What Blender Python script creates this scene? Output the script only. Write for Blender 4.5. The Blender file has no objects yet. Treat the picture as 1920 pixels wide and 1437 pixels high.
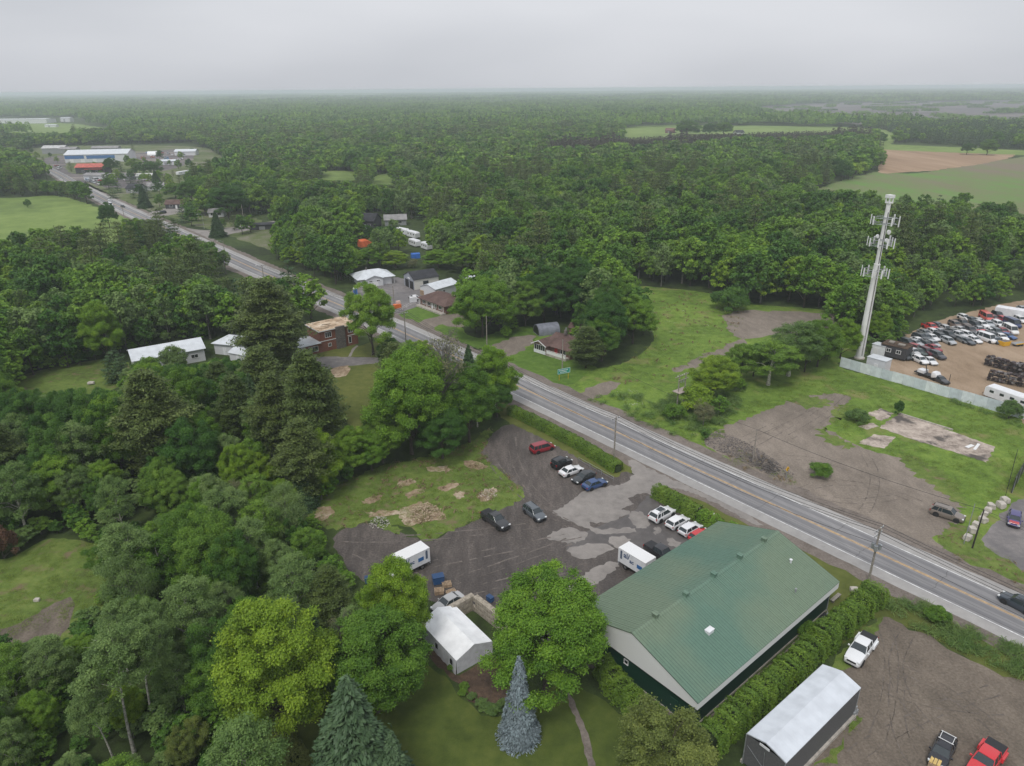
import bpy, bmesh, math, random
import numpy as np
from mathutils import Vector, Matrix
from mathutils.geometry import tessellate_polygon
PI = math.pi
S = bpy.context.scene
COL = S.collection
random.seed(7)
RNG = np.random.default_rng(11)

# ------------------------------------------------------------------ camera
F = 1332.0; CX, CY = 960.0, 718.5; H0 = 65.0
PITCH = math.radians(22.5); ROLL = math.radians(0.45)
_rt0 = np.array([1.0, 0, 0]); _up0 = np.array([0, math.sin(PITCH), math.cos(PITCH)])
FW = np.array([0, math.cos(PITCH), -math.sin(PITCH)])
RT = _rt0*math.cos(ROLL) - _up0*math.sin(ROLL)
UP = _up0*math.cos(ROLL) + _rt0*math.sin(ROLL)
cam = bpy.data.cameras.new("camera"); camo = bpy.data.objects.new("camera", cam); COL.objects.link(camo)
cam.sensor_width = 36.0; cam.lens = 36.0*F/1920.0; cam.clip_start = 0.5; cam.clip_end = 60000
camo.matrix_world = Matrix(((RT[0], UP[0], -FW[0], 0), (RT[1], UP[1], -FW[1], 0), (RT[2], UP[2], -FW[2], H0), (0, 0, 0, 1)))
S.camera = camo

# ------------------------------------------------------------------ light
SUN_EL, SUN_AZ = math.radians(57), math.radians(200)     # high behind thin cloud, over the camera's shoulder
w = bpy.data.worlds.new("World"); S.world = w; w.use_nodes = True
nt = w.node_tree; nt.nodes.clear()
def wn(t, **k):
    n = nt.nodes.new(t)
    for a, b in k.items(): setattr(n, a, b)
    return n
sky = wn('ShaderNodeTexSky', sky_type='NISHITA', sun_disc=False, sun_elevation=SUN_EL, sun_rotation=SUN_AZ)
sky.air_density = 1.0; sky.dust_density = 3.0
bw = wn('ShaderNodeHueSaturation'); bw.inputs['Saturation'].default_value = 0.12
tc = wn('ShaderNodeTexCoord'); mp = wn('ShaderNodeMapping'); mp.inputs['Scale'].default_value = (1.0, 1.0, 4.0)
ns = wn('ShaderNodeTexNoise'); ns.inputs['Scale'].default_value = 1.35; ns.inputs['Detail'].default_value = 4.0; ns.inputs['Roughness'].default_value = 0.42
rp = wn('ShaderNodeValToRGB')
rp.color_ramp.elements[0].position = 0.35; rp.color_ramp.elements[0].color = (5.0, 5.25, 5.72, 1)
rp.color_ramp.elements[1].position = 0.67; rp.color_ramp.elements[1].color = (6.9, 7.08, 7.5, 1)
mx = wn('ShaderNodeMix', data_type='RGBA'); mx.inputs[0].default_value = 0.85
bg = wn('ShaderNodeBackground'); bg.inputs['Strength'].default_value = 0.1
wo = wn('ShaderNodeOutputWorld')
L_ = nt.links.new
L_(sky.outputs[0], bw.inputs['Color']); L_(tc.outputs['Generated'], mp.inputs[0]); L_(mp.outputs[0], ns.inputs['Vector'])
L_(ns.outputs['Fac'], rp.inputs[0]); L_(bw.outputs[0], mx.inputs[6]); L_(rp.outputs[0], mx.inputs[7])
# an overcast sky is brighter overhead than at the horizon
sx = wn('ShaderNodeSeparateXYZ'); L_(tc.outputs['Generated'], sx.inputs[0])
mr_ = wn('ShaderNodeMapRange'); mr_.inputs['From Min'].default_value = 0.0; mr_.inputs['From Max'].default_value = 1.0; mr_.inputs['To Min'].default_value = 1.0; mr_.inputs['To Max'].default_value = 1.3
L_(sx.outputs[2], mr_.inputs[0]); vm = wn('ShaderNodeVectorMath', operation='SCALE'); L_(mx.outputs[2], vm.inputs[0]); L_(mr_.outputs[0], vm.inputs['Scale']); L_(vm.outputs[0], bg.inputs[0]); L_(bg.outputs[0], wo.inputs[0])
sl = bpy.data.lights.new("sun", 'SUN'); sl.energy = 1.5; sl.angle = math.radians(18); sl.color = (1.0, 0.965, 0.92)
so = bpy.data.objects.new("sun", sl); COL.objects.link(so)
sd = Vector((math.sin(SUN_AZ)*math.cos(SUN_EL), math.cos(SUN_AZ)*math.cos(SUN_EL), math.sin(SUN_EL)))
so.rotation_euler = sd.to_track_quat('Z', 'Y').to_euler(); so.location = (0, 0, 300)
S.view_settings.view_transform = 'Standard'; S.view_settings.look = 'None'; S.view_settings.gamma = 1.0
S.view_settings.exposure = 0.12
S.cycles.max_bounces = 6; S.cycles.diffuse_bounces = 3; S.cycles.glossy_bounces = 2; S.cycles.transmission_bounces = 3
S.cycles.transparent_max_bounces = 6; S.cycles.volume_bounces = 1; S.cycles.caustics_reflective = False; S.cycles.caustics_refractive = False

# ------------------------------------------------------------------ geometry helpers
def G(px, py, z=0.0):
    """the real ground point (height z) that the survey reading (px, py) of the photograph falls on"""
    d = FW + RT*(px-CX)/F - UP*(py-CY)/F
    t = (z-H0)/d[2]
    return Vector((d[0]*t, d[1]*t, z))
def proj(P):
    v = np.asarray(P, float) - np.array([0, 0, H0]); zz = v @ FW
    return CX + F*(v @ RT)/zz, CY - F*(v @ UP)/zz
def height_of(b, ty):
    g = G(*b); lo, hi = 0.0, 64.0
    for _ in range(40):
        m = (lo+hi)/2
        if proj((g.x, g.y, m))[1] > ty: lo = m
        else: hi = m
    return lo
def heading(px, py, vx, vy):
    d = G(px+vx*.2, py+vy*.2) - G(px-vx*.2, py-vy*.2)
    return math.atan2(d.y, d.x)
def in_poly(X, Y, poly):
    X = np.asarray(X, float); Y = np.asarray(Y, float); r = np.zeros(X.shape, bool); n = len(poly); j = n-1
    for i in range(n):
        xi, yi = poly[i]; xj, yj = poly[j]
        c = ((yi > Y) != (yj > Y)) & (X < (xj-xi)*(Y-yi)/((yj-yi) if yj != yi else 1e-9) + xi)
        r ^= c; j = i
    return r
def tag(o, label=None, cat=None, group=None, kind=None):
    if label: o['label'] = label
    if cat: o['category'] = cat
    if group: o['group'] = group
    if kind: o['kind'] = kind
    return o
def empty(name, loc, rz=0.0, label=None, cat=None, group=None):
    o = bpy.data.objects.new(name, None); COL.objects.link(o); o.location = loc; o.rotation_euler = (0, 0, rz)
    o.empty_display_size = 0.5
    return tag(o, label, cat, group)
def link(name, me, parent=None):
    o = bpy.data.objects.new(name, me); COL.objects.link(o)
    if parent is not None: o.parent = parent
    return o
def copy_tree(o, parent=None):
    c = o.copy(); COL.objects.link(c)
    if parent is not None: c.parent = parent
    for ch in list(o.children): copy_tree(ch, c)
    return c

class MB:
    def __init__(s): s.v = []; s.f = []; s.m = []
    def poly(s, pts, m=0):
        k = len(s.v); s.v += [tuple(p) for p in pts]; s.f.append(tuple(range(k, k+len(pts)))); s.m.append(m); return s
    def box(s, c, d, m=0, rz=0.0, taper=1.0):
        cx, cy, cz = c; dx, dy, dz = d[0]/2, d[1]/2, d[2]/2; k = len(s.v); ca, sa = math.cos(rz), math.sin(rz)
        for z, t in ((-dz, 1.0), (dz, taper)):
            for x, y in ((-dx, -dy), (dx, -dy), (dx, dy), (-dx, dy)):
                x *= t; y *= t
                s.v.append((cx+x*ca-y*sa, cy+x*sa+y*ca, cz+z))
        for q in ((0, 3, 2, 1), (4, 5, 6, 7), (0, 1, 5, 4), (1, 2, 6, 5), (2, 3, 7, 6), (3, 0, 4, 7)):
            s.f.append(tuple(k+i for i in q)); s.m.append(m)
        return s
    def prism(s, pts, z0, z1, m=0):
        n = len(pts); k = len(s.v)
        a = sum(pts[i][0]*pts[(i+1) % n][1]-pts[(i+1) % n][0]*pts[i][1] for i in range(n))
        if a < 0: pts = pts[::-1]
        s.v += [(p[0], p[1], z0) for p in pts] + [(p[0], p[1], z1) for p in pts]
        s.f.append(tuple(k+i for i in range(n))[::-1]); s.f.append(tuple(k+n+i for i in range(n))); s.m += [m, m]
        for i in range(n):
            j = (i+1) % n; s.f.append((k+i, k+j, k+n+j, k+n+i)); s.m.append(m)
        return s
    def extrude(s, prof, x0, x1, m=0, axis='x'):
        """profile in the (a,z) plane pushed along one axis"""
        n = len(prof); k = len(s.v)
        for x in (x0, x1):
            for a, z in prof: s.v.append((x, a, z) if axis == 'x' else (a, x, z))
        s.f.append(tuple(k+i for i in range(n))[::-1]); s.f.append(tuple(k+n+i for i in range(n))); s.m += [m, m]
        for i in range(n):
            j = (i+1) % n; s.f.append((k+i, k+j, k+n+j, k+n+i)); s.m.append(m)
        return s
    def tube(s, pts, r, n=6, m=0, cap=True):
        pts = [Vector(p) for p in pts]; r = r if hasattr(r, '__len__') else [r]*len(pts); k = len(s.v)
        for i, p in enumerate(pts):
            d = (pts[min(i+1, len(pts)-1)]-pts[max(i-1, 0)]).normalized()
            a = d.cross(Vector((0, 0, 1)) if abs(d.z) < .9 else Vector((1, 0, 0))).normalized(); b = d.cross(a)
            for j in range(n):
                t = 2*PI*j/n; q = p + (a*math.cos(t)+b*math.sin(t))*r[i]; s.v.append(tuple(q))
        for i in range(len(pts)-1):
            for j in range(n):
                s.f.append((k+i*n+j, k+i*n+(j+1) % n, k+(i+1)*n+(j+1) % n, k+(i+1)*n+j)); s.m.append(m)
        if cap:
            s.f.append(tuple(k+j for j in range(n))[::-1]); s.f.append(tuple(k+(len(pts)-1)*n+j for j in range(n))); s.m += [m, m]
        return s
    def loft(s, rings, m=0, cap=True):
        n = len(rings[0]); k = len(s.v)
        for r in rings: s.v += [tuple(p) for p in r]
        for i in range(len(rings)-1):
            for j in range(n):
                s.f.append((k+i*n+j, k+i*n+(j+1) % n, k+(i+1)*n+(j+1) % n, k+(i+1)*n+j)); s.m.append(m)
        if cap:
            s.f.append(tuple(k+j for j in range(n))[::-1]); s.f.append(tuple(k+(len(rings)-1)*n+j for j in range(n))); s.m += [m, m]
        return s
    def cyl(s, c, r, h, axis='z', n=14, m=0):
        d = {'x': Vector((h/2, 0, 0)), 'y': Vector((0, h/2, 0)), 'z': Vector((0, 0, h/2))}[axis]; c = Vector(c)
        return s.tube([c-d, c+d], r, n, m)
    def mesh(s, name, mats, sharp=None, fix=True):
        me = bpy.data.meshes.new(name); me.from_pydata(s.v, [], s.f)
        for m in (mats if isinstance(mats, (list, tuple)) else [mats]): me.materials.append(m)
        me.polygons.foreach_set('material_index', s.m)
        if fix:
            b = bmesh.new(); b.from_mesh(me); bmesh.ops.recalc_face_normals(b, faces=b.faces); b.to_mesh(me); b.free()
        if sharp is not None:
            me.polygons.foreach_set('use_smooth', [True]*len(me.polygons)); me.set_sharp_from_angle(angle=math.radians(sharp))
        me.update(); return me
    def build(s, name, mats, parent=None, sharp=None, fix=True):
        return link(name, s.mesh(name, mats, sharp, fix), parent)

# ------------------------------------------------------------------ materials
def mat(name):
    m = bpy.data.materials.new(name); m.use_nodes = True
    m.node_tree.nodes.clear(); return m, m.node_tree
def N(t, typ, **k):
    n = t.nodes.new(typ)
    for a, b in k.items(): setattr(n, a, b)
    return n
def plain(name, c, rough=.5, metal=0.0, spec=.5, noise=None, var=.12, coat=0.0, dirt=None):
    m, t = mat(name); o = N(t, 'ShaderNodeOutputMaterial'); p = N(t, 'ShaderNodeBsdfPrincipled')
    p.inputs['Base Color'].default_value = (*c, 1); p.inputs['Roughness'].default_value = rough; p.inputs['Metallic'].default_value = metal
    p.inputs['Specular IOR Level'].default_value = spec; p.inputs['Coat Weight'].default_value = coat
    if noise:
        tc = N(t, 'ShaderNodeTexCoord'); n = N(t, 'ShaderNodeTexNoise'); n.inputs['Scale'].default_value = noise; n.inputs['Detail'].default_value = 6
        r = N(t, 'ShaderNodeValToRGB'); e = r.color_ramp.elements
        d = dirt or tuple(x*(1-2*var) for x in c)
        e[0].position = .3; e[0].color = (*d, 1); e[1].position = .62; e[1].color = (*tuple(min(1, x*(1+var)) for x in c), 1)
        t.links.new(tc.outputs['Object'], n.inputs['Vector']); t.links.new(n.outputs['Fac'], r.inputs[0]); t.links.new(r.outputs[0], p.inputs['Base Color'])
    t.links.new(p.outputs[0], o.inputs[0]); return m
def ground_mat(name, cols, big=.05, mid=.6, fine=6.0, rough=.95, bump=.25, rough_wet=None, streak=None, spots=None, tracks=0.0, wts=(.42, .36, .22)):
    """cols: dark, main, light; three octaves of blotches in world metres"""
    m, t = mat(name); o = N(t, 'ShaderNodeOutputMaterial'); p = N(t, 'ShaderNodeBsdfPrincipled'); l = t.links.new
    tc = N(t, 'ShaderNodeTexCoord'); vec = tc.outputs['Object']
    if streak:
        mp = N(t, 'ShaderNodeMapping'); mp.inputs['Rotation'].default_value = (0, 0, streak[0]); mp.inputs['Scale'].default_value = (1, streak[1], 1)
        l(vec, mp.inputs[0]); svec = mp.outputs[0]
    else: svec = vec
    def nz(sc, v, det=4, ro=.55, dist=0.0):
        n = N(t, 'ShaderNodeTexNoise'); n.inputs['Scale'].default_value = sc; n.inputs['Detail'].default_value = det; n.inputs['Roughness'].default_value = ro
        n.inputs['Distortion'].default_value = dist
        l(v, n.inputs['Vector']); return n.outputs['Fac']
    a = nz(big, svec, 5, .6, .4); b = nz(mid, svec, 5, .65); c = nz(fine, vec, 3, .7)
    def mth(op, x, y):
        n = N(t, 'ShaderNodeMath', operation=op)
        for i, q in enumerate((x, y)):
            if isinstance(q, (int, float)): n.inputs[i].default_value = q
            else: l(q, n.inputs[i])
        return n.outputs[0]
    s = mth('ADD', mth('ADD', mth('MULTIPLY', a, wts[0]), mth('MULTIPLY', b, wts[1])), mth('MULTIPLY', c, wts[2]))
    if tracks:                                                    # tyre marks left by turning vehicles
        wv = N(t, 'ShaderNodeTexWave', wave_type='RINGS', rings_direction='Z'); wv.inputs['Scale'].default_value = .16; wv.inputs['Distortion'].default_value = 9; wv.inputs['Detail'].default_value = 3; wv.inputs['Detail Scale'].default_value = .35
        l(vec, wv.inputs['Vector']); s = mth('ADD', s, mth('MULTIPLY', mth('SUBTRACT', wv.outputs['Fac'], .5), tracks))
    r = N(t, 'ShaderNodeValToRGB'); e = r.color_ramp.elements
    e[0].position = .40; e[0].color = (*cols[0], 1); e[1].position = .60; e[1].color = (*cols[2], 1)
    k = e.new(.5); k.color = (*cols[1], 1)
    l(s, r.inputs[0]); col = r.outputs[0]
    if spots:
        sc, lo, hi, sc2 = spots
        n = nz(sc2, vec, 5, .6, .3); rr = N(t, 'ShaderNodeValToRGB'); rr.color_ramp.elements[0].position = lo; rr.color_ramp.elements[1].position = hi
        l(n, rr.inputs[0]); mxx = N(t, 'ShaderNodeMix', data_type='RGBA'); l(rr.outputs[0], mxx.inputs[0]); l(col, mxx.inputs[6]); mxx.inputs[7].default_value = (*sc, 1); col = mxx.outputs[2]
    l(col, p.inputs['Base Color']); p.inputs['Roughness'].default_value = rough; p.inputs['Specular IOR Level'].default_value = .25
    if rough_wet is not None:
        rr = N(t, 'ShaderNodeMapRange'); rr.inputs['From Min'].default_value = .42; rr.inputs['From Max'].default_value = .55
        rr.inputs['To Min'].default_value = rough_wet; rr.inputs['To Max'].default_value = rough; l(a, rr.inputs[0]); l(rr.outputs[0], p.inputs['Roughness'])
    bm = N(t, 'ShaderNodeBump'); bm.inputs['Strength'].default_value = bump; bm.inputs['Distance'].default_value = .15
    l(mth('ADD', c, b), bm.inputs['Height']); l(bm.outputs[0], p.inputs['Normal'])
    l(p.outputs[0], o.inputs[0]); return m
def leaf_mat(name, ca, cb, trans=.27, rough=.55):
    m, t = mat(name); o = N(t, 'ShaderNodeOutputMaterial'); p = N(t, 'ShaderNodeBsdfPrincipled'); l = t.links.new
    oi = N(t, 'ShaderNodeObjectInfo'); mx = N(t, 'ShaderNodeMix', data_type='RGBA'); mx.inputs[6].default_value = (*ca, 1); mx.inputs[7].default_value = (*cb, 1)
    l(oi.outputs['Random'], mx.inputs[0])
    at = N(t, 'ShaderNodeAttribute', attribute_name='tint'); hs = N(t, 'ShaderNodeHueSaturation'); l(mx.outputs[2], hs.inputs['Color']); l(at.outputs['Fac'], hs.inputs['Value'])
    mr = N(t, 'ShaderNodeMapRange'); mr.inputs['From Min'].default_value = .6; mr.inputs['From Max'].default_value = 1.4; mr.inputs['To Min'].default_value = .515; mr.inputs['To Max'].default_value = .485
    l(at.outputs['Fac'], mr.inputs[0]); l(mr.outputs[0], hs.inputs['Hue'])
    l(hs.outputs[0], p.inputs['Base Color']); p.inputs['Roughness'].default_value = rough; p.inputs['Specular IOR Level'].default_value = .3
    tr = N(t, 'ShaderNodeBsdfTranslucent'); l(hs.outputs[0], tr.inputs[0]); ms = N(t, 'ShaderNodeMixShader'); ms.inputs[0].default_value = trans
    l(p.outputs[0], ms.inputs[1]); l(tr.outputs[0], ms.inputs[2]); l(ms.outputs[0], o.inputs[0]); return m
def wall_mat(name, c1, c2, bw_, bh, mortar=None, msize=.02, rough=.8, vertical=False):
    """brick or siding pattern kept inside the material"""
    m, t = mat(name); o = N(t, 'ShaderNodeOutputMaterial'); p = N(t, 'ShaderNodeBsdfPrincipled'); l = t.links.new
    tc = N(t, 'ShaderNodeTexCoord'); sp = N(t, 'ShaderNodeSeparateXYZ'); l(tc.outputs['Object'], sp.inputs[0])
    ad = N(t, 'ShaderNodeMath', operation='ADD'); l(sp.outputs[0], ad.inputs[0]); l(sp.outputs[1], ad.inputs[1])
    cb = N(t, 'ShaderNodeCombineXYZ'); l(ad.outputs[0], cb.inputs[0]); l(sp.outputs[2], cb.inputs[1])
    b = N(t, 'ShaderNodeTexBrick'); b.inputs['Scale'].default_value = 1.0; b.inputs['Color1'].default_value = (*c1, 1); b.inputs['Color2'].default_value = (*c2, 1)
    b.inputs['Mortar'].default_value = (*(mortar or tuple(x*.6 for x in c1)), 1); b.inputs['Mortar Size'].default_value = msize
    b.inputs['Brick Width'].default_value = bw_; b.inputs['Row Height'].default_value = bh; b.inputs['Bias'].default_value = 0.0
    l(cb.outputs[0], b.inputs['Vector']); l(b.outputs['Color'], p.inputs['Base Color']); p.inputs['Roughness'].default_value = rough
    l(p.outputs[0], o.inputs[0]); return m
_pc = {}
def paint(c):
    """car paint"""
    k = tuple(c)
    if k not in _pc: _pc[k] = plain('car_paint', c, .32, 0.0, .5, coat=.6)
    return _pc[k]
M = {}
M['glass'] = plain('window_glass', (.025, .03, .035), .06, 0, .8)
M['carglass'] = plain('car_glass', (.03, .04, .045), .08, 0, .7)
M['tyre'] = plain('tyre_rubber', (.02, .02, .02), .85)
M['rim'] = plain('wheel_rim', (.35, .35, .36), .35, .8)
M['black'] = plain('black_plastic', (.018, .018, .02), .5)
M['lamp'] = plain('headlamp_glass', (.7, .72, .72), .12)
M['red_lamp'] = plain('tail_lamp', (.35, .012, .012), .2)
M['white'] = plain('white_paint', (.74, .75, .77), .5, noise=1.2, var=.05)
M['trim'] = plain('white_trim', (.76, .76, .76), .5)
M['steel'] = plain('galvanised_steel', (.42, .44, .46), .45, .6, noise=3, var=.1)
M['grey'] = plain('grey_paint', (.28, .29, .3), .6, noise=2)
M['wood'] = plain('weathered_pole_wood', (.27, .245, .21), .9, noise=4, var=.2)
M['darkwood'] = plain('dark_pole_wood', (.03, .026, .024), .9)
M['pallet'] = plain('pallet_wood', (.36, .26, .17), .85, noise=5, var=.2)
M['bark'] = plain('bark', (.075, .06, .048), .95, noise=6, var=.25)
M['greybark'] = plain('grey_bark', (.16, .15, .13), .95, noise=5, var=.25)
M['birch'] = plain('pale_aspen_bark', (.48, .46, .40), .85, noise=3.5, var=.1, dirt=(.14, .13, .11))
M['wire'] = plain('cable', (.02, .02, .02), .6)
M['concrete'] = plain('concrete', (.42, .385, .34), .9, noise=1.5, var=.14)
M['blue'] = plain('blue_plastic', (.03, .09, .22), .5)
M['orange'] = plain('orange_plastic', (.65, .16, .04), .5)
M['yellow'] = plain('yellow_paint', (.75, .42, .02), .5)
M['red'] = plain('red_paint', (.5, .03, .03), .5)
# ------------------------------------------------------------------ ground sheets
def wpoly(px, z=0.0): return [G(x, y, z) for x, y in px]
def smooth_loop(P, n=6):
    out = []; k = len(P)
    for i in range(k):
        a, b, c, d = (P[(i+j-1) % k] for j in range(4))
        for s in range(n):
            t = s/n
            out.append(0.5*((2*b)+(c-a)*t+(2*a-5*b+4*c-d)*t*t+(3*b-a-3*c+d)*t*t*t))
    return out
def jitter_loop(P, amp, step, rng):
    out = []; k = len(P)
    for i in range(k):
        a, b = P[i], P[(i+1) % k]; L = (b-a).length; m = max(1, min(400, int(L/step)))
        nrm = Vector((-(b-a).y, (b-a).x, 0)).normalized() if L > 1e-6 else Vector((0, 0, 0))
        for j in range(m):
            out.append(a.lerp(b, j/m) + nrm*float(rng.normal(0, amp)))
    return out
def sheet(name, loops, m, z, kind='structure', smooth=True, amp=.16, step=.7, label=None, cat=None):
    """one flat ground sheet made of ragged-edged outlines; loops are photo readings of the outline on the ground"""
    rng = np.random.default_rng(len(loops)*17+int(z*1e4))
    me = bpy.data.meshes.new(name); V = []; Fc = []
    for li, lp in enumerate(loops):
        P = [Vector((p.x, p.y, 0)) for p in wpoly(lp)]
        dist = sum(p.y for p in P)/len(P); sc = max(1.0, dist/110)
        if smooth: P = smooth_loop(P, 6)
        P = jitter_loop(P, amp*sc, step*sc, rng)
        k = len(V); V += [(p.x, p.y, z+li*.0006) for p in P]
        for tri in tessellate_polygon([P]): Fc.append(tuple(k+i for i in tri))
    me.from_pydata(V, [], Fc); me.materials.append(m)
    b = bmesh.new(); b.from_mesh(me)
    for f in b.faces:
        if f.normal.z < 0: f.normal_flip()
    b.to_mesh(me); b.free()
    return tag(link(name, me), label, cat, None, kind)

M['forest_floor'] = ground_mat('forest_floor', ((0.022, 0.031, 0.010), (0.042, 0.066, 0.017), (0.072, 0.102, 0.026)), .03, .4, 4)
M['grass'] = ground_mat('meadow_grass', ((.07, .115, .018), (.125, .205, .03), (.20, .28, .05)), .06, .5, 2.6, bump=.5, spots=((.215, .205, .075), .55, .70, .13), wts=(.36, .36, .28))
M['rough_grass'] = ground_mat('rough_grass', ((.075, .095, .024), (.115, .175, .032), (.18, .225, .055)), .09, .9, 7, bump=.6, spots=((.19, .145, .085), .56, .70, .35))
M['lawn'] = ground_mat('mown_lawn', ((0.078, 0.098, 0.021), (0.111, 0.130, 0.029), (0.150, 0.163, 0.042)), .05, .5, 9, bump=.3)
M['lawn_green'] = ground_mat('front_lawn', ((0.058, 0.111, 0.016), (0.091, 0.163, 0.023), (0.130, 0.208, 0.036)), .06, .6, 9, bump=.3)
M['olive_lawn'] = ground_mat('garden_lawn', ((.052, .076, .014), (.078, .108, .02), (.115, .14, .03)), .06, .5, 9, bump=.3)  # darker olive green than the mown lawn
M['dark_gravel'] = ground_mat('dark_wet_gravel', ((.06, .051, .047), (.095, .081, .073), (.165, .14, .125)), .09, .8, 3.2, rough=.8, rough_wet=.5, bump=.3, streak=(math.radians(-40), .25), tracks=0, wts=(0.36, 0.3, 0.34))
M['gravel'] = ground_mat('pale_gravel', ((.15, .126, .104), (.212, .178, .147), (.29, .245, .203)), .05, .5, 3.2, bump=.25, streak=(math.radians(50), .5), tracks=0, wts=(0.34, 0.3, 0.36))
M['brown_gravel'] = ground_mat('brown_gravel', ((.105, .087, .069), (.16, .132, .105), (.225, .187, .15)), .07, .5, 3.2, bump=.25, streak=(math.radians(50), .45), tracks=0, wts=(0.34, 0.3, 0.36))
M['dirt'] = ground_mat('yard_dirt', ((.22, .155, .10), (.32, .235, .16), (.40, .30, .215)), .05, .35, 3.2, bump=.3, streak=(math.radians(20), .4), tracks=0, wts=(0.34, 0.32, 0.34))
M['tan_soil'] = ground_mat('tan_soil', ((.21, .15, .095), (.34, .25, .165), (.55, .46, .35)), .2, 1.3, 9, bump=.7)
M['asphalt'] = ground_mat('old_asphalt', ((.215, .21, .215), (.25, .245, .248), (.29, .284, .284)), .05, .5, 14, rough=.85, bump=.08, streak=(math.radians(-129.2), .06))
M['track'] = ground_mat('worn_wheel_track', ((.17, .168, .174), (.195, .192, .198), (.225, .221, .225)), .05, .5, 14, rough=.8, bump=.06, streak=(math.radians(-129.2), .06))
M['shoulder'] = ground_mat('pale_shoulder', ((.29, .278, .268), (.345, .332, .32), (.40, .385, .37)), .06, .6, 12, rough=.9, bump=.08)
M['apron'] = ground_mat('dry_asphalt', ((.20, .183, .17), (.262, .24, .222), (.31, .285, .262)), .1, .7, 10, rough=.9, bump=.1)
M['wet_asphalt'] = ground_mat('wet_asphalt', ((.085, .077, .074), (.11, .10, .096), (.14, .128, .12)), .2, .9, 8, rough=.55, rough_wet=.3, bump=.06)
M['drive'] = ground_mat('driveway_asphalt', ((.14, .132, .135), (.18, .168, .165), (.27, .245, .235)), .1, .6, 9, rough=.85, bump=.1)
M['verge'] = ground_mat('gravel_verge', ((.12, .10, .085), (.175, .148, .128), (.235, .2, .175)), .1, .9, 3.2, bump=.25, tracks=0, wts=(0.34, 0.3, 0.36))
M['line'] = plain('road_paint_white', (.68, .68, .67), .7, noise=1.6, var=.16)
M['yline'] = plain('road_paint_yellow', (.58, .36, .13), .7, noise=1.6, var=.2)
M['crack'] = plain('sealed_crack', (.055, .053, .053), .7)
M['slab'] = ground_mat('old_slab_concrete', ((.2, .165, .14), (.40, .335, .285), (.58, .50, .43)), .22, .6, 2.5, bump=.15, spots=((.10, .088, .08), .52, .60, .14))
M['bed'] = ground_mat('mulch_bed', ((.05, .035, .026), (.085, .058, .042), (.14, .092, .06)), .3, 1.5, 9, bump=.6)
M['brown_field'] = ground_mat('ploughed_field', ((.26, .17, .105), (.33, .22, .14), (.41, .285, .19)), .012, .09, 1.2, streak=(.5, .12))
M['crop_field'] = ground_mat('crop_field', ((.20, .16, .115), (.165, .19, .08), (.12, .25, .045)), .009, .035, .4, streak=(.45, .35))
M['far_grass'] = ground_mat('far_grass', ((0.110, 0.165, 0.039), (0.165, 0.237, 0.055), (0.220, 0.286, 0.083)), .012, .09, 1.2)
M['village'] = ground_mat('village_plots', ((.07, .10, .03), (.11, .14, .045), (.21, .19, .15)), .02, .12, 1.0)
M['quarry'] = ground_mat('quarry_ground', ((.09, .08, .082), (.13, .115, .118), (.27, .235, .21)), .004, .02, .3, streak=(0, 4.0))

tag(MB().poly([(-22000, -300, -.004), (22000, -300, -.004), (22000, 17000, -.004), (-22000, 17000, -.004)]).build('ground', M['forest_floor']), kind='structure')

# road: a straight two-lane highway; points read off its centre
A0 = Vector((67.2, 74.4, 0)); RD = Vector((-573.1, 703.1, 0)).normalized(); RN = Vector((-RD.y, RD.x, 0))
cl = [A0-RD*150+RN*.4, A0-RD*60+RN*.4, A0+RN*.4, A0+RD*60+RN*.35] + [G(*p) for p in ((735, 614), (474, 503), (238, 394.5), (200, 376.5), (150, 350.5), (113, 328), (83, 313), (50, 300), (5, 283), (-60, 264), (-160, 243))]
def resample(P, step):
    out = []
    for i in range(len(P)-1):
        a, b, c, d = P[max(i-1, 0)], P[i], P[i+1], P[min(i+2, len(P)-1)]; m = max(2, int((c-b).length/step))
        for s in range(m):
            t = s/m; out.append(b.lerp(c, t))
    out.append(P[-1]); return out
ROADC = resample(cl, 6.0)
def ribbon(name, off, w_, m, z, jit=0.0, P=None, s0=None, s1=None, dash=None, join=None):
    P = P or ROADC; rng = np.random.default_rng(int(abs(off)*1000)+3); V = []; Fc = []
    for i, p in enumerate(P):
        d = (P[min(i+1, len(P)-1)]-P[max(i-1, 0)]).normalized(); n = Vector((-d.y, d.x, 0))
        j1, j2 = (rng.normal(0, jit, 2) if jit else (0, 0))
        a = p+n*(off-w_/2+j1); b = p+n*(off+w_/2+j2); V += [(a.x, a.y, z), (b.x, b.y, z)]
    for i in range(len(P)-1): Fc.append((2*i, 2*i+1, 2*i+3, 2*i+2))
    if join is not None: join.append((V, Fc)); return
    me = bpy.data.meshes.new(name); me.from_pydata(V, [], Fc); me.materials.append(m)
    b = bmesh.new(); b.from_mesh(me); bmesh.ops.recalc_face_normals(b, faces=b.faces)
    if sum(f.normal.z for f in b.faces) < 0: bmesh.ops.reverse_faces(b, faces=b.faces)
    b.to_mesh(me); b.free()
    return tag(link(name, me), kind='structure')
FINE = resample(cl, 2.2)
ribbon('roadside_gravel', 0, 16.5, M['verge'], .020, .35, FINE)
ribbon('paved_shoulder', 0, 11.6, M['shoulder'], .028, .06, FINE)
ribbon('road', 0, 7.55, M['asphalt'], .036, .0)
tr = []
for off in (-2.7, -.95, .95, 2.7): ribbon('', off, .75, M['track'], .041, .09, None, join=tr)
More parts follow.
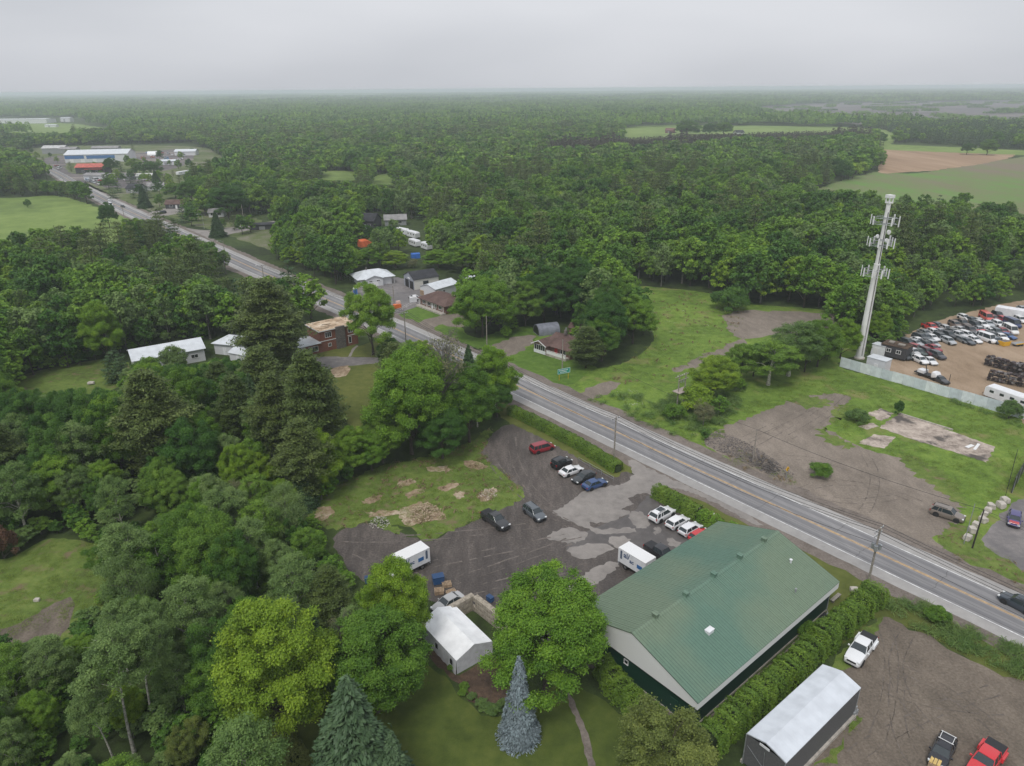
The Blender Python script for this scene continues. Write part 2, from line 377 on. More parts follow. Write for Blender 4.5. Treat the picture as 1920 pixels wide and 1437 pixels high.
def merged(name, parts, m, kind='structure'):
    V = []; Fc = []
    for v, f in parts:
        k = len(V); V += v; Fc += [tuple(k+i for i in q)[::-1] for q in f]
    me = bpy.data.meshes.new(name); me.from_pydata(V, [], Fc); me.materials.append(m)
    b = bmesh.new(); b.from_mesh(me)
    for f in b.faces:
        if f.normal.z < 0: f.normal_flip()
    b.to_mesh(me); b.free()
    return tag(link(name, me), kind=kind)
merged('road_wheel_track', tr, M['track'])
t2 = []
for off in (-3.62, 3.62): ribbon('', off, .17, M['line'], .045, .012, FINE, join=t2)
merged('edge_line', t2, M['line'])
t3 = []
for off in (-.13, .13): ribbon('', off, .12, M['yline'], .045, .008, FINE, join=t3)
merged('centre_line', t3, M['yline'])
# sealed cracks: across the lanes and along them
t4 = []; rc = np.random.default_rng(5)
for s in np.arange(-20, 150, 9.5):
    a = A0+RD*float(s+rc.uniform(-3, 3)); y0 = rc.uniform(-3.6, 0) if rc.random() < .5 else -3.7; y1 = y0+rc.uniform(3, 7.2); P = []
    for k in range(9):
        q = a+RN*(y0+(min(y1, 3.7)-y0)*k/8)+RD*float(rc.normal(0, .13)); P.append(q)
    ribbon('', 0, .05, M['crack'], .048, 0, P, join=t4)
for off in (1.85, 3.0):
    P = [A0+RD*float(s)+RN*(off+.4+float(rc.normal(0, .05))) for s in np.arange(-20, 120, 2.0)]
    ribbon('', 0, .045, M['crack'], .048, 0, P, join=t4)
merged('road_crack', t4, M['crack'])

sheet('meadow', [[(735, 600), (850, 585), (880, 640), (975, 690), (985, 640), (1030, 615), (1120, 690), (1225, 640), (1195, 575), (1165, 545), (1205, 537), (1330, 550), (1400, 570), (1560, 585), (1640, 650), (1580, 690), (1960, 795), (1960, 1150), (1800, 1070), (1400, 885), (1200, 795), (980, 695), (900, 655)]], M['grass'], .004)
sheet('front_lawn', [[(737, 597), (792, 571), (836, 588), (787, 607)], [(812, 612), (842, 609), (868, 624), (905, 640), (880, 650)], [(947, 677), (1000, 650), (1075, 678), (1100, 700), (1050, 722)], [(880, 640), (985, 612), (1010, 632), (960, 655), (905, 655)]], M['lawn_green'], .008)
sheet('gravel_drive', [[(787, 607), (835, 590), (880, 592), (870, 612), (815, 611), (850, 637), (830, 630)], [(905, 655), (985, 628), (1003, 640), (960, 668), (930, 668)], [(1080, 742), (1130, 718), (1165, 720), (1110, 752)], [(1360, 590), (1440, 583), (1560, 590), (1570, 612), (1480, 625), (1390, 635)], [(1265, 692), (1380, 640), (1400, 632), (1390, 648), (1300, 690)]], M['gravel'], .010, amp=.3)
sheet('gravel_lot', [[(1318, 826), (1372, 795), (1450, 765), (1520, 742), (1590, 742), (1575, 770), (1548, 798), (1570, 815), (1620, 842), (1700, 862), (1760, 900), (1790, 930), (1805, 955), (1790, 985), (1755, 1010), (1770, 1050), (1640, 990), (1480, 915), (1390, 872)]], M['gravel'], .012, amp=.3)
sheet('yard_dirt', [[(1690, 660), (1700, 628), (1800, 590), (1960, 570), (1960, 800), (1900, 775), (1790, 738), (1660, 700)]], M['dirt'], .014)
sheet('asphalt_pad', [[(1842, 1018), (1862, 985), (1905, 940), (1960, 930), (1960, 1080), (1890, 1050)]], M['drive'], .013)
sheet('dry_verge', [[(1755, 1010), (1800, 985), (1838, 1000), (1850, 1025), (1960, 1085), (1960, 1155), (1840, 1090)]], M['rough_grass'], .011)
# the lot beside the green-roofed building and everything round it
sheet('verge_grass', [[(930, 735), (975, 745), (1190, 860), (1182, 890), (1160, 905), (1100, 880), (965, 800), (930, 770)], [(1215, 915), (1240, 905), (1300, 910), (1650, 1078), (1960, 1230), (1960, 1285), (1880, 1268), (1660, 1160), (1560, 1200), (1400, 1020)]], M['lawn'], .006)
sheet('parking_lot', [[(898, 850), (935, 805), (970, 800), (1085, 860), (1150, 895), (1175, 885), (1240, 920), (1230, 935), (1420, 1035), (1130, 1250), (930, 1160), (820, 1130), (700, 1100), (650, 1060), (625, 1010), (660, 985), (720, 985), (800, 1015), (870, 985), (970, 938), (975, 915), (930, 880)]], M['dark_gravel'], .010)
sheet('rough_ground', [[(560, 935), (640, 905), (720, 872), (830, 852), (880, 830), (925, 800), (905, 850), (935, 880), (978, 915), (972, 940), (870, 985), (800, 1015), (770, 990), (700, 978), (650, 990), (600, 985)]], M['rough_grass'], .014, amp=.3)
sheet('tan_soil', [[(745, 962), (775, 945), (805, 945), (838, 970), (800, 978), (765, 985)], [(590, 955), (615, 950), (625, 962), (600, 978)], [(852, 925), (868, 922), (870, 932), (858, 936)], [(895, 930), (922, 915), (932, 922), (912, 940)], [(868, 867), (890, 864), (915, 876), (885, 880)], [(800, 878), (835, 874), (845, 882), (815, 886)], [(680, 938), (715, 928), (712, 938), (690, 945)], [(690, 962), (740, 958), (742, 966), (700, 970)], [(820, 915), (850, 905), (862, 912), (830, 922)], [(745, 905), (770, 898), (778, 905), (750, 912)], [(760, 928), (790, 915), (795, 922), (770, 933)]], M['tan_soil'], .019, amp=.22, step=.4)
sheet('dry_asphalt', [[(1186, 862), (1230, 885), (1320, 925), (1400, 962), (1420, 985), (1300, 925), (1228, 915), (1225, 930), (1205, 925), (1180, 935), (1188, 945), (1165, 955), (1180, 962), (1140, 980), (1105, 980), (1120, 992), (1180, 990), (1190, 998), (1150, 1002), (1120, 1000), (1085, 985), (1050, 970), (1037, 960), (1060, 948), (1100, 920), (1165, 908), (1185, 890), (1180, 872)],
    [(1178, 968), (1200, 958), (1218, 975), (1212, 988), (1195, 990)], [(1025, 1008), (1060, 990), (1100, 1000), (1085, 1015), (1060, 1018)], [(1065, 1030), (1110, 1020), (1150, 1028), (1095, 1050)], [(1140, 1015), (1165, 1005), (1180, 1012), (1190, 1025), (1215, 1040), (1180, 1040)], [(1065, 1100), (1130, 1058), (1160, 1056), (1150, 1072), (1110, 1100), (1080, 1112)], [(1226, 990), (1240, 988), (1236, 998), (1226, 1000)], [(1252, 1010), (1275, 1018), (1270, 1026), (1255, 1022)]], M['apron'], .022, amp=.17, step=.4)
sheet('wet_asphalt', [[(1090, 1000), (1130, 985), (1190, 960), (1215, 930), (1235, 945), (1330, 1005), (1260, 1060), (1190, 1035), (1130, 1020), (1060, 1030)]], M['wet_asphalt'], .016, amp=.2)
sheet('weed_patch', [[(1690, 852), (1740, 868), (1790, 905), (1812, 950), (1788, 940), (1740, 905), (1700, 880)], [(1545, 800), (1560, 815), (1600, 838), (1580, 842), (1540, 820)], [(1760, 1000), (1790, 985), (1805, 1000), (1770, 1030)], [(1500, 742), (1560, 752), (1530, 768), (1490, 756)], [(1375, 880), (1440, 900), (1490, 915), (1440, 908)], [(1560, 770), (1580, 758), (1590, 775), (1566, 790)], [(700, 975), (730, 985), (750, 1000), (715, 992)], [(1330, 815), (1350, 806), (1360, 812), (1340, 822)]], M['rough_grass'], .0165, amp=.5, step=.4)
sheet('garden_lawn', [[(735, 1320), (800, 1250), (905, 1340), (960, 1330), (1060, 1280), (1150, 1330), (1300, 1437), (1290, 1560), (640, 1560), (500, 1437), (470, 1390), (540, 1320), (640, 1300)]], M['olive_lawn'], .009)
sheet('path', [[(1064, 1300), (1074, 1312), (1098, 1365), (1118, 1440), (1104, 1440), (1090, 1380), (1070, 1330)]], M['verge'], .015, amp=.1)
sheet('mulch_bed', [[(800, 1222), (830, 1225), (860, 1268), (930, 1225), (960, 1300), (905, 1328), (860, 1285)]], M['bed'], .018)
def tyre_tracks(name, arcs, m, z, w_=.34, gap=1.55):
    parts = []; r = np.random.default_rng(len(arcs))
    for (a, b, c) in arcs:
        A, B, C_ = G(*a), G(*b), G(*c); n = max(14, int((C_-A).length/1.1))
        for off in (-gap/2, gap/2):
            P = []
            for i in range(n+1):
                t = i/n; p = A*(1-t)**2+B*2*t*(1-t)+C_*t*t; d = (B-A)*(1-t)+(C_-B)*t; d.normalize(); P.append(p+Vector((-d.y, d.x, 0))*(off+float(r.normal(0, .04))))
            for k in range(0, n-1):
                if r.random() < .72: ribbon('', 0, w_*r.uniform(.4, 1), m, z, .05, [p.copy() for p in P[k:k+2]], join=parts)
    for i, (V, Fc) in enumerate(parts): parts[i] = ([(x, y, q+(i % 5)*.0005) for x, y, q in V], Fc)
    return merged(name, parts, m)
M['track_dark'] = ground_mat('pressed_track', ((.095, .08, .069), (.135, .114, .097), (.185, .158, .135)), .3, 1.2, 4, bump=.2)
M['track_pale'] = ground_mat('dry_track', ((.10, .086, .078), (.145, .125, .112), (.19, .165, .148)), .3, 1.2, 4, bump=.2)
tyre_tracks('tyre_track', [((1440, 860), (1540, 850), (1640, 900)), ((1500, 920), (1600, 880), (1760, 960)), ((1560, 745), (1500, 790), (1400, 840)), ((1590, 745), (1545, 790), (1460, 830)), ((1470, 905), (1560, 960), (1690, 930)), ((1380, 830), (1450, 800), (1530, 760)), ((1620, 960), (1660, 900), (1620, 850)),
    ((1700, 1190), (1640, 1280), (1760, 1380)), ((1640, 1280), (1720, 1330), (1900, 1330)), ((1600, 1420), (1700, 1340), (1880, 1290)), ((1880, 1380), (1800, 1300), (1680, 1250)), ((1660, 1180), (1690, 1260), (1640, 1400)), ((1720, 1437), (1660, 1350), (1690, 1250))], M['track_dark'], .030)
tyre_tracks('dry_track', [((640, 1010), (760, 1020), (1040, 980)), ((700, 1080), (900, 1040), (1100, 1000)), ((850, 1090), (950, 1060), (1080, 1010)), ((880, 1110), (980, 1080), (1120, 1060)), ((960, 820), (960, 900), (1040, 960)), ((920, 860), (960, 930), (1080, 990)), ((660, 1030), (720, 1060), (800, 1090))], M['track_pale'], .031, .5)
sheet('side_gravel', [[(1150, 1225), (1200, 1275), (1300, 1372), (1290, 1385), (1140, 1245)], [(1295, 1380), (1305, 1370), (1560, 1145), (1570, 1160)]], M['verge'], .017, amp=.1)
sheet('gravel_yard', [[(1640, 1170), (1668, 1160), (1760, 1205), (1880, 1268), (1960, 1290), (1960, 1600), (1400, 1600), (1560, 1380), (1600, 1350), (1570, 1260)]], M['brown_gravel'], .013, amp=.25)
sheet('yard_weeds', [[(1575, 1395), (1603, 1350), (1612, 1352), (1560, 1425), (1530, 1437), (1480, 1500), (1470, 1490)], [(1560, 1240), (1640, 1165), (1655, 1165), (1600, 1245)]], M['rough_grass'], .016, amp=.2)
# clearings in the wood
sheet('clearing', [[(-300, 1110), (0, 1050), (95, 1010), (200, 1020), (290, 1000), (360, 1030), (300, 1110), (210, 1150), (130, 1215), (0, 1300), (-300, 1400)], [(40, 705), (210, 672), (245, 700), (200, 735), (50, 740)]], M['rough_grass'], .005)
sheet('dirt_patch', [[(-60, 1190), (20, 1175), (70, 1150), (130, 1120), (136, 1160), (100, 1200), (10, 1215)], [(420, 1100), (470, 1075), (490, 1090), (440, 1120)]], M['brown_gravel'], .012)
sheet('house_lawn', [[(620, 690), (712, 680), (735, 720), (735, 800), (700, 835), (650, 790)], [(597, 668), (640, 660), (705, 640), (760, 640), (720, 668), (680, 670)], [(560, 690), (545, 660), (560, 640), (660, 640), (655, 668), (600, 676)]], M['lawn'], .008)
sheet('house_drive', [[(550, 690), (560, 676), (610, 669), (712, 670), (790, 660), (800, 668), (715, 680), (625, 690), (600, 695)]], M['drive'], .012, amp=.08)
sheet('sandy_patch', [[(622, 692), (655, 686), (650, 703), (628, 708)]], M['tan_soil'], .0135)
sheet('footpath', [[(653, 669), (660, 655), (668, 648), (672, 649), (664, 657), (658, 669)]], M['apron'], .0145, amp=.04, smooth=False)
sheet('business_yard', [[(640, 580), (660, 545), (690, 535), (745, 520), (800, 545), (815, 562), (790, 572), (738, 592), (715, 600), (665, 575)]], M['drive'], .010)
# far fields
sheet('west_field', [[(-300, 372), (0, 372), (95, 367), (130, 372), (190, 392), (260, 425), (220, 480), (-300, 485)]], M['far_grass'], .03)
sheet('village_ground', [[(25, 290), (100, 275), (360, 275), (420, 300), (430, 330), (340, 345), (470, 405), (500, 425), (520, 470), (420, 440), (240, 380), (120, 330)]], M['village'], .02)
sheet('village_yard', [[(255, 288), (350, 280), (362, 300), (300, 322), (250, 305)], [(80, 300), (120, 292), (125, 320), (160, 330), (150, 345), (95, 318)], [(150, 330), (190, 322), (290, 330), (280, 352), (190, 350)]], M['quarry'], .035)
sheet('side_street', [[(375, 440), (350, 428), (395, 432), (480, 420), (560, 408), (620, 402), (622, 406), (560, 415), (420, 442), (400, 452)], [(275, 405), (292, 395), (350, 384), (372, 386), (340, 398), (310, 405)]], M['apron'], .04, amp=.05)
sheet('glade', [[(600, 322), (672, 323), (668, 345), (640, 360), (612, 352)], [(690, 326), (742, 327), (732, 352), (705, 360)]], M['far_grass'], .03)
sheet('crop_field', [[(1500, 378), (1560, 345), (1650, 322), (1720, 325), (1880, 300), (1980, 294), (1980, 480), (1880, 420), (1700, 400)]], M['crop_field'], .03)
sheet('ploughed_field', [[(1640, 288), (1660, 278), (1740, 281), (1880, 289), (1905, 291), (1865, 303), (1770, 318), (1700, 323), (1650, 322)]], M['brown_field'], .05)
sheet('pasture', [[(1150, 242), (1260, 235), (1560, 238), (1665, 245), (1650, 262), (1500, 262), (1240, 270), (1175, 258)], [(1630, 270), (1960, 285), (1960, 292), (1640, 280)], [(0, 232), (130, 232), (210, 245), (200, 258), (0, 250)], [(1640, 268), (1660, 250), (1680, 252), (1665, 275)]], M['far_grass'], .05)
sheet('far_meadow', [[(1060, 177), (1220, 175.5), (1230, 178), (1080, 180)], [(560, 181), (700, 179.5), (720, 182), (580, 184)], [(300, 200), (400, 197), (420, 200), (320, 204)], [(860, 197), (960, 195), (970, 197.5), (880, 200)]], M['far_grass'], .08)
sheet('quarry', [[(1400, 203), (1560, 194), (1960, 189), (1990, 236), (1690, 238), (1560, 229), (1450, 219)]], M['quarry'], .06)

# ------------------------------------------------------------------ trees
def np_mesh(name, V, Q, mats, midx=None, tint=None, nv=4):
    me = bpy.data.meshes.new(name); n = len(Q)
    me.vertices.add(len(V)); me.vertices.foreach_set('co', np.asarray(V, np.float32).ravel())
    me.loops.add(n*nv); me.loops.foreach_set('vertex_index', np.asarray(Q, np.int32).ravel())
    me.polygons.add(n); me.polygons.foreach_set('loop_start', np.arange(0, n*nv, nv, dtype=np.int32))
    for m in mats: me.materials.append(m)
    if midx is not None: me.polygons.foreach_set('material_index', np.asarray(midx, np.int32))
    if tint is not None:
        a = me.attributes.new('tint', 'FLOAT', 'FACE'); a.data.foreach_set('value', np.asarray(tint, np.float32))
    me.update(calc_edges=True); return me
def unit(v): return v/np.maximum(np.linalg.norm(v, axis=1, keepdims=True), 1e-9)
def cards(c, nrm, size, asp, rng, along=None, fold=.25):
    """leaf shaped quads: centre, facing, length; long axis random or given"""
    n = len(c); r = rng.normal(size=(n, 3)) if along is None else along + rng.normal(0, .25, (n, 3))
    u = unit(r - nrm*np.sum(r*nrm, 1, keepdims=True)); v = np.cross(nrm, u)
    s = np.asarray(size).reshape(-1, 1)
    V = np.stack([c-u*s*.5, c-v*s*asp*.5+nrm*s*fold*.3-u*s*.05, c+u*s*.5, c+v*s*asp*.5+nrm*s*fold*.3-u*s*.05], 1).reshape(-1, 3)
    return V, np.arange(4*n).reshape(-1, 4)
def sphere(n, rng): return unit(rng.normal(size=(n, 3)))
def wood(segs, n=5):
    mb = MB()
    for pts, r in segs: mb.tube(pts, r, n, 0, False)
    V = np.array(mb.v, float); Q = np.array([q for q in mb.f if len(q) == 4], int); return V, Q
def broad(seed, H, R, hb, shape='round', ncl=45, nleaf=260, ls=.42, asp=.62, limbs=22, lean=0.0, clr=(.2, .34), tr=None, open_=0.0):
    rng = np.random.default_rng(seed); zc, hz = (H+hb)/2, (H-hb)/2
    lob = [(sphere(1, rng)[0], rng.uniform(.1, .3)) for _ in range(7)]
    d = sphere(ncl*3, rng); d = d[d[:, 2] > -.62][:ncl]; ncl = len(d)
    env = 1.0 + sum(a*np.maximum(0, d@v)**3 for v, a in lob) - .16
    rho = np.where(rng.random(ncl) < .78, rng.uniform(.68, .95, ncl), rng.uniform(.2, .65, ncl))
    c = d*(rho*env)[:, None]*np.array([R, R, hz]); t = (c[:, 2]/hz+1)/2
    if shape == 'tall': c[:, :2] *= (0.62+.5*np.sin(np.clip(t, 0, 1)*PI*.9))[:, None]
    elif shape == 'round': c[:, :2] *= (1.08-.30*np.clip(t, 0, 1)**2.2)[:, None]
    elif shape == 'vase': c[:, :2] *= (.55+.6*np.clip(t, 0, 1))[:, None]
    c[:, 2] += zc
    rc = R*rng.uniform(clr[0], clr[1], ncl)
    if shape == 'tall': rc *= 1.1
    per = np.maximum(6, (nleaf*(rc/rc.mean())**2*rng.uniform(1-open_*.8, 1, ncl)).astype(int)); idx = np.repeat(np.arange(ncl), per); n = len(idx)
    out = unit(c-np.array([0, 0, zc-hz*.3]))[idx]
    dd = unit(rng.normal(size=(n, 3)) + .55*out + np.array([0, 0, .35]))
    p = c[idx] + dd*(rc[idx]*(rng.uniform(.4, .98, n)+rng.exponential(.13, n)))[:, None]*np.array([1, 1, .7])
    p += rng.normal(0, .022*R, (n, 3))
    nr = unit(dd*.7+np.array([0, 0, .55])+rng.normal(0, .55, (n, 3)))
    size = ls*rng.uniform(.65, 1.35, n)
    V, Q = cards(p, nr, size, asp, rng)
    tint = np.clip(1+rng.normal(0, .13, ncl)[idx]+rng.normal(0, .12, n), .55, 1.5)
    r0 = tr or max(.09, H*.017); segs = []; bend = rng.normal(0, .02*H, 2)+np.array([lean*H, 0])
    def axis(z): k = z/H; return np.array([bend[0]*k*k, bend[1]*k*k, z])
    zs = np.linspace(0, .82*H, 7); segs.append(([axis(z) for z in zs], [r0*(1.25 if i == 0 else 1)*(1-.85*i/6) for i in range(7)]))
    for i in rng.choice(ncl, min(limbs, ncl), False):
        z0 = np.clip(c[i, 2]-np.linalg.norm(c[i, :2])*.8, hb*.7, .75*H); a = axis(z0); b = c[i]; mid = (a+b)/2+np.array([0, 0, .04*H])
        k = r0*(1-z0/H)*.55; segs.append(([a, mid, b], [k, k*.6, k*.25]))
    return (V + axis_shift(V, bend, H), Q, tint), wood(segs, 6 if nleaf > 100 else 4)
def axis_shift(V, bend, H):
    k = np.clip(V[:, 2]/H, 0, 1.2)**2; return np.stack([bend[0]*k, bend[1]*k, 0*k], 1)
def conifer(seed, H, R, hb, kind='spruce', ls=.5, dens=1.0):
    rng = np.random.default_rng(seed); C = []; D = []; NR = []; SZ = []; TI = []; segs = [([(0, 0, 0), (0, 0, H*.5), (0, 0, H)], [H*.013, H*.008, .02])]
    z = hb; step = (.42 if kind == 'spruce' else 1.05)/max(.35, dens)**.5
    while z < H*.985:
        t = (z-hb)/(H-hb)
        if kind == 'spruce': L = R*(1-t)**.85*rng.uniform(.9, 1.05)+.15; nb = int(5+7*(1-t)); droop = -.22
        elif kind == 'dense': L = R*min(1, (1-t)*2.2)**.7*rng.uniform(.8, 1.1)+.2; nb = int(6+4*(1-t)); droop = .02
        else: L = R*(min(1, .55+t*1.5) if t < .3 else (1-((t-.3)/.7)**1.5)*1.0+.12)*rng.uniform(.75, 1.1); nb = int(rng.integers(5, 8)); droop = .10
        a0 = rng.uniform(0, 2*PI)
        for b in range(nb):
            a = a0+2*PI*b/nb+rng.normal(0, .22); l = L*rng.uniform(.72, 1.1); dr = np.array([math.cos(a), math.sin(a), droop+rng.normal(0, .06)])
            if kind == 'pine':
                k = max(3, int(l*2.6*dens)); s = rng.uniform(.32, 1.0, k)**.8; per = int(9*dens)+3
                pts = np.outer(s*l, dr)+np.array([0, 0, z]); pts[:, 2] += .10*l*(s**2)
                pts += rng.normal(0, .12*l, (k, 3))*np.array([1, 1, .18])
                q = np.repeat(pts, per, 0); n = len(q); off = rng.normal(0, 1, (n, 3))*np.array([.42, .42, .16]); q = q+off
                nr = unit(np.array([0, 0, .9])+rng.normal(0, .5, (n, 3))); al = np.tile(dr, (n, 1))*.5+rng.normal(0, .6, (n, 3)); sz = ls*rng.uniform(.6, 1.3, n); ti = 1+rng.normal(0, .1)+rng.normal(0, .13, n)
                if l > 1.2: segs.append(([(0, 0, z), tuple(np.array([0, 0, z])+dr*l*.75)], [.06, .02]))
            else:
                n = max(5, int(l*(13 if kind == 'spruce' else 10)*dens)); s = rng.uniform(.15, 1.0, n)**.7
                q = np.outer(s*l, dr)+np.array([0, 0, z])
                q[:, 2] -= .14*l*s**2 if kind == 'spruce' else 0
                sw = np.cross(dr, [0, 0, 1]); q += np.outer(rng.normal(0, .19, n)*l*(1-.3*s), sw); q[:, 2] += rng.normal(0, .09, n)
                nr = unit(np.array([dr[0]*.55, dr[1]*.55, .75])+rng.normal(0, .42, (n, 3))); al = np.tile(dr, (n, 1)); sz = ls*rng.uniform(.6, 1.25, n); ti = 1+rng.normal(0, .1)+rng.normal(0, .12, n)
            C.append(q); NR.append(nr); D.append(al); SZ.append(sz); TI.append(ti)
        z += step*rng.uniform(.8, 1.2)*(1 if kind != 'pine' else .8+.4*(1-t))
    C = np.concatenate(C); NR = np.concatenate(NR); D = np.concatenate(D); SZ = np.concatenate(SZ); TI = np.clip(np.concatenate(TI), .5, 1.5)
    V, Q = cards(C, NR, SZ, .34 if kind == 'pine' else .42, rng, D, .1)
    return (V, Q, TI), wood(segs, 5)
def bare(seed, H, R, n1=26, n2=6):
    rng = np.random.default_rng(seed); segs = [([(0, 0, 0), (.1, 0, H*.4), (0, .15, H*.9)], [H*.014, H*.009, .02])]
    for i in range(n1):
        z = rng.uniform(.25, .85)*H; a = rng.uniform(0, 2*PI); l = R*rng.uniform(.5, 1.1)*(1.2-z/H*.6); d = np.array([math.cos(a), math.sin(a), rng.uniform(.6, 1.5)]); d /= np.linalg.norm(d)
        b = np.array([0, 0, z]); e = b+d*l; segs.append(([b, (b+e)/2+rng.normal(0, .06*l, 3), e], [.05, .035, .012]))
        for j in range(n2):
            s = rng.uniform(.35, 1); q = b+d*l*s; e2 = q+(d+rng.normal(0, .6, 3))*l*rng.uniform(.2, .45); segs.append(([q, e2], [.02, .008]))
    return wood(segs, 4)

LM = {}
LM['green'] = leaf_mat('leaf_green', (0.093, 0.204, 0.018), (0.171, 0.298, 0.037))
LM['deep'] = leaf_mat('leaf_deep_green', (0.049, 0.138, 0.017), (0.095, 0.204, 0.026))
LM['lime'] = leaf_mat('leaf_yellow_green', (0.159, 0.303, 0.020), (0.230, 0.350, 0.026))
LM['fresh'] = leaf_mat('leaf_fresh_green', (0.128, 0.265, 0.020), (0.194, 0.336, 0.033))
LM['soft'] = leaf_mat('leaf_grey_green', (0.120, 0.213, 0.050), (0.180, 0.270, 0.083))
LM['olive'] = leaf_mat('leaf_olive', (0.145, 0.195, 0.035), (0.18, 0.22, 0.055))
LM['pine'] = leaf_mat('needle_olive', (0.067, 0.113, 0.023), (0.118, 0.163, 0.040), .1)
LM['spruce'] = leaf_mat('needle_green', (0.07, 0.125, 0.055), (0.09, 0.15, 0.065), .08)
LM['darkspruce'] = leaf_mat('needle_dark', (0.037, 0.085, 0.027), (0.062, 0.116, 0.040), .08)
LM['bluespruce'] = leaf_mat('needle_blue', (.17, .22, .235), (.21, .26, .28), .06)
LM['cedar'] = leaf_mat('cedar_green', (0.113, 0.202, 0.020), (0.152, 0.241, 0.028), .12)
LM['rust'] = leaf_mat('leaf_rust', (0.131, 0.072, 0.043), (0.174, 0.094, 0.051), .15)
LM['maroon_pine'] = leaf_mat('needle_maroon', (0.049, 0.046, 0.029), (0.075, 0.067, 0.043), .06)
LM['khaki'] = leaf_mat('sparse_bud', (0.18, 0.19, 0.09), (0.22, 0.23, 0.11), .2)

class Proto: pass
PROTO = {}
def proto(key, gen, leaf, barkm, H, R):
    p = Proto(); (V, Q, T), (WV, WQ) = gen; p.H, p.R = H, R
    p.crown = np_mesh(key+'_crown', V, Q, [LM[leaf]], None, T); p.trunk = np_mesh(key+'_trunk', WV, WQ, [M[barkm]])
    PROTO[key] = p; return p
def recolour(key, src, leaf, barkm=None):
    s = PROTO[src]; p = Proto(); p.H, p.R = s.H, s.R; p.crown = s.crown.copy(); p.crown.materials[0] = LM[leaf]; p.trunk = s.trunk
    if barkm: p.trunk = s.trunk.copy(); p.trunk.materials[0] = M[barkm]
    PROTO[key] = p
def joined(name, gen, leaf, barkm):
    (V, Q, T), (WV, WQ) = gen
    me = np_mesh(name, np.concatenate([V, WV]), np.concatenate([Q, WQ+len(V)]), [LM[leaf], M[barkm]], np.r_[np.zeros(len(Q)), np.ones(len(WQ))], np.r_[T, np.ones(len(WQ))])
    return me
proto('maple_a', broad(1, 16, 6, 2.6, 'round', 200, 520, .21, clr=(.085, .185)), 'green', 'bark', 16, 6)
proto('maple_b', broad(2, 15, 5.6, 2.0, 'round', 180, 520, .205, clr=(.09, .2)), 'fresh', 'bark', 15, 5.6)
proto('maple_c', broad(3, 14, 5.2, 1.8, 'vase', 160, 460, .205, clr=(.09, .2)), 'deep', 'bark', 14, 5.2)
proto('poplar_a', broad(4, 16, 3.2, 2.6, 'tall', 110, 260, .2, clr=(.15, .28), open_=.7), 'soft', 'birch', 16, 3.2)
proto('poplar_b', broad(5, 14, 3.0, 2.0, 'tall', 100, 260, .2, clr=(.15, .28), open_=.7), 'green', 'birch', 14, 3.0)
proto('aspen', broad(6, 18, 3.4, 9.0, 'round', 100, 260, .2, lean=-.10, tr=.2, clr=(.13, .26), open_=.6), 'soft', 'birch', 18, 3.4)
proto('willow', broad(7, 9, 3.6, .8, 'vase', 70, 330, .2, .3, clr=(.18, .34), open_=.5), 'soft', 'greybark', 9, 3.6)
proto('shrub', broad(8, 4, 2.4, .2, 'round', 50, 240, .2, clr=(.16, .32), limbs=6), 'green', 'bark', 4, 2.4)
proto('spruce', conifer(9, 14, 3.6, .5, 'spruce', .46, 3.0), 'spruce', 'bark', 14, 3.6)
proto('pine_a', conifer(10, 20, 4.6, 3.0, 'pine', .5, 2.2), 'pine', 'bark', 20, 4.6)
proto('pine_b', conifer(11, 18, 4.0, 2.0, 'pine', .5, 2.1), 'pine', 'bark', 18, 4.0)
proto('cedar', conifer(12, 8, 1.9, .3, 'dense', .42, 2.4), 'darkspruce', 'bark', 8, 1.9)
for k, s_, l_, b_ in (('maple_lime', 'maple_b', 'lime', None), ('maple_fresh', 'maple_a', 'fresh', None), ('maple_deep', 'maple_a', 'deep', None), ('round_olive', 'maple_c', 'olive', None), ('blue_spruce', 'spruce', 'bluespruce', None),
                      ('dark_spruce', 'spruce', 'darkspruce', None), ('shrub_lime', 'shrub', 'lime', None), ('shrub_deep', 'shrub', 'deep', None), ('shrub_soft', 'shrub', 'soft', None), ('shrub_rust', 'shrub', 'rust', None), ('maple_green', 'maple_b', 'green', None), ('khaki', 'willow', 'khaki', None)):
    recolour(k, s_, l_, b_)
pb = Proto(); pb.H, pb.R = 14, 4; wv, wq = bare(13, 14, 4, 60, 9); pb.trunk = np_mesh('bare_trunk', wv, wq, [M['greybark']]); bc = broad(14, 14, 3.6, 6, 'vase', 30, 60, .3, open_=.8)[0]; pb.crown = np_mesh('bare_crown', bc[0], bc[1], [LM['khaki']], None, bc[2]); PROTO['bare'] = pb

def tree(name, key, loc, H, R, label, cat='tree', group=None, rz=None):
    p = PROTO[key]
    e = empty(name, loc, random.uniform(0, 2*PI) if rz is None else rz, label, cat, group); e.scale = (R/p.R, R/p.R, H/p.H)
    link('trunk', p.trunk, e); link('crown', p.crown, e); return e
def tree_px(name, key, base, top, wpx, label, cat='tree', group=None, rz=None):
    g = G(*base); H = height_of(base, top); dist = math.hypot(g.y, H0-H*.5); R = wpx/2*dist/F
    return tree(name, key, g, H, R, label, cat, group, rz)
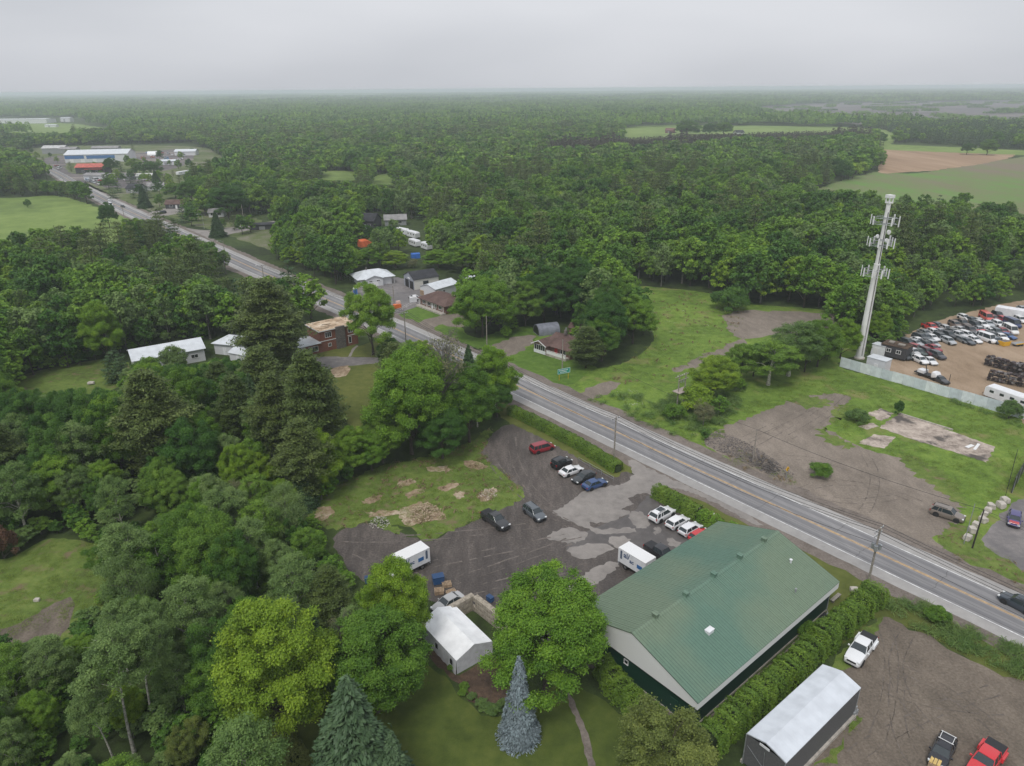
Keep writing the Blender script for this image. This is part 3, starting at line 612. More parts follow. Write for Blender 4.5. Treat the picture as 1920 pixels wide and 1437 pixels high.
# ------------------------------------------------------------------ single trees one can point at
NOT = [
 ('spruce_tree', 'blue_spruce', (974, 1384), 1230, 78, 'silvery blue spruce beside the mulch bed below the big maple'),
 ('spruce_tree', 'spruce', (676, 1500), 1268, 205, 'large green spruce on the garden lawn at the lower edge'),
 ('spruce_tree', 'spruce', (748, 1530), 1372, 100, 'small green spruce tucked against the large garden spruce'),
 ('maple_tree', 'maple_fresh', (1022, 1302), 1092, 218, 'big full maple between the white tent and the green roof'),
 ('maple_tree', 'maple_lime', (752, 1236), 1060, 128, 'yellow-green maple in front of the white truck with cab nose'),
 ('maple_tree', 'maple_green', (708, 1335), 1170, 190, 'wide green maple behind the large garden spruce'),
 ('maple_tree', 'maple_lime', (535, 1372), 1140, 205, 'large yellow-leaved maple above the clipped lawn hedge'),
 ('maple_tree', 'round_olive', (1238, 1530), 1352, 185, 'olive round-headed tree at the corner of the cedar hedge'),
 ('maple_tree', 'maple_fresh', (772, 852), 655, 156, 'tall spreading maple in the clump at the head of the parking lot'),
 ('maple_tree', 'maple_green', (880, 830), 690, 112, 'dense green tree next to the hedge at the parking lot head'),
 ('bare_tree', 'bare', (838, 835), 618, 95, 'sparse half-bare tree rising among the roadside maples'),
 ('maple_tree', 'maple_deep', (932, 782), 715, 60, 'bushy small tree at the top end of the long hedge'),
 ('maple_tree', 'maple_green', (718, 868), 775, 90, 'low maple between the rough ground and the pines'),
 ('maple_tree', 'maple_fresh', (660, 885), 800, 80, 'bright green young maple on the wood edge by the rough ground'),
 ('maple_tree', 'maple_deep', (830, 860), 762, 100, 'leafy maple low on the lot side of the roadside clump'),
 ('maple_tree', 'maple_fresh', (700, 665), 533, 100, 'lone lawn maple beside the brick house'),
 ('shrub', 'shrub_deep', (732, 668), 634, 48, 'dark round shrub between the lone lawn maple and the road'),
 ('pine_tree', 'pine_b', (1098, 690), 612, 62, 'dark pine against the end of the brown-roofed house'),
 ('maple_tree', 'maple_green', (1128, 678), 598, 72, 'dark leafy tree behind the pine at the brown-roofed house'),
 ('maple_tree', 'maple_fresh', (1186, 645), 553, 78, 'bright green tree at the meadow corner behind the house'),
 ('maple_tree', 'maple_fresh', (905, 632), 518, 108, 'broad maple beside the brown bungalow'),
 ('maple_tree', 'maple_green', (985, 612), 530, 70, 'round maple between the bungalow and the arched shed'),
 ('maple_tree', 'maple_lime', (893, 625), 575, 44, 'small lime-green tree in front of the broad bungalow maple'),
 ('maple_tree', 'maple_deep', (1020, 605), 498, 95, 'dark dense maple behind the arched shed'),
 ('maple_tree', 'maple_deep', (1085, 600), 488, 95, 'dark dense maple behind the brown-roofed house'),
 ('maple_tree', 'maple_green', (1150, 620), 525, 70, 'green tree between the dense maples and the meadow'),
 ('maple_tree', 'maple_lime', (1335, 745), 672, 92, 'round yellow-green tree beside the ditch in the meadow'),
 ('shrub', 'shrub_lime', (1305, 770), 722, 60, 'bright shrub at the foot of the twin-pole platform'),
 ('shrub', 'shrub', (1265, 785), 756, 40, 'green shrub in the ditch in front of the twin poles'),
 ('shrub', 'khaki', (1318, 800), 752, 40, 'thin brownish bush in the ditch near the culvert'),
 ('maple_tree', 'maple_green', (1388, 715), 648, 62, 'green bushy tree nearest the yellow-green ditch tree'),
 ('poplar_tree', 'poplar_b', (1440, 722), 632, 84, 'green upright poplar second from the ditch tree'),
 ('poplar_tree', 'poplar_a', (1478, 705), 600, 82, 'tall grey-green poplar in the middle of the hedgerow'),
 ('maple_tree', 'maple_green', (1532, 688), 602, 70, 'green tree in the hedgerow close to the white tower'),
 ('maple_tree', 'maple_lime', (1575, 672), 600, 58, 'yellow-leaved tree at the foot of the white tower'),
 ('maple_tree', 'maple_lime', (1640, 645), 585, 45, 'yellow-green tree behind the white tower'),
 ('maple_tree', 'maple_lime', (1592, 585), 518, 66, 'round lime tree at the meadow edge beyond the tower'),
 ('shrub', 'shrub_deep', (1365, 582), 537, 66, 'big round shrub at the back of the meadow'),
 ('shrub', 'shrub_deep', (1683, 778), 750, 17, 'small upright shrub at the corner of the broken slab'),
 ('shrub', 'shrub_soft', (1890, 785), 750, 38, 'round bush against the corrugated fence'),
 ('shrub', 'shrub_soft', (1605, 790), 768, 40, 'blue-green low bush left of the broken slab'),
 ('shrub', 'shrub', (1538, 892), 868, 42, 'green weed clump alone on the pale gravel lot'),
 ('pine_tree', 'pine_a', (312, 905), 692, 130, 'very large dark pine in front of the long white shed'),
 ('pine_tree', 'pine_b', (600, 885), 655, 105, 'tall tapering pine beside the house lawn'),
 ('pine_tree', 'pine_a', (520, 720), 520, 120, 'wide-limbed pine hiding the end of the brick house'),
 ('pine_tree', 'pine_b', (505, 800), 650, 95, 'dark pine between the white sheds and the tall tapering pine'),
 ('cedar_tree', 'cedar', (222, 715), 655, 48, 'dark brownish cedar at the corner of the long white shed'),
 ('maple_tree', 'maple_lime', (206, 680), 568, 70, 'bright green maple behind the dark cedar'),
 ('shrub', 'shrub_rust', (8, 1048), 985, 50, 'rust-brown bush at the edge of the grassy clearing'),
 ('shrub', 'khaki', (452, 985), 898, 66, 'pale sparsely leaved bush beside the dark pines'),
 ('willow_tree', 'willow', (548, 1030), 900, 92, 'feathery grey-green willow at the edge of the rough ground'),
 ('willow_tree', 'willow', (262, 1170), 1035, 100, 'feathery pale tree on the bank above the dirt patch'),
 ('willow_tree', 'willow', (320, 1060), 965, 70, 'light green feathery tree by the grassy clearing'),
 ('poplar_tree', 'poplar_a', (560, 1170), 1045, 85, 'pale poplar between the willow and the yellow-leaved maple'),
 ('bare_tree', 'bare', (655, 1290), 1150, 60, 'leafless grey tree between the two yellow maples'),
 ('birch_tree', 'aspen', (252, 1412), 1170, 110, 'white-trunked aspen leaning over the lower wood'),
 ('birch_tree', 'aspen', (218, 1440), 1300, 70, 'bent white-trunked aspen at the lower edge of the wood'),
 ('birch_tree', 'aspen', (292, 1370), 1170, 90, 'straight white-trunked aspen beside the leaning one'),
 ('birch_tree', 'aspen', (252, 1308), 1140, 80, 'thin white-trunked aspen behind the leaning one'),
 ('birch_tree', 'poplar_a', (372, 1250), 1080, 90, 'pale-trunked poplar behind the yellow-leaved maple'),
 ('shrub', 'round_olive', (358, 1437), 1368, 72, 'olive-topped bush left of the clipped lawn hedge'),
 ('maple_tree', 'maple_lime', (648, 516), 462, 62, 'bright lime maple left of the white hip-roofed building'),
 ('maple_tree', 'maple_fresh', (692, 504), 466, 50, 'fresh green maple behind the white hip-roofed building'),
 ('maple_tree', 'maple_lime', (742, 503), 472, 54, 'lime maple between the hip-roofed building and the dark-roofed garage'),
 ('maple_tree', 'maple_lime', (822, 503), 470, 56, 'lime maple behind the dark-roofed garage'),
 ('maple_tree', 'maple_fresh', (868, 510), 458, 62, 'fresh green maple behind the low white outbuilding'),
 ('shrub', 'khaki', (775, 503), 484, 24, 'brownish thin bush behind the dark-roofed garage'),
 ('shrub', 'shrub_soft', (330, 700), 648, 50, 'grey-green bush in front of the long white shed'),
 ('shrub', 'shrub', (280, 712), 668, 50, 'green bush at the near corner of the long white shed'),
 ('shrub', 'shrub_lime', (395, 725), 680, 60, 'bright bush between the long white shed and the hip-roofed shed'),
 ('maple_tree', 'maple_green', (1288, 258), 227, 46, 'broad tree between the red barn and the farmhouse in the far pasture'),
 ('maple_tree', 'maple_deep', (1330, 256), 231, 30, 'dark tree beside the broad tree in the far pasture'),
 ('maple_tree', 'maple_green', (1356, 256), 230, 34, 'tree close to the white farmhouse in the far pasture'),
 ('maple_tree', 'maple_green', (1850, 291), 262, 30, 'broad green tree by the round dark one at the ploughed field'),
 ('maple_tree', 'maple_deep', (1412, 706), 645, 60, 'dark green tree filling the hedgerow behind the upright poplar'),
 ('maple_tree', 'maple_green', (1508, 698), 606, 64, 'green tree between the tall poplar and the trees by the tower'),
 ('maple_tree', 'maple_green', (1645, 272), 248, 20, 'lone tree at the corner of the ploughed field'),
 ('maple_tree', 'maple_deep', (1812, 290), 268, 22, 'round dark tree at the edge of the ploughed field'),
 ('spruce_tree', 'dark_spruce', (272, 390), 345, 28, 'dark roadside spruce by the slate-roofed village house'),
 ('spruce_tree', 'dark_spruce', (410, 445), 395, 34, 'dark conical spruce at the side street corner'),
 ('spruce_tree', 'dark_spruce', (295, 352), 318, 24, 'black-green spruce before the white trailers'),
 ('maple_tree', 'maple_deep', (206, 428), 380, 32, 'dark tree on the near verge of the highway'),
 ('maple_tree', 'maple_deep', (362, 385), 335, 52, 'dark round tree behind the brown village bungalow'),
 ('maple_tree', 'maple_green', (330, 372), 345, 40, 'green tree beside the brown village bungalow'),
 ('maple_tree', 'maple_deep', (430, 412), 345, 75, 'big dark maple by the side street'),
 ('shrub', 'shrub_deep', (370, 402), 375, 36, 'large dark bush at the bungalow driveway'),
 ('maple_tree', 'maple_lime', (252, 318), 298, 30, 'yellow-green tree in front of the blue warehouse'),
 ('maple_tree', 'maple_deep', (210, 325), 296, 26, 'dark tree at the end of the red-roofed shop'),
 ('maple_tree', 'maple_deep', (285, 330), 303, 36, 'dark broad tree beside the yellow-green one by the warehouse'),
 ('maple_tree', 'maple_deep', (205, 355), 335, 26, 'dark tree by the highway before the slate-roofed house'),
 ('shrub', 'shrub_deep', (53, 390), 373, 12, 'lone dark bush in the west field'),
 ('shrub', 'shrub_lime', (271, 340), 325, 18, 'small lime bush among the village trailers'),
]
NOTPT = []
for nm, key, b, ty, wd, lab in NOT:
    e = tree_px(nm, key, b, ty, wd, lab, 'shrub' if nm == 'shrub' else 'tree'); NOTPT.append((e.location.x, e.location.y, max(1.5, wd/2*e.location.y/F*.75)))

# ------------------------------------------------------------------ where the wood does not grow (outlines read off the photo, on the ground)
CLEAR = [
 [(600, 955), (640, 918), (720, 878), (830, 852), (880, 828), (925, 795), (945, 745), (1000, 770), (1190, 840), (1300, 890), (1600, 1030), (2000, 1230), (2000, 1700), (1100, 1700), (640, 1700), (480, 1460), (470, 1390), (560, 1330), (660, 1290), (720, 1250), (690, 1120), (640, 1065), (600, 1010)],
 [(-300, 1110), (0, 1050), (95, 1012), (200, 1022), (260, 1010), (255, 1055), (200, 1115), (140, 1170), (30, 1225), (-300, 1280)],
 [(535, 690), (560, 670), (540, 640), (560, 615), (640, 600), (760, 635), (770, 670), (722, 690), (735, 720), (738, 805), (740, 850), (690, 880), (640, 860), (625, 790), (610, 720)],
 [(50, 712), (140, 688), (205, 678), (240, 668), (300, 652), (368, 636), (392, 648), (412, 642), (470, 632), (490, 670), (460, 690), (395, 672), (385, 690), (250, 700), (215, 735), (60, 742)],
 [(640, 600), (640, 560), (655, 518), (740, 500), (885, 496), (905, 545), (880, 575), (880, 610), (960, 640), (1000, 610), (1070, 612), (1095, 690), (1150, 670), (1222, 645), (1190, 578), (1165, 545), (1205, 535), (1335, 550), (1400, 572), (1480, 572), (1565, 590), (1572, 625), (1500, 655), (1440, 690), (1380, 735), (1330, 800), (1310, 840), (980, 720), (760, 620)],
 [(1380, 735), (1440, 725), (1560, 692), (1575, 665), (1640, 662), (1690, 650), (1690, 618), (1780, 588), (1920, 560), (2100, 540), (2100, 1160), (1900, 1110), (1310, 850)],
 [(-300, 372), (0, 372), (95, 367), (130, 372), (190, 392), (262, 425), (225, 482), (-300, 487)],
 [(25, 293), (75, 275), (360, 268), (425, 297), (435, 330), (350, 345), (372, 372), (372, 405), (300, 415), (240, 392), (120, 335)],
 [(275, 405), (350, 382), (375, 405), (470, 405), (560, 400), (620, 400), (622, 410), (520, 425), (520, 480), (480, 480), (400, 452), (345, 432)],
 [(602, 322), (668, 323), (662, 350), (615, 352)], [(694, 326), (742, 327), (732, 356), (705, 358)],
 [(672, 405), (800, 415), (815, 480), (775, 490), (735, 455), (670, 460)],
 [(1500, 378), (1560, 345), (1652, 322), (1640, 275), (1700, 268), (2000, 285), (2000, 490), (1890, 440), (1880, 420), (1700, 408)],
 [(1150, 242), (1260, 235), (1560, 238), (1665, 245), (1650, 262), (1625, 262), (1500, 262), (1240, 272), (1175, 260)],
 [(1640, 268), (1660, 248), (1682, 250), (1675, 275)],
 [(-300, 220), (140, 221), (215, 243), (205, 260), (0, 252), (-300, 255)],
 [(1400, 203), (1560, 194), (1990, 189), (1990, 236), (1690, 238), (1560, 229), (1450, 219)],
 [(1860, 600), (1960, 540), (2050, 540), (2050, 640)],
 [(1060, 177), (1220, 175.5), (1230, 178.5), (1080, 180.5)], [(560, 181), (700, 179.5), (720, 182.5), (580, 184.5)], [(300, 200), (400, 197), (420, 201), (320, 205)], [(860, 197), (960, 195), (970, 198), (880, 201)],
]
NOSHOW = [[(555, 935), (640, 915), (720, 875), (600, 1005), (640, 1065), (690, 1120), (560, 1330), (480, 1390)]]
RC = np.array([(p.x, p.y) for p in ROADC[::2]])
def road_dist(x, y):
    d = np.full(x.shape, 1e9)
    for cx, cy in RC: d = np.minimum(d, (x-cx)**2+(y-cy)**2)
    return np.sqrt(d)
def grow(y0, y1, sp, rng):
    ys = np.arange(y0, y1, sp); P = []
    for yy in ys:
        hw = yy*.80+25; xs = np.arange(-hw, hw, sp); P.append(np.stack([xs, np.full(xs.shape, yy)], 1))
    P = np.concatenate(P); P += rng.uniform(-.72, .72, P.shape)*sp; P = P[rng.random(len(P)) > .07]
    px, py = proj(np.c_[P, np.zeros(len(P))]) if False else (None, None)
    v = np.c_[P, np.zeros(len(P))]-np.array([0, 0, H0]); zz = v@FW; px = CX+F*(v@RT)/zz; py = CY-F*(v@UP)/zz
    ok = (px > -260) & (px < 2180) & (py < 1640)
    for c in CLEAR: ok &= ~in_poly(px, py, c)
    ok &= road_dist(P[:, 0], P[:, 1]) > (8 + sp*.7)
    for x, y, r in NOTPT: ok &= (P[:, 0]-x)**2+(P[:, 1]-y)**2 > r*r
    return P[ok], px[ok], py[ok]
def blob(x, y, s, seed):
    """cheap smooth pseudo-noise for species patches"""
    r = np.random.default_rng(seed); o = np.zeros(np.shape(x))
    for _ in range(6):
        a, f, p = r.uniform(0, 2*PI), r.uniform(.6, 1.6)/s, r.uniform(0, 6.28); o = o+np.sin((x*math.cos(a)+y*math.sin(a))*f*2*PI+p)
    return o/6
PLANT = [[(1020, 300), (1030, 285), (1240, 272), (1400, 264), (1630, 252), (1630, 272), (1400, 282), (1230, 292), (1090, 305)]]
CONW = [[(1655, 262), (1670, 240), (1800, 232), (2000, 225), (2000, 285), (1880, 278), (1700, 268)], [(1420, 236), (1560, 236), (1560, 222), (1430, 219)]]
def species(P, px, py, rng):
    """index into KIND for every tree of the wood"""
    n = len(P); u = np.clip(rng.random(n)*.6+.4*(blob(P[:, 0], P[:, 1], 45, 17)*1.6+.5), 0, 1); b = blob(P[:, 0], P[:, 1], 90, 3); b2 = blob(P[:, 0], P[:, 1], 60, 9)
    k = np.where(u < .24, 0, np.where(u < .42, 1, np.where(u < .58, 2, np.where(u < .74, 3, np.where(u < .86, 4, 5)))))
    pine = (rng.random(n) < np.clip(.12+1.2*b, .03, .8)); k = np.where(pine, np.where(rng.random(n) < .6, 6, 7), k)
    lime = (~pine) & (rng.random(n) < np.clip(.09+.6*b2, .02, .4)); k = np.where(lime, 8, k)
    right = (px > 1080) & (py > 430) & (px < 1640); k = np.where(right & pine & (rng.random(n) < .8), 2, k)
    low = (py > 1000) & (px < 700); k = np.where(low & (rng.random(n) < .62), np.where(rng.random(n) < .5, 3, 4), k)
    for c in PLANT: k = np.where(in_poly(px, py, c), 9, k)
    for c in CONW: k = np.where(in_poly(px, py, c) & (rng.random(n) < .85), 7, k)
    return k
KIND = ['maple_a', 'maple_b', 'maple_c', 'poplar_a', 'poplar_b', 'maple_deep', 'pine_a', 'dark_spruce', 'maple_lime', 'maroon']
KNAME = ['maple_tree', 'maple_tree', 'maple_tree', 'poplar_tree', 'poplar_tree', 'maple_tree', 'pine_tree', 'spruce_tree', 'maple_tree', 'pine_tree']
HTS = [14.5, 13, 12.5, 14, 12, 15, 17, 13, 11, 15]
def dims(P, px, py, k, rng):
    H = np.array(HTS)[k]*rng.uniform(.62, 1.28, len(k))
    H = np.where((py > 480) & (px > 1000), H*1.12, H)
    H = np.where((py > 960) & (px < 720), H*.78, H)                 # younger wood by the lot
    H = np.where((py < 560) & (py > 440) & (px < 560), H*.85, H)
    H = np.where((px > 1640) & (py > 520), H*.62, H)
    H = np.where((px > 1600) & (py > 395) & (py < 470), H*.85, H)
    R = H*np.array([.31, .33, .31, .21, .22, .31, .22, .21, .34, .2])[k]*rng.uniform(.85, 1.2, len(k)); return H, R
# places that stay in view over the trees in front of them: x0, x1, top, bottom on the photo
OPEN = [(235, 388, 620, 686), (398, 470, 620, 676), (50, 236, 688, 735), (545, 665, 588, 690), (622, 738, 650, 812), (-20, 215, 1020, 1105), (-20, 140, 1105, 1195), (-20, 185, 368, 424), (418, 525, 466, 520), (195, 292, 372, 410), (352, 398, 428, 441), (60, 250, 280, 340), (250, 360, 278, 322), (640, 885, 500, 602), (640, 765, 975, 1062), (600, 905, 868, 985), (604, 668, 322, 338), (700, 738, 327, 346), (742, 806, 422, 482), (668, 696, 408, 464), (1640, 1960, 270, 362), (1528, 1645, 330, 356), (1165, 1250, 246, 262), (1290, 1555, 240, 252), (135, 330, 1236, 1420), (1690, 1925, 585, 650), (1180, 1600, 550, 640), (730, 900, 595, 640), (1610, 1680, 636, 690), (715, 735, 405, 424), (900, 950, 216, 222), (-20, 135, 220, 250)]
def see_past(P, px, py, H, R):
    keep = np.ones(len(P), bool); d = np.hypot(P[:, 1], H0)
    top = np.empty(len(P)); v = np.c_[P, H]-np.array([0, 0, H0]); top = CY-F*(v@UP)/(v@FW); rp = R*F/d
    rj = np.random.default_rng(int(len(P))); YJ = rj.normal(0, 2.5, len(P))
    for x0, x1, y0, y1 in OPEN:
        hit = (px+rp*.6 > x0) & (px-rp*.6 < x1) & (py > y1-3) & (top < y1+YJ); fr = np.clip((py-y1)/np.maximum(py-top, 1), 0, 1)
        keep &= ~(hit & (fr < .22)); k = np.where(hit, np.maximum(fr, .22), 1.0); H = H*k; R = R*np.sqrt(k); v = np.c_[P, H]-np.array([0, 0, H0]); top = CY-F*(v@UP)/(v@FW); rp = R*F/d
    return keep, H, R
rg = np.random.default_rng(21)
PA, pxa, pya = grow(38, 330, 5.4, rg); KA = species(PA, pxa, pya, rg); HA, RA = dims(PA, pxa, pya, KA, rg); kp, HA, RA = see_past(PA, pxa, pya, HA, RA); PA, pxa, pya, KA, HA, RA = (q[kp] for q in (PA, pxa, pya, KA, HA, RA))
inside = (pxa > -110) & (pxa < 1990) & (pya < 1640); order = np.argsort(np.where(inside, np.hypot(PA[:, 0], PA[:, 1]), 1e9))
N_SINGLE = 236
def zone(px, py):
    if px < 720 and py > 960: return 'lower wood beside the lot'
    if px < 720 and py > 780: return 'dark wood facing the grassy clearing'
    if px < 560: return 'wood round the white-roofed sheds'
    if px > 1560: return 'scrub behind the scrapyard'
    return 'wood behind the meadow'
ADJ = {0: 'green broad-crowned tree', 1: 'fresh green round tree', 2: 'dark green spreading tree', 3: 'grey-green slender tree', 4: 'mid-green slender tree', 5: 'deep green heavy tree', 6: 'olive-dark pine', 7: 'dark pointed spruce', 8: 'yellow-green tree', 9: 'dark pine'}
single = set(order[:N_SINGLE].tolist())
for i in order[:N_SINGLE]:
    k = KA[i]; z = zone(pxa[i], pya[i])
    tree(KNAME[k], KIND[k] if KIND[k] != 'maroon' else 'pine_b', (PA[i, 0], PA[i, 1], 0), HA[i], RA[i], f'{ADJ[k]} standing in the {z}', 'tree', f'{ADJ[k]}s in the {z}')

# ------------------------------------------------------------------ the rest of the forest: one mass
FC = bpy.data.collections.new('forest_kinds')
def add_kind(me):
    o = bpy.data.objects.new('kind_%03d' % len(FC.objects), me); FC.objects.link(o); return len(FC.objects)-1
MID = []; FARK = []; PATCH = []
# unit trees: height 10, radius scaled per tree
def mid(gen, leaf, bark): return add_kind(joined('forest_tree', gen, leaf, bark))
g1 = broad(31, 10, 3.2, .5, 'round', 84, 52, .5, limbs=6, clr=(.12, .25)); g2 = broad(32, 10, 3.2, .4, 'vase', 76, 52, .5, limbs=6, clr=(.12, .25)); g3 = broad(33, 10, 2.2, 1.2, 'tall', 60, 54, .42, limbs=6, clr=(.17, .3), open_=.6)
g4 = conifer(34, 10, 2.3, 1.2, 'pine', .5, .75); g5 = conifer(35, 10, 2.3, .5, 'dense', .6, .8); g6 = conifer(37, 10, 2.0, 3.5, 'dense', .6, .8); g7 = broad(38, 10, 3.2, .5, 'round', 90, 48, .5, limbs=6, clr=(.11, .24))
for g, lf, bk in ((g1, 'green', 'bark'), (g7, 'fresh', 'bark'), (g2, 'deep', 'bark'), (g3, 'soft', 'greybark'), (g3, 'green', 'greybark'), (g1, 'deep', 'bark'), (g4, 'pine', 'bark'), (g5, 'darkspruce', 'bark'), (g7, 'lime', 'bark'), (g6, 'maroon_pine', 'bark')):
    MID.append(mid(g, lf, bk))
f1 = broad(41, 10, 3.2, 1.4, 'round', 22, 30, 1.2, limbs=0, clr=(.28, .42)); f2 = broad(42, 10, 3.0, 1.2, 'vase', 22, 30, 1.2, limbs=0, clr=(.28, .42)); f3 = broad(43, 10, 2.4, 2, 'tall', 18, 30, 1.0, limbs=0, clr=(.3, .45)); f4 = conifer(44, 10, 2.3, 1, 'dense', 1.1, .3)
for g, lf, bk in ((f1, 'green', 'bark'), (f2, 'fresh', 'bark'), (f2, 'deep', 'bark'), (f3, 'soft', 'greybark'), (f3, 'green', 'greybark'), (f1, 'deep', 'bark'), (f4, 'pine', 'bark'), (f4, 'darkspruce', 'bark'), (f1, 'lime', 'bark'), (f4, 'maroon_pine', 'bark')):
    FARK.append(mid(g, lf, bk))
SMALL = [MID[i] for i in range(6)]
def patch(seed, leafs, n=42, size=46):
    rng = np.random.default_rng(seed); Vs = []; Qs = []; T = []; MI = []; kk = 0
    for t in range(n):
        x, y = rng.uniform(-size/2, size/2, 2); H = rng.uniform(10, 17); R = rng.uniform(2.8, 4.6); m = 46; con = rng.random() < .2
        d = sphere(m*2, rng); d = d[d[:, 2] > -.25][:m]; c = d*np.array([R, R, H*.42]); c[:, 2] += H*.58
        if con: c[:, :2] *= np.clip(1.25-c[:, 2:3]/H, .12, 1)
        c[:, 0] += x; c[:, 1] += y; nr = unit(d+rng.normal(0, .4, (len(d), 3))+np.array([0, 0, .3])); V, Q = cards(c, nr, 2.5*rng.uniform(.7, 1.3, len(d)), .7, rng)
        Vs.append(V); Qs.append(Q+kk); kk += len(V); T.append(np.full(len(Q), 1+rng.normal(0, .14))+rng.normal(0, .08, len(Q))); MI.append(np.full(len(Q), 2 if con else int(rng.random() < .4)))
    return np_mesh('forest_patch', np.concatenate(Vs), np.concatenate(Qs), [LM[l] for l in leafs], np.concatenate(MI), np.clip(np.concatenate(T), .5, 1.5))
for s_, ls_ in ((51, ('green', 'deep', 'darkspruce')), (52, ('fresh', 'green', 'pine')), (53, ('deep', 'soft', 'darkspruce'))): PATCH.append(add_kind(patch(s_, ls_)))
pts = []; rot = []; scl = []; pid = []
def put(P, k, sx, sz, rng):
    pts.append(np.c_[P, np.zeros(len(P))]); r = np.zeros((len(P), 3)); r[:, 2] = rng.uniform(0, 2*PI, len(P)); rot.append(r); scl.append(np.c_[sx, sx, sz]); pid.append(k)
BASER = np.array([3.2, 3.2, 3.2, 2.2, 2.2, 3.2, 2.3, 2.3, 3.2, 2.0]); BASERF = np.array([3.2, 3.0, 3.0, 2.4, 2.4, 3.2, 2.3, 2.3, 3.2, 2.3])
keep = np.array([i not in single for i in range(len(PA))])
put(PA[keep], np.array(MID)[KA[keep]], RA[keep]/BASER[KA[keep]], HA[keep]/10, rg)
# understorey along the edges of the near wood
PU, pxu, pyu = grow(38, 200, 4.1, np.random.default_rng(77)); ku = rg.integers(0, 6, len(PU)); hu = rg.uniform(2.2, 5.2, len(PU)); ru = hu*.42; kp, hu, ru = see_past(PU, pxu, pyu, hu, ru); PU, ku, hu = PU[kp], ku[kp], hu[kp]; put(PU, np.array(MID)[ku], hu*.42/BASER[ku], hu/10, rg)
PW, pxw, pyw = grow(38, 120, 3.0, np.random.default_rng(78)); sel = (pyw > 990) & (pxw < 720); PW, pxw, pyw = PW[sel], pxw[sel], pyw[sel]; kw = rg.integers(0, 6, len(PW)); hw_ = rg.uniform(1.0, 3.4, len(PW)); rw = hw_*.5; kp, hw_, rw = see_past(PW, pxw, pyw, hw_, rw); PW, kw, hw_, rw = PW[kp], kw[kp], hw_[kp], rw[kp]; put(PW, np.array(SMALL)[kw], rw/BASER[kw], hw_/10, rg)
PB, pxb, pyb = grow(330, 560, 5.8, rg); KB = species(PB, pxb, pyb, rg); HB, RB = dims(PB, pxb, pyb, KB, rg); kp, HB, RB = see_past(PB, pxb, pyb, HB, RB); PB, KB, HB, RB = PB[kp], KB[kp], HB[kp], RB[kp]; put(PB, np.array(MID)[KB], RB/BASER[KB], HB/10, rg)
PC, pxc, pyc = grow(560, 1250, 6.6, rg); KC = species(PC, pxc, pyc, rg); HC, RC_ = dims(PC, pxc, pyc, KC, rg); kp, HC, RC_ = see_past(PC, pxc, pyc, HC, RC_); PC, KC, HC, RC_ = PC[kp], KC[kp], HC[kp], RC_[kp]; put(PC, np.array(FARK)[KC], RC_*1.1/BASERF[KC], HC/10, rg)
# loose trees among the village plots
PV = np.array([tuple(G(x, y))[:2] for x, y in ((70, 300), (95, 296), (128, 298), (152, 298), (166, 300), (205, 320), (218, 318), (228, 322), (262, 325), (240, 310), (275, 312), (300, 316), (318, 312), (335, 318), (350, 312), (372, 340), (300, 340), (318, 345), (338, 350), (355, 352), (345, 372), (322, 360), (300, 365), (262, 365), (222, 362), (213, 372), (252, 372), (192, 335), (205, 345), (180, 320), (232, 340), (246, 338), (398, 340), (420, 345), (405, 380), (420, 395), (392, 385), (445, 395), (465, 385), (345, 418), (360, 425), (372, 415), (418, 430), (440, 432), (455, 440), (470, 436), (300, 390), (352, 400), (190, 300), (82, 304), (108, 306), (134, 322), (170, 332), (196, 342), (214, 348), (222, 338), (245, 345), (262, 350), (254, 330), (282, 345), (290, 360), (278, 372), (310, 352), (325, 330), (360, 330), (375, 322), (385, 345), (300, 300), (270, 305), (340, 300), (318, 305), (356, 318), (60, 288), (140, 285), (250, 284), (360, 290))]); kv = rg.choice([0, 1, 2, 5, 7, 8, 6], len(PV)); hv = rg.uniform(4, 10, len(PV)); put(PV, np.array(MID)[kv], hv*.36/BASER[kv], hv/10, rg)
PL, plx, ply = grow(560, 1400, 4.0, np.random.default_rng(91)); sel = in_poly(plx, ply, PLANT[0]); PL = PL[sel]; put(PL, np.full(len(PL), FARK[9]), rg.uniform(.75, 1.0, len(PL)), rg.uniform(.95, 1.2, len(PL)), rg)
PD, pxd, pyd = grow(1250, 3600, 40, rg); q = rg.uniform(.85, 1.2, len(PD)); put(PD, np.array(PATCH)[np.clip((blob(PD[:, 0], PD[:, 1], 420, 8)*2.6+1.5+rg.normal(0, .45, len(PD))).astype(int), 0, 2)], q*1.05, q*rg.uniform(.8, 1.25, len(PD)), rg)
PQ = np.random.default_rng(5).uniform((560, 1250), (2300, 3000), (900, 2)); v_ = np.c_[PQ, np.zeros(len(PQ))]-np.array([0, 0, H0]); qx, qy = CX+F*(v_@RT)/(v_@FW), CY-F*(v_@UP)/(v_@FW); PQ = PQ[in_poly(qx, qy, CLEAR[16]) & (blob(PQ[:, 0]*.35, PQ[:, 1], 160, 4) > .16)]; put(PQ, rg.choice(PATCH, len(PQ)), rg.uniform(.5, 1.1, len(PQ)), rg.uniform(.35, .8, len(PQ)), rg)
PE, pxe, pye = grow(3600, 12500, 95, rg); b = blob(PE[:, 0], PE[:, 1], 1500, 5) > -.28; PE = PE[b]; q = rg.uniform(.9, 1.2, len(PE)); put(PE, rg.choice(PATCH, len(PE)), q*2.6, q*rg.uniform(.85, 1.5, len(PE)), rg)
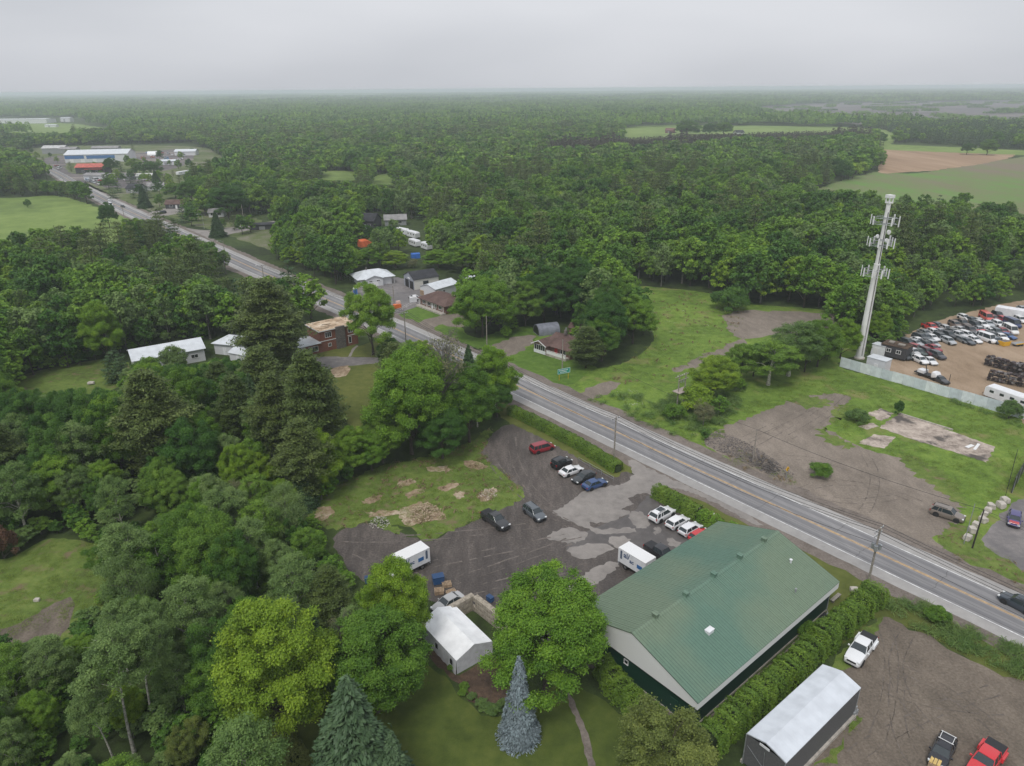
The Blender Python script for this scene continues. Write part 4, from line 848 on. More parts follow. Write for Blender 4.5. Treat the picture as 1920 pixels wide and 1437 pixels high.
def scatter(name, pts, rot, scl, pid, coll, label, cat, kind='stuff'):
    pts = np.concatenate(pts).astype(np.float32); rot = np.concatenate(rot).astype(np.float32); scl = np.concatenate(scl).astype(np.float32); pid = np.concatenate(pid).astype(np.int32)
    me = bpy.data.meshes.new(name); me.vertices.add(len(pts)); me.vertices.foreach_set('co', pts.ravel())
    a = me.attributes.new('rot', 'FLOAT_VECTOR', 'POINT'); a.data.foreach_set('vector', rot.ravel())
    a = me.attributes.new('scl', 'FLOAT_VECTOR', 'POINT'); a.data.foreach_set('vector', scl.ravel())
    a = me.attributes.new('pid', 'INT', 'POINT'); a.data.foreach_set('value', pid)
    o = link(name, me); md = o.modifiers.new('scatter', 'NODES'); t = bpy.data.node_groups.new(name, 'GeometryNodeTree'); md.node_group = t
    t.interface.new_socket('Geometry', in_out='INPUT', socket_type='NodeSocketGeometry'); t.interface.new_socket('Geometry', in_out='OUTPUT', socket_type='NodeSocketGeometry')
    gi = t.nodes.new('NodeGroupInput'); go = t.nodes.new('NodeGroupOutput'); ip = t.nodes.new('GeometryNodeInstanceOnPoints'); ci = t.nodes.new('GeometryNodeCollectionInfo')
    ci.inputs['Collection'].default_value = coll; ci.inputs['Separate Children'].default_value = True; ci.inputs['Reset Children'].default_value = True
    def na(nm, ty):
        n = t.nodes.new('GeometryNodeInputNamedAttribute'); n.data_type = ty; n.inputs['Name'].default_value = nm; return n.outputs[0]
    er = t.nodes.new('FunctionNodeEulerToRotation'); l = t.links.new
    l(gi.outputs[0], ip.inputs['Points']); l(ci.outputs[0], ip.inputs['Instance']); ip.inputs['Pick Instance'].default_value = True
    l(na('pid', 'INT'), ip.inputs['Instance Index']); l(na('rot', 'FLOAT_VECTOR'), er.inputs[0]); l(er.outputs[0], ip.inputs['Rotation']); l(na('scl', 'FLOAT_VECTOR'), ip.inputs['Scale'])
    l(ip.outputs[0], go.inputs[0]); print(name, len(pts)); return tag(o, label, cat, None, kind)
scatter('forest', pts, rot, scl, pid, FC, 'mixed green forest stretching away to the horizon', 'forest')

# ------------------------------------------------------------------ tall grass, weeds and reeds (nobody could count them)
GC = bpy.data.collections.new('grass_kinds')
LM['blade'] = leaf_mat('grass_blade', (.16, .25, .035), (.24, .31, .055), .4); LM['reed'] = leaf_mat('reed_blade', (.13, .235, .055), (.19, .28, .075), .4); LM['straw'] = leaf_mat('dry_stalk', (.22, .17, .09), (.28, .22, .12), .2); LM['bloom'] = leaf_mat('white_bloom', (.62, .62, .55), (.7, .7, .62), .2)
def tuft(leaf, n, h, w_, seed, asp=.16):
    rng = np.random.default_rng(seed); c = np.c_[rng.normal(0, w_, (n, 2)), np.full(n, h*.42)+rng.normal(0, h*.08, n)]; al = np.c_[rng.normal(0, .45, (n, 2)), np.ones(n)]; nr = unit(rng.normal(size=(n, 3))*np.array([1, 1, .3])+np.array([0, 0, 1.5]))
    V, Q = cards(c, nr, h*rng.uniform(.7, 1.3, n), asp, rng, al); return np_mesh('tuft', V, Q, [LM[leaf]], None, np.clip(1+rng.normal(0, .15, n), .6, 1.4))
for i, me in enumerate((tuft('blade', 30, .36, .34, 1, .1), tuft('reed', 46, .95, .42, 2, .07), tuft('straw', 14, .5, .25, 3), tuft('bloom', 7, .22, .22, 4), tuft('blade', 40, .24, .46, 5, .12))):
    GC.objects.link(bpy.data.objects.new('tuft_%d' % i, me))
gp = []; gr_ = []; gs = []; gi_ = []
def sow(poly, dens, kinds, sc=(.7, 1.3), avoid=(), seed=1):
    rng = np.random.default_rng(seed); P = np.array([(p.x, p.y) for p in wpoly(poly)]); lo, hi = P.min(0), P.max(0); n = int(np.prod(hi-lo)*dens)
    n = min(n, 60000); X = rng.uniform(lo, hi, (n, 2)); ok = in_poly(X[:, 0], X[:, 1], [tuple(p) for p in P])
    for a in avoid: ok &= ~in_poly(X[:, 0], X[:, 1], [(p.x, p.y) for p in wpoly(a)])
    ok &= road_dist(X[:, 0], X[:, 1]) > 7.6
    patchy = blob(X[:, 0], X[:, 1], 9, seed+40)+rng.normal(0, .25, n) > -.22; X = X[ok & patchy]; n = len(X)
    gp.append(np.c_[X, np.zeros(n)]); r = np.zeros((n, 3)); r[:, 2] = rng.uniform(0, 6.28, n); gr_.append(r); s = rng.uniform(*sc, n); gs.append(np.c_[s, s, s*rng.uniform(.7, 1.3, n)]); gi_.append(rng.choice(kinds, n))
slabs = [[(1655, 765), (1700, 780), (1870, 835), (1850, 872), (1690, 830), (1640, 845), (1610, 825)], [(1318, 826), (1372, 795), (1450, 765), (1520, 742), (1590, 742), (1575, 770), (1548, 798), (1570, 815), (1620, 842), (1700, 862), (1760, 900), (1790, 930), (1805, 955)]]
sow([(560, 935), (640, 905), (720, 872), (830, 852), (880, 830), (925, 800), (905, 850), (935, 880), (978, 915), (972, 940), (870, 985), (800, 1015), (770, 990), (700, 978), (650, 990), (600, 985)], 1.6, [0, 0, 4, 4, 2], seed=1)
sow([(1380, 780), (1440, 730), (1570, 695), (1700, 715), (1920, 800), (1920, 900), (1860, 940), (1790, 930), (1700, 862)], 1.1, [0, 0, 4, 4], avoid=slabs, seed=2)
sow([(980, 700), (1090, 745), (1200, 740), (1280, 790), (1310, 835), (1200, 795)], 1.6, [0, 0, 1, 4], seed=3)
sow([(1220, 760), (1300, 725), (1400, 720), (1380, 780), (1330, 815), (1260, 800)], 2.2, [1, 1, 0], seed=4)
sow([(1650, 1130), (1720, 1130), (1960, 1240), (1960, 1300), (1880, 1265), (1750, 1195), (1668, 1158)], 3.0, [1, 1, 0], (.7, 1.15), seed=5)
sow([(1120, 700), (1230, 640), (1195, 575), (1165, 545), (1330, 550), (1400, 572), (1380, 640), (1280, 690), (1200, 740)], .45, [0, 4, 4, 2], (.8, 1.5), seed=6)
sow([(1150, 735), (1200, 730), (1230, 760), (1190, 770)], .5, [3], (.8, 1.6), seed=7); sow([(1200, 560), (1330, 560), (1330, 620), (1200, 640)], .035, [3], (.8, 1.8), seed=8)
sow([(-100, 1120), (0, 1060), (95, 1015), (200, 1025), (290, 1005), (300, 1100), (200, 1150), (0, 1200)], 1.5, [0, 4, 4], seed=9)
sow([(1755, 1010), (1800, 985), (1850, 1025), (1960, 1085), (1960, 1155), (1840, 1090)], 1.2, [4, 2], (.5, .9), seed=10)
sow([(1340, 860), (1480, 915), (1500, 905), (1420, 850), (1380, 845)], 1.2, [0, 4, 2], seed=11)
sow([(1575, 1395), (1603, 1350), (1612, 1352), (1560, 1425), (1480, 1500), (1470, 1490)], 1.5, [4, 0], (.6, 1), seed=12)
sow([(1640, 690), (1920, 795), (1920, 805), (1640, 700)], 1.6, [0, 1], (.7, 1), seed=13)
sow([(1850, 940), (1920, 870), (1940, 900), (1880, 950)], 1.6, [0, 4], seed=14)
scatter('tall_grass', gp, gr_, gs, gi_, GC, 'tufts of tall grass, weeds and reeds on the open ground', 'grass')
# ------------------------------------------------------------------ buildings
def window(parent, x, y, z, w_, h, face, fr='trim', name='window', mull=1):
    """a framed pane on a wall; face is the outward local axis '+x','-x','+y','-y'"""
    ax = face[1]; s = 1 if face[0] == '+' else -1
    def bx(mb, u, v, du, dv, dep, off):
        if ax == 'y': mb.box((x+u, y+s*off, z+v), (du, dep, dv))
        else: mb.box((x+s*off, y+u, z+v), (dep, du, dv))
    mb = MB(); t = .09
    bx(mb, 0, h/2+t/2, w_+2*t, t, .09, .045); bx(mb, 0, -h/2-t/2, w_+2*t, t, .12, .06); bx(mb, -w_/2-t/2, 0, t, h, .09, .045); bx(mb, w_/2+t/2, 0, t, h, .09, .045)
    for i in range(mull): bx(mb, -w_/2+w_*(i+1)/(mull+1), 0, .06, h, .05, .045)
    f = mb.build(name, M[fr], parent); g = MB(); bx(g, 0, 0, w_, h, .02, .025); g.build('pane', M['glass'], f); return f
def door(parent, x, y, z0, w_, h, face, m='white', name='door', handle=True):
    ax = face[1]; s = 1 if face[0] == '+' else -1
    mb = MB(); mb.box((x, y+s*.03, z0+h/2), (w_, .06, h)) if ax == 'y' else mb.box((x+s*.03, y, z0+h/2), (.06, w_, h))
    d = mb.build(name, M[m] if isinstance(m, str) else m, parent)
    if handle:
        k = MB(); k.box((x+w_*.38, y+s*.09, z0+1.0), (.12, .06, .06)) if ax == 'y' else k.box((x+s*.09, y+w_*.38, z0+1.0), (.06, .12, .06)); k.build('handle', M['steel'], d)
    return d
def gable_shell(L, W, ze, zr, wallm, parent, gm=None, z0=0.0):
    mb = MB(); mb.extrude([(0, z0), (W, z0), (W, ze), (W/2, zr-.12), (0, ze)], 0, L); return mb.build('wall', wallm, parent)
def gable_roof(L, W, ze, zr, m, parent, ov=.4, th=.12, ribs=0, name='roof', ribm=None):
    mb = MB(); sl_ = (zr-ze)/(W/2); e = ze-ov*sl_
    for s in (0, 1):
        a = (-ov, e) if s == 0 else (W+ov, e)
        y0, y1 = (a[0], W/2)
        P = [(y0, e), (y1, zr), (y1, zr+th), (y0, e+th)]
        mb.extrude(P, -ov, L+ov)
        if ribs:
            n = int((L+2*ov)/ribs)
            for i in range(n+1):
                x = -ov+i*(L+2*ov)/n
                mb.extrude([(y0, e+th-.02), (y1, zr+th-.02), (y1, zr+th+.035), (y0, e+th+.035)], x-.025 if i else x, x+.025 if i < n else x)
    return mb.build(name, m, parent)
def hip_roof(L, W, ze, zr, inset, m, parent, ov=.5, name='roof', th=.14):
    mb = MB(); a = [(-ov, -ov), (L+ov, -ov), (L+ov, W+ov), (-ov, W+ov)]; r = [(inset, W/2, zr), (L-inset, W/2, zr)]
    B = [(x, y, ze) for x, y in a]; T = [(x, y, ze+th) for x, y in a]; R = [(x, y, z+th) for x, y, z in r]
    mb.poly(B[::-1])
    for i in range(4): j = (i+1) % 4; mb.poly([B[i], B[j], T[j], T[i]])
    mb.poly([T[0], T[1], R[1], R[0]]); mb.poly([T[1], T[2], R[1]]); mb.poly([T[2], T[3], R[0], R[1]]); mb.poly([T[3], T[0], R[0]])
    return mb.build(name, m, parent)
def frame2(A, B, z=0.0):
    a, b = G(*A, z), G(*B, z); d = b-a; return (a.x, a.y, 0), math.atan2(d.y, d.x), d.length

M['barn_wall'] = wall_mat('green_barn_siding', (.009, .05, .03), (.010, .054, .033), 40, .28, (.005, .032, .02), .02, .5)
def roof_sheet_mat(name, c, c2, step=.30, row=.38):
    """pressed-metal roofing with worn, faded areas"""
    m, t = mat(name); o = N(t, 'ShaderNodeOutputMaterial'); p = N(t, 'ShaderNodeBsdfPrincipled'); l = t.links.new; tc = N(t, 'ShaderNodeTexCoord')
    n = N(t, 'ShaderNodeTexNoise'); n.inputs['Scale'].default_value = .07; n.inputs['Detail'].default_value = 3; l(tc.outputs['Object'], n.inputs['Vector'])
    r = N(t, 'ShaderNodeValToRGB'); e = r.color_ramp.elements; e[0].position = .42; e[0].color = (*c, 1); e[1].position = .60; e[1].color = (*c2, 1); l(n.outputs['Fac'], r.inputs[0])
    n2 = N(t, 'ShaderNodeTexNoise'); n2.inputs['Scale'].default_value = 1.6; n2.inputs['Detail'].default_value = 6; l(tc.outputs['Object'], n2.inputs['Vector'])
    mr = N(t, 'ShaderNodeMapRange'); mr.inputs['To Min'].default_value = .86; mr.inputs['To Max'].default_value = 1.12; l(n2.outputs['Fac'], mr.inputs[0])
    hs = N(t, 'ShaderNodeHueSaturation'); l(r.outputs[0], hs.inputs['Color']); l(mr.outputs[0], hs.inputs['Value']); l(hs.outputs[0], p.inputs['Base Color'])
    wx = N(t, 'ShaderNodeTexWave', wave_type='BANDS', bands_direction='X'); wx.inputs['Scale'].default_value = PI/10/.42; wx.inputs['Distortion'].default_value = 0; l(tc.outputs['Object'], wx.inputs['Vector'])
    wr = N(t, 'ShaderNodeMapRange'); wr.inputs['From Min'].default_value = .0; wr.inputs['From Max'].default_value = .35; wr.inputs['To Min'].default_value = .74; wr.inputs['To Max'].default_value = 1.04; l(wx.outputs['Fac'], wr.inputs[0])
    mm = N(t, 'ShaderNodeMath', operation='MULTIPLY'); l(mr.outputs[0], mm.inputs[0]); l(wr.outputs[0], mm.inputs[1]); l(mm.outputs[0], hs.inputs['Value'])
    w1 = N(t, 'ShaderNodeTexWave', wave_type='BANDS', bands_direction='Y'); w1.inputs['Scale'].default_value = PI/10/row; l(tc.outputs['Object'], w1.inputs['Vector'])
    b = N(t, 'ShaderNodeBump'); b.inputs['Strength'].default_value = .3; b.inputs['Distance'].default_value = .04; l(w1.outputs['Fac'], b.inputs['Height']); l(b.outputs[0], p.inputs['Normal'])
    p.inputs['Roughness'].default_value = .42; p.inputs['Specular IOR Level'].default_value = .4; l(p.outputs[0], o.inputs[0]); return m
M['barn_roof'] = roof_sheet_mat('green_sheet_roof', (.115, .205, .155), (.165, .225, .155))
M['shingle_brown'] = ground_mat('brown_shingle', ((.085, .055, .047), (.125, .08, .07), (.165, .11, .095)), .3, 2, 9, bump=.2)
M['shingle_dark'] = ground_mat('dark_shingle', ((.03, .031, .036), (.045, .046, .052), (.065, .066, .072)), .3, 2, 9, bump=.2)
M['white_roof'] = plain('white_metal_roof', (.62, .65, .68), .4, noise=.7, var=.06)
M['brick'] = wall_mat('red_brick', (.26, .065, .035), (.20, .05, .03), .24, .085, (.24, .17, .13), .012, .85)
M['pink_brick'] = wall_mat('brown_brick', (.22, .10, .075), (.17, .08, .06), .24, .085, (.24, .18, .15), .012, .85)
M['siding'] = wall_mat('white_siding', (.66, .67, .69), (.63, .64, .66), 60, .2, (.42, .43, .45), .012, .6)
M['creamwall'] = wall_mat('cream_siding', (.66, .64, .58), (.63, .61, .56), 60, .2, (.45, .44, .4), .012, .6)
M['stone'] = wall_mat('grey_stonework', (.20, .18, .165), (.12, .11, .105), .5, .3, (.09, .08, .075), .03, .9)
M['bare_deck'] = ground_mat('stripped_roof_deck', ((.35, .24, .16), (.56, .43, .30), (.72, .62, .50)), .25, .9, 6, bump=.15, spots=((.09, .065, .05), .60, .64, .3))
M['tarp_white'] = plain('white_tarp', (.88, .89, .90), .45, noise=1.0, var=.05)
M['tarp_grey'] = plain('pale_grey_tarp', (.60, .635, .68), .5, noise=.6, var=.06)
M['mesh_side'] = plain('grey_side_mesh', (.105, .105, .108), .7, noise=5, var=.1)
M['blockwork'] = plain('concrete_block', (.36, .315, .255), .95, noise=2.2, var=.2)
M['darkwall'] = plain('dark_wall', (.05, .05, .055), .8, noise=2)
M['corrugated'] = plain('galvanised_sheet', (.40, .45, .50), .38, .35, noise=.25, var=.14)

# the green-roofed building
b = empty('metal_building', (19.38, 56.45, 0), math.radians(40.13), 'long low building with green metal roof and white gable', 'building')
L, W, ze, zr, ov = 30.6, 18.57, 4.76, 7.8, .63
mb = MB(); mb.box((L/2, W/2, 1.9), (L-2*ov, W-2*ov, 3.8)); mb.build('wall', M['barn_wall'], b)
sl_ = (zr-ze)/(W/2)
mb = MB(); mb.extrude([(.01, 3.82), (W-.01, 3.82), (W-.01, ze-.05), (W/2, zr-.05), (.01, ze-.05)], .16, L-.16); mb.build('gable_panel', M['siding'], b)
mb = MB()
for x in (.02, L-.16): mb.extrude([(.0, 3.80), (W, 3.80), (W, ze-.03), (W/2, zr-.03), (0, ze-.03)], x, x+.13)
mb.box((L/2, -.03, 4.27), (L, .08, .94)); mb.box((L/2, W+.03, 4.27), (L, .08, .94)); mb.build('fascia', M['trim'], b)
mb = MB()
for s in (0, 1):
    y0 = -.09 if s == 0 else W+.09; e = ze-.09*sl_; d = 1 if s == 0 else -1
    mb.extrude([(y0, e), (W/2, zr), (W/2, zr+.09), (y0, e+.09)], -.06, L+.06)
    n = 102
    for i in range(n+1):
        x = -.06+i*(L+.12)/n
        mb.extrude([(y0, e+.08), (W/2, zr+.08), (W/2, zr+.128), (y0, e+.128)], max(-.06, x-.022), min(L+.06, x+.022))
roof = mb.build('roof', M['barn_roof'], b)
mb = MB(); mb.extrude([(W/2-.32, zr+.03), (W/2, zr+.15), (W/2+.32, zr+.03), (W/2, zr+.2)], -.08, L+.08); mb.build('ridge_cap', M['barn_roof'], roof)
for i in range(5):
    mb = MB(); x = 4.1+i*5.75; mb.box((x, W/2+.0, zr+.36), (.55, .62, .44)); mb.box((x, W/2, zr+.60), (.66, .74, .07)); mb.build('ridge_vent', M['barn_roof'], roof)
mb = MB(); mb.box((8.3, 4.6, 6.45), (1.0, .6, .5)); mb.box((8.3, 4.6, 6.73), (1.1, .7, .07)); mb.build('roof_box', M['white'], roof)
mb = MB(); mb.cyl((27.2, 5.2, 6.75), .12, .5); mb.cyl((27.2, 5.2, 7.04), .2, .1); mb.build('vent_pipe', M['white'], roof)
mb = MB(); mb.cyl((23.4, 2.2, 5.8), .09, .5); mb.cyl((23.4, 2.2, 6.08), .15, .08); mb.build('vent_pipe', M['grey'], roof)
mb = MB(); mb.box((L/2, W/2, .14), (L-2*ov+.12, W-2*ov+.12, .28)); mb.build('plinth', M['concrete'], b)
for x, y in ((ov-.05, ov-.05), (L-ov, ov-.05)):
    mb = MB(); mb.tube([(x, y, 3.75), (x, y, .2), (x-.3, y-.3, .1)], .06, 8); mb.build('downspout', M['grey'], b)
mb = MB(); mb.cyl((ov-.3, 13.6, 3.0), .42, .5, 'x', 16); mb.build('vent_fan', M['steel'], b)
window(b, ov, 10.3, 2.5, .5, .5, '-x', mull=0)
door(b, ov, 3.3, .28, .95, 2.05, '-x', plain('green_door', (.012, .06, .037), .5))
for x in (10.5, 19.0):
    mb = MB(); mb.box((x, ov-.06, 3.55), (.3, .16, .16)); mb.build('wall_lamp', M['trim'], b)
t = empty('hose_reel', (*(b.location+Matrix.Rotation(math.radians(40.13), 3, 'Z') @ Vector((-.15, 14.9, 0)))[:2], 0), math.radians(40.13), 'orange hose looped on the green wall under the white gable', 'hose')
mb = MB()
for k in range(5): r = .75+.05*k; mb.tube([(-.1-.05*k, r*math.sin(a)*.6, 1.9+r*1.5*math.cos(a)) for a in np.linspace(0, 2*PI, 22)], .035, 5)
mb.build('hose', M['orange'], t); mb = MB(); mb.box((.05, 0, 2.6), (.1, .3, .3)); mb.build('bracket', M['grey'], t)

# white party tent and grey canopy shelter (gable fit to their eave and ridge corners)
t = empty('party_tent', (-6.89, 65.52, 0), math.radians(127.3), 'white fabric gable tent beside the concrete block bay', 'tent')
L, W, ze, zr = 8.4, 5.3, 2.12, 3.15
def ty(y): return -y
mb = MB(); n = 14
for s in (0, 1):
    rows = []
    for i in range(n+1):
        x = L*i/n; sag = .05*math.sin(i*PI/n*4)**2
        rows.append([(x, -(0 if s == 0 else W), ze-.02), (x, -(W*.25 if s == 0 else W*.75), (ze+zr)/2-.06-sag), (x, -W/2, zr-sag*.4)])
    for i in range(n):
        for j in range(2): mb.poly([rows[i][j], rows[i+1][j], rows[i+1][j+1], rows[i][j+1]])
mb.build('canopy', M['tarp_white'], t, 40)
mb = MB()
for y in (0, -W):
    rows = [[(L*i/24, y+(.16+.05*math.sin(i*1.7))*(1 if y == 0 else -1)*(1-k), .02+(ze-.04)*k) for k in (0, .5, 1)] for i in range(25)]
    for i in range(24):
        for j in range(2): mb.poly([rows[i][j], rows[i+1][j], rows[i+1][j+1], rows[i][j+1]])
for x in (0, L): mb.poly([(x, 0, .02), (x, -W, .02), (x, -W, ze-.03), (x, -W/2, zr-.03), (x, 0, ze-.03)])
mb.build('side_wall', plain('shaded_tent_side', (.60, .61, .64), .5, noise=1.5, var=.08), t, 30)  # same white fabric as the canopy, side shade put into a greyer colour
for x in (.9, 4.2, 7.2):
    mb = MB(); mb.box((x, .20, 1.35), (.42, .05, .6)); mb.cyl((x, .20, 1.65), .21, .05, 'y'); mb.build('window', M['glass'], t)
t = empty('canopy_shelter', (26.34, 49.65, 0), math.radians(38.9), 'long pale grey canopy shelter with dark sides beside the cedar hedge', 'shelter')
L, W, ze, zr = 14.83, 4.36, 4.2, 4.87
mb = MB(); n = 13
for i in range(n):
    x0, x1 = L*i/n, L*(i+1)/n
    R = []
    for x, d in ((x0, 0), ((x0+x1)/2, .045), (x1, 0)):
        R.append([(x, -.06, ze-.05), (x, .0, ze+.02-d), (x, W*.28, ze+(zr-ze)*.62-d), (x, W/2, zr-d*.5), (x, W*.72, ze+(zr-ze)*.62-d), (x, W, ze+.02-d), (x, W+.06, ze-.05)])
    for a in range(2):
        for j in range(6): mb.poly([R[a][j], R[a+1][j], R[a+1][j+1], R[a][j+1]])
mb.build('canopy', M['tarp_grey'], t, 25)
mb = MB(); mb.box((L/2, .03, 2.2), (L, .04, 3.95)); mb.box((L/2, W-.03, 2.2), (L, .04, 3.95)); mb.box((L-.03, W/2, 2.2), (.04, W-.1, 3.95)); mb.box((.03, W/2, 2.2), (.04, W-.1, 3.95)); mb.build('side_mesh', M['mesh_side'], t)
mb = MB(); mb.box((L/2, -.1, .2), (L, .3, .4)); mb.box((L/2, W+.1, .2), (L, .3, .4)); mb.build('base_beam', M['concrete'], t)
for x in (0, L):
    for y in (0, W): mb = MB(); mb.tube([(x, y, 0), (x, y, ze)], .06, 8); mb.build('post', M['steel'], t)
mb = MB()
mb.tube([(0, 0, ze), (-.02, W/2, zr-.06), (0, W, ze)], .06, 6); mb.tube([(-.06, W*.45, .1), (-.06, W*.5, 3.6)], .03, 5); mb.tube([(-.06, .3, .3), (-.06, W-.3, 2.9)], .02, 5); mb.build('end_frame', M['steel'], t)
mb = MB(); mb.box((-.1, W*.52, 4.3), (.06, 1.1, .28)); mb.build('end_panel', M['white'], t)

# concrete block bay: each block can be lifted away
bd = MB().box((0, 0, 0), (1.76, .78, .78)).mesh('concrete_block', M['blockwork'])
bm = bmesh.new(); bm.from_mesh(bd); bmesh.ops.bevel(bm, geom=bm.edges[:], offset=.035, segments=1, affect='EDGES'); bm.to_mesh(bd); bm.free()
C0 = G(887, 1113, 2.4); C0.z = 0
for (A, nm, n) in (((832, 1143), 'silver car arm', 5), ((930, 1146), 'maple arm', 5)):
    e = G(*A, 2.4); d = Vector((e.x-C0.x, e.y-C0.y, 0)).normalized(); rz = math.atan2(d.y, d.x)
    for r in range(3):
        for i in range(n):
            o = link('concrete_block', bd); o.location = C0 + d*(.9+i*1.79+(.0 if r % 2 == 0 else .4) + (.42 if nm[0] == 'm' else 0)) + Vector((0, 0, .39+.785*r)); o.rotation_euler = (0, 0, rz+random.uniform(-.012, .012))
            tag(o, f'weathered concrete block in the {("bottom", "middle", "top")[r]} course of the {nm} of the bay', 'block', f'{("bottom", "middle", "top")[r]} course blocks of the {nm}')

# long white shed, white-roofed sheds
o_, a_, l_ = frame2((250, 677), (382, 653), 3.4)
b = empty('metal_shed', o_, a_, 'long white metal shed among the trees', 'shed'); gable_shell(l_, 9, 3.4, 5.0, M['siding'], b); gable_roof(l_, 9, 3.45, 5.0, M['white_roof'], b, .45, .1, .5)
window(b, l_-2.5, 0, 1.7, 1.6, .9, '-y'); door(b, l_-5.5, 0, .0, 1, 2.1, '-y'); window(b, 3, 0, 1.9, 1.2, .9, '-y')
o_, a_, l_ = frame2((404, 664), (443, 667), 0)
b = empty('storage_shed', o_, a_-.05, 'small white hip-roofed shed left of the tall dark pine', 'shed'); mb = MB(); mb.box((l_/2, 3.4, 1.5), (l_, 6.8, 3.0)); mb.build('wall', M['siding'], b); hip_roof(l_, 6.8, 3.0, 4.4, 2.4, M['white_roof'], b); door(b, l_*.5, 0, 0, .95, 2.05, '-y')
o_, a_, l_ = frame2((432, 676), (462, 682), 0)
b = empty('storage_shed', o_, a_, 'low white-roofed lean-to in front of the small hip-roofed shed', 'shed'); gable_shell(l_, 4.4, 2.2, 3.0, M['siding'], b); gable_roof(l_, 4.4, 2.25, 3.0, M['white_roof'], b, .3, .1); door(b, l_*.5, 0, 0, .9, 1.9, '-y')

# brick house
o_, a_, l_ = frame2((603, 661), (655, 648.5))
b = empty('brick_house', o_, a_, 'two-storey red brick house with stripped flat roof and white wing', 'house')
mb = MB(); mb.box((5.5, 4, 2.85), (11, 8, 5.7)); mb.build('wall', M['brick'], b)
mb = MB(); mb.box((5.5, 4, 5.81), (11.7, 8.7, .2)); mb.build('eave_board', M['trim'], b)
mb = MB(); mb.box((5.5, 4, 5.95), (11.5, 8.5, .07)); mb.build('roof', M['bare_deck'], b)
mb = MB()
for i in range(14): mb.box((random.uniform(.6, 10), random.uniform(.6, 7.4), 6.03), (random.uniform(.8, 2.4), random.uniform(.3, .7), .05), 0, random.uniform(-.2, .2))
mb.build('roof_board', M['pallet'], b)
mb = MB(); mb.box((5.8, -.28, 3.1), (2.6, .55, 6.2)); mb.build('chimney', M['stone'], b)
window(b, 2.4, 0, 4.5, 1.7, 1.3, '-y', mull=2); window(b, 2.6, 0, 1.6, .8, .8, '-y'); window(b, 8.6, 0, 1.7, .7, 1.7, '-y', mull=0); window(b, 8.9, 0, 4.4, 1.2, 1.2, '-y')
mb = MB(); mb.box((2.2, -.05, 2.95), (4.6, .1, .16)); mb.box((9.4, -.05, 2.95), (2.9, .1, .16)); mb.build('belt_course', M['trim'], b)
mb = MB(); mb.box((-4.4, 3.6, 1.35), (8.8, 7.2, 2.7)); mb.build('wing_wall', M['brick'], b); mb = MB(); mb.box((-6.1, -.03, 1.35), (3.4, .06, 2.66)); mb.build('wing_panel', M['siding'], b)
mb = MB(); mb.box((-4.9, 3.5, 2.79), (9.8, 8.2, .18)); mb.box((-2.6, 3.6, 2.92), (5, 7, .06)); mb.build('wing_roof', M['white_roof'], b)
window(b, -2.2, 0, 1.35, 2.6, 1.3, '-y', mull=2); door(b, -6.4, -.06, 0, 1, 2.05, '-y', 'trim'); window(b, -5.2, -.06, 1.6, .4, .5, '-y', mull=0)
mb = MB(); mb.box((-6.4, -.8, .1), (2.2, 1.5, .2)); mb.build('step', M['concrete'], b)

# brown-roofed house with the white bay front
o_, a_, l_ = frame2((1001, 660), (1062, 679))
b = empty('bungalow', o_, a_, 'brown-roofed brick house with white-framed bay windows and porch', 'house')
mb = MB(); mb.box((2.1, 3.6, 1.35), (4.2, 7.2, 2.7)); mb.box((l_/2+2.0, 5.8, 1.35), (l_-4.4, 8.4, 2.7)); mb.build('wall', M['pink_brick'], b)
mb = MB(); mb.extrude([(0, 2.7), (4.2, 2.7), (2.1, 3.65)], .1, 6, axis='y'); mb.build('gable_panel', M['pallet'], b)
mb = MB()
for s in (0, 1):
    P = [(-.5, 2.45), (2.1, 3.72), (2.1, 3.87), (-.5, 2.6)] if s == 0 else [(4.7, 2.45), (2.1, 3.72), (2.1, 3.87), (4.7, 2.6)]
    mb.extrude(P, -.6, 7, axis='y')
mb.extrude([(.6, 2.5), (5.9, 4.65), (5.9, 4.8), (.6, 2.65)], 2.6, l_+.9); mb.extrude([(10.8, 2.7), (5.9, 4.65), (5.9, 4.8), (10.8, 2.85)], 2.6, l_+.9)
mb.build('roof', M['shingle_brown'], b)
mb = MB(); mb.extrude([(1.3, 2.7), (10.2, 2.7), (5.8, 4.55)], l_-.2, l_-.05); mb.extrude([(3.6, 2.7), (10.2, 2.7), (5.8, 4.55)], 3.3, 4.05); mb.build('gable_end', M['pallet'], b)
mb = MB()
for s in (0, 1): mb.extrude([(-.55, 2.40), (2.1, 3.67), (2.1, 3.91), (-.55, 2.62)] if s == 0 else [(4.75, 2.40), (2.1, 3.67), (2.1, 3.91), (4.75, 2.62)], -.68, -.58, axis='y')
mb.build('bargeboard', M['trim'], b)
window(b, 2.1, 0, 1.75, 3.6, 1.4, '-y', mull=4); mb = MB(); mb.box((2.1, -.05, .55), (4.1, .1, .85)); mb.build('bay_panel', M['white'], b)
mb = MB(); mb.box((7.6, .75, .3), (6.6, 1.5, .6)); mb.build('porch', M['concrete'], b)
mb = MB()
for x in (4.4, 7, 9.4, 10.8): mb.box((x, .1, 1.1), (.12, .12, 1.0))
mb.box((7.6, .1, 1.55), (6.5, .08, .08)); mb.box((7.6, .1, 1.0), (6.4, .05, .75)); mb.build('porch_rail', M['trim'], b)
window(b, 8.8, 1.6, 1.6, 1.8, 1.1, '-y', mull=1); door(b, 6.4, 1.6, .3, .95, 2.0, '-y', 'red')
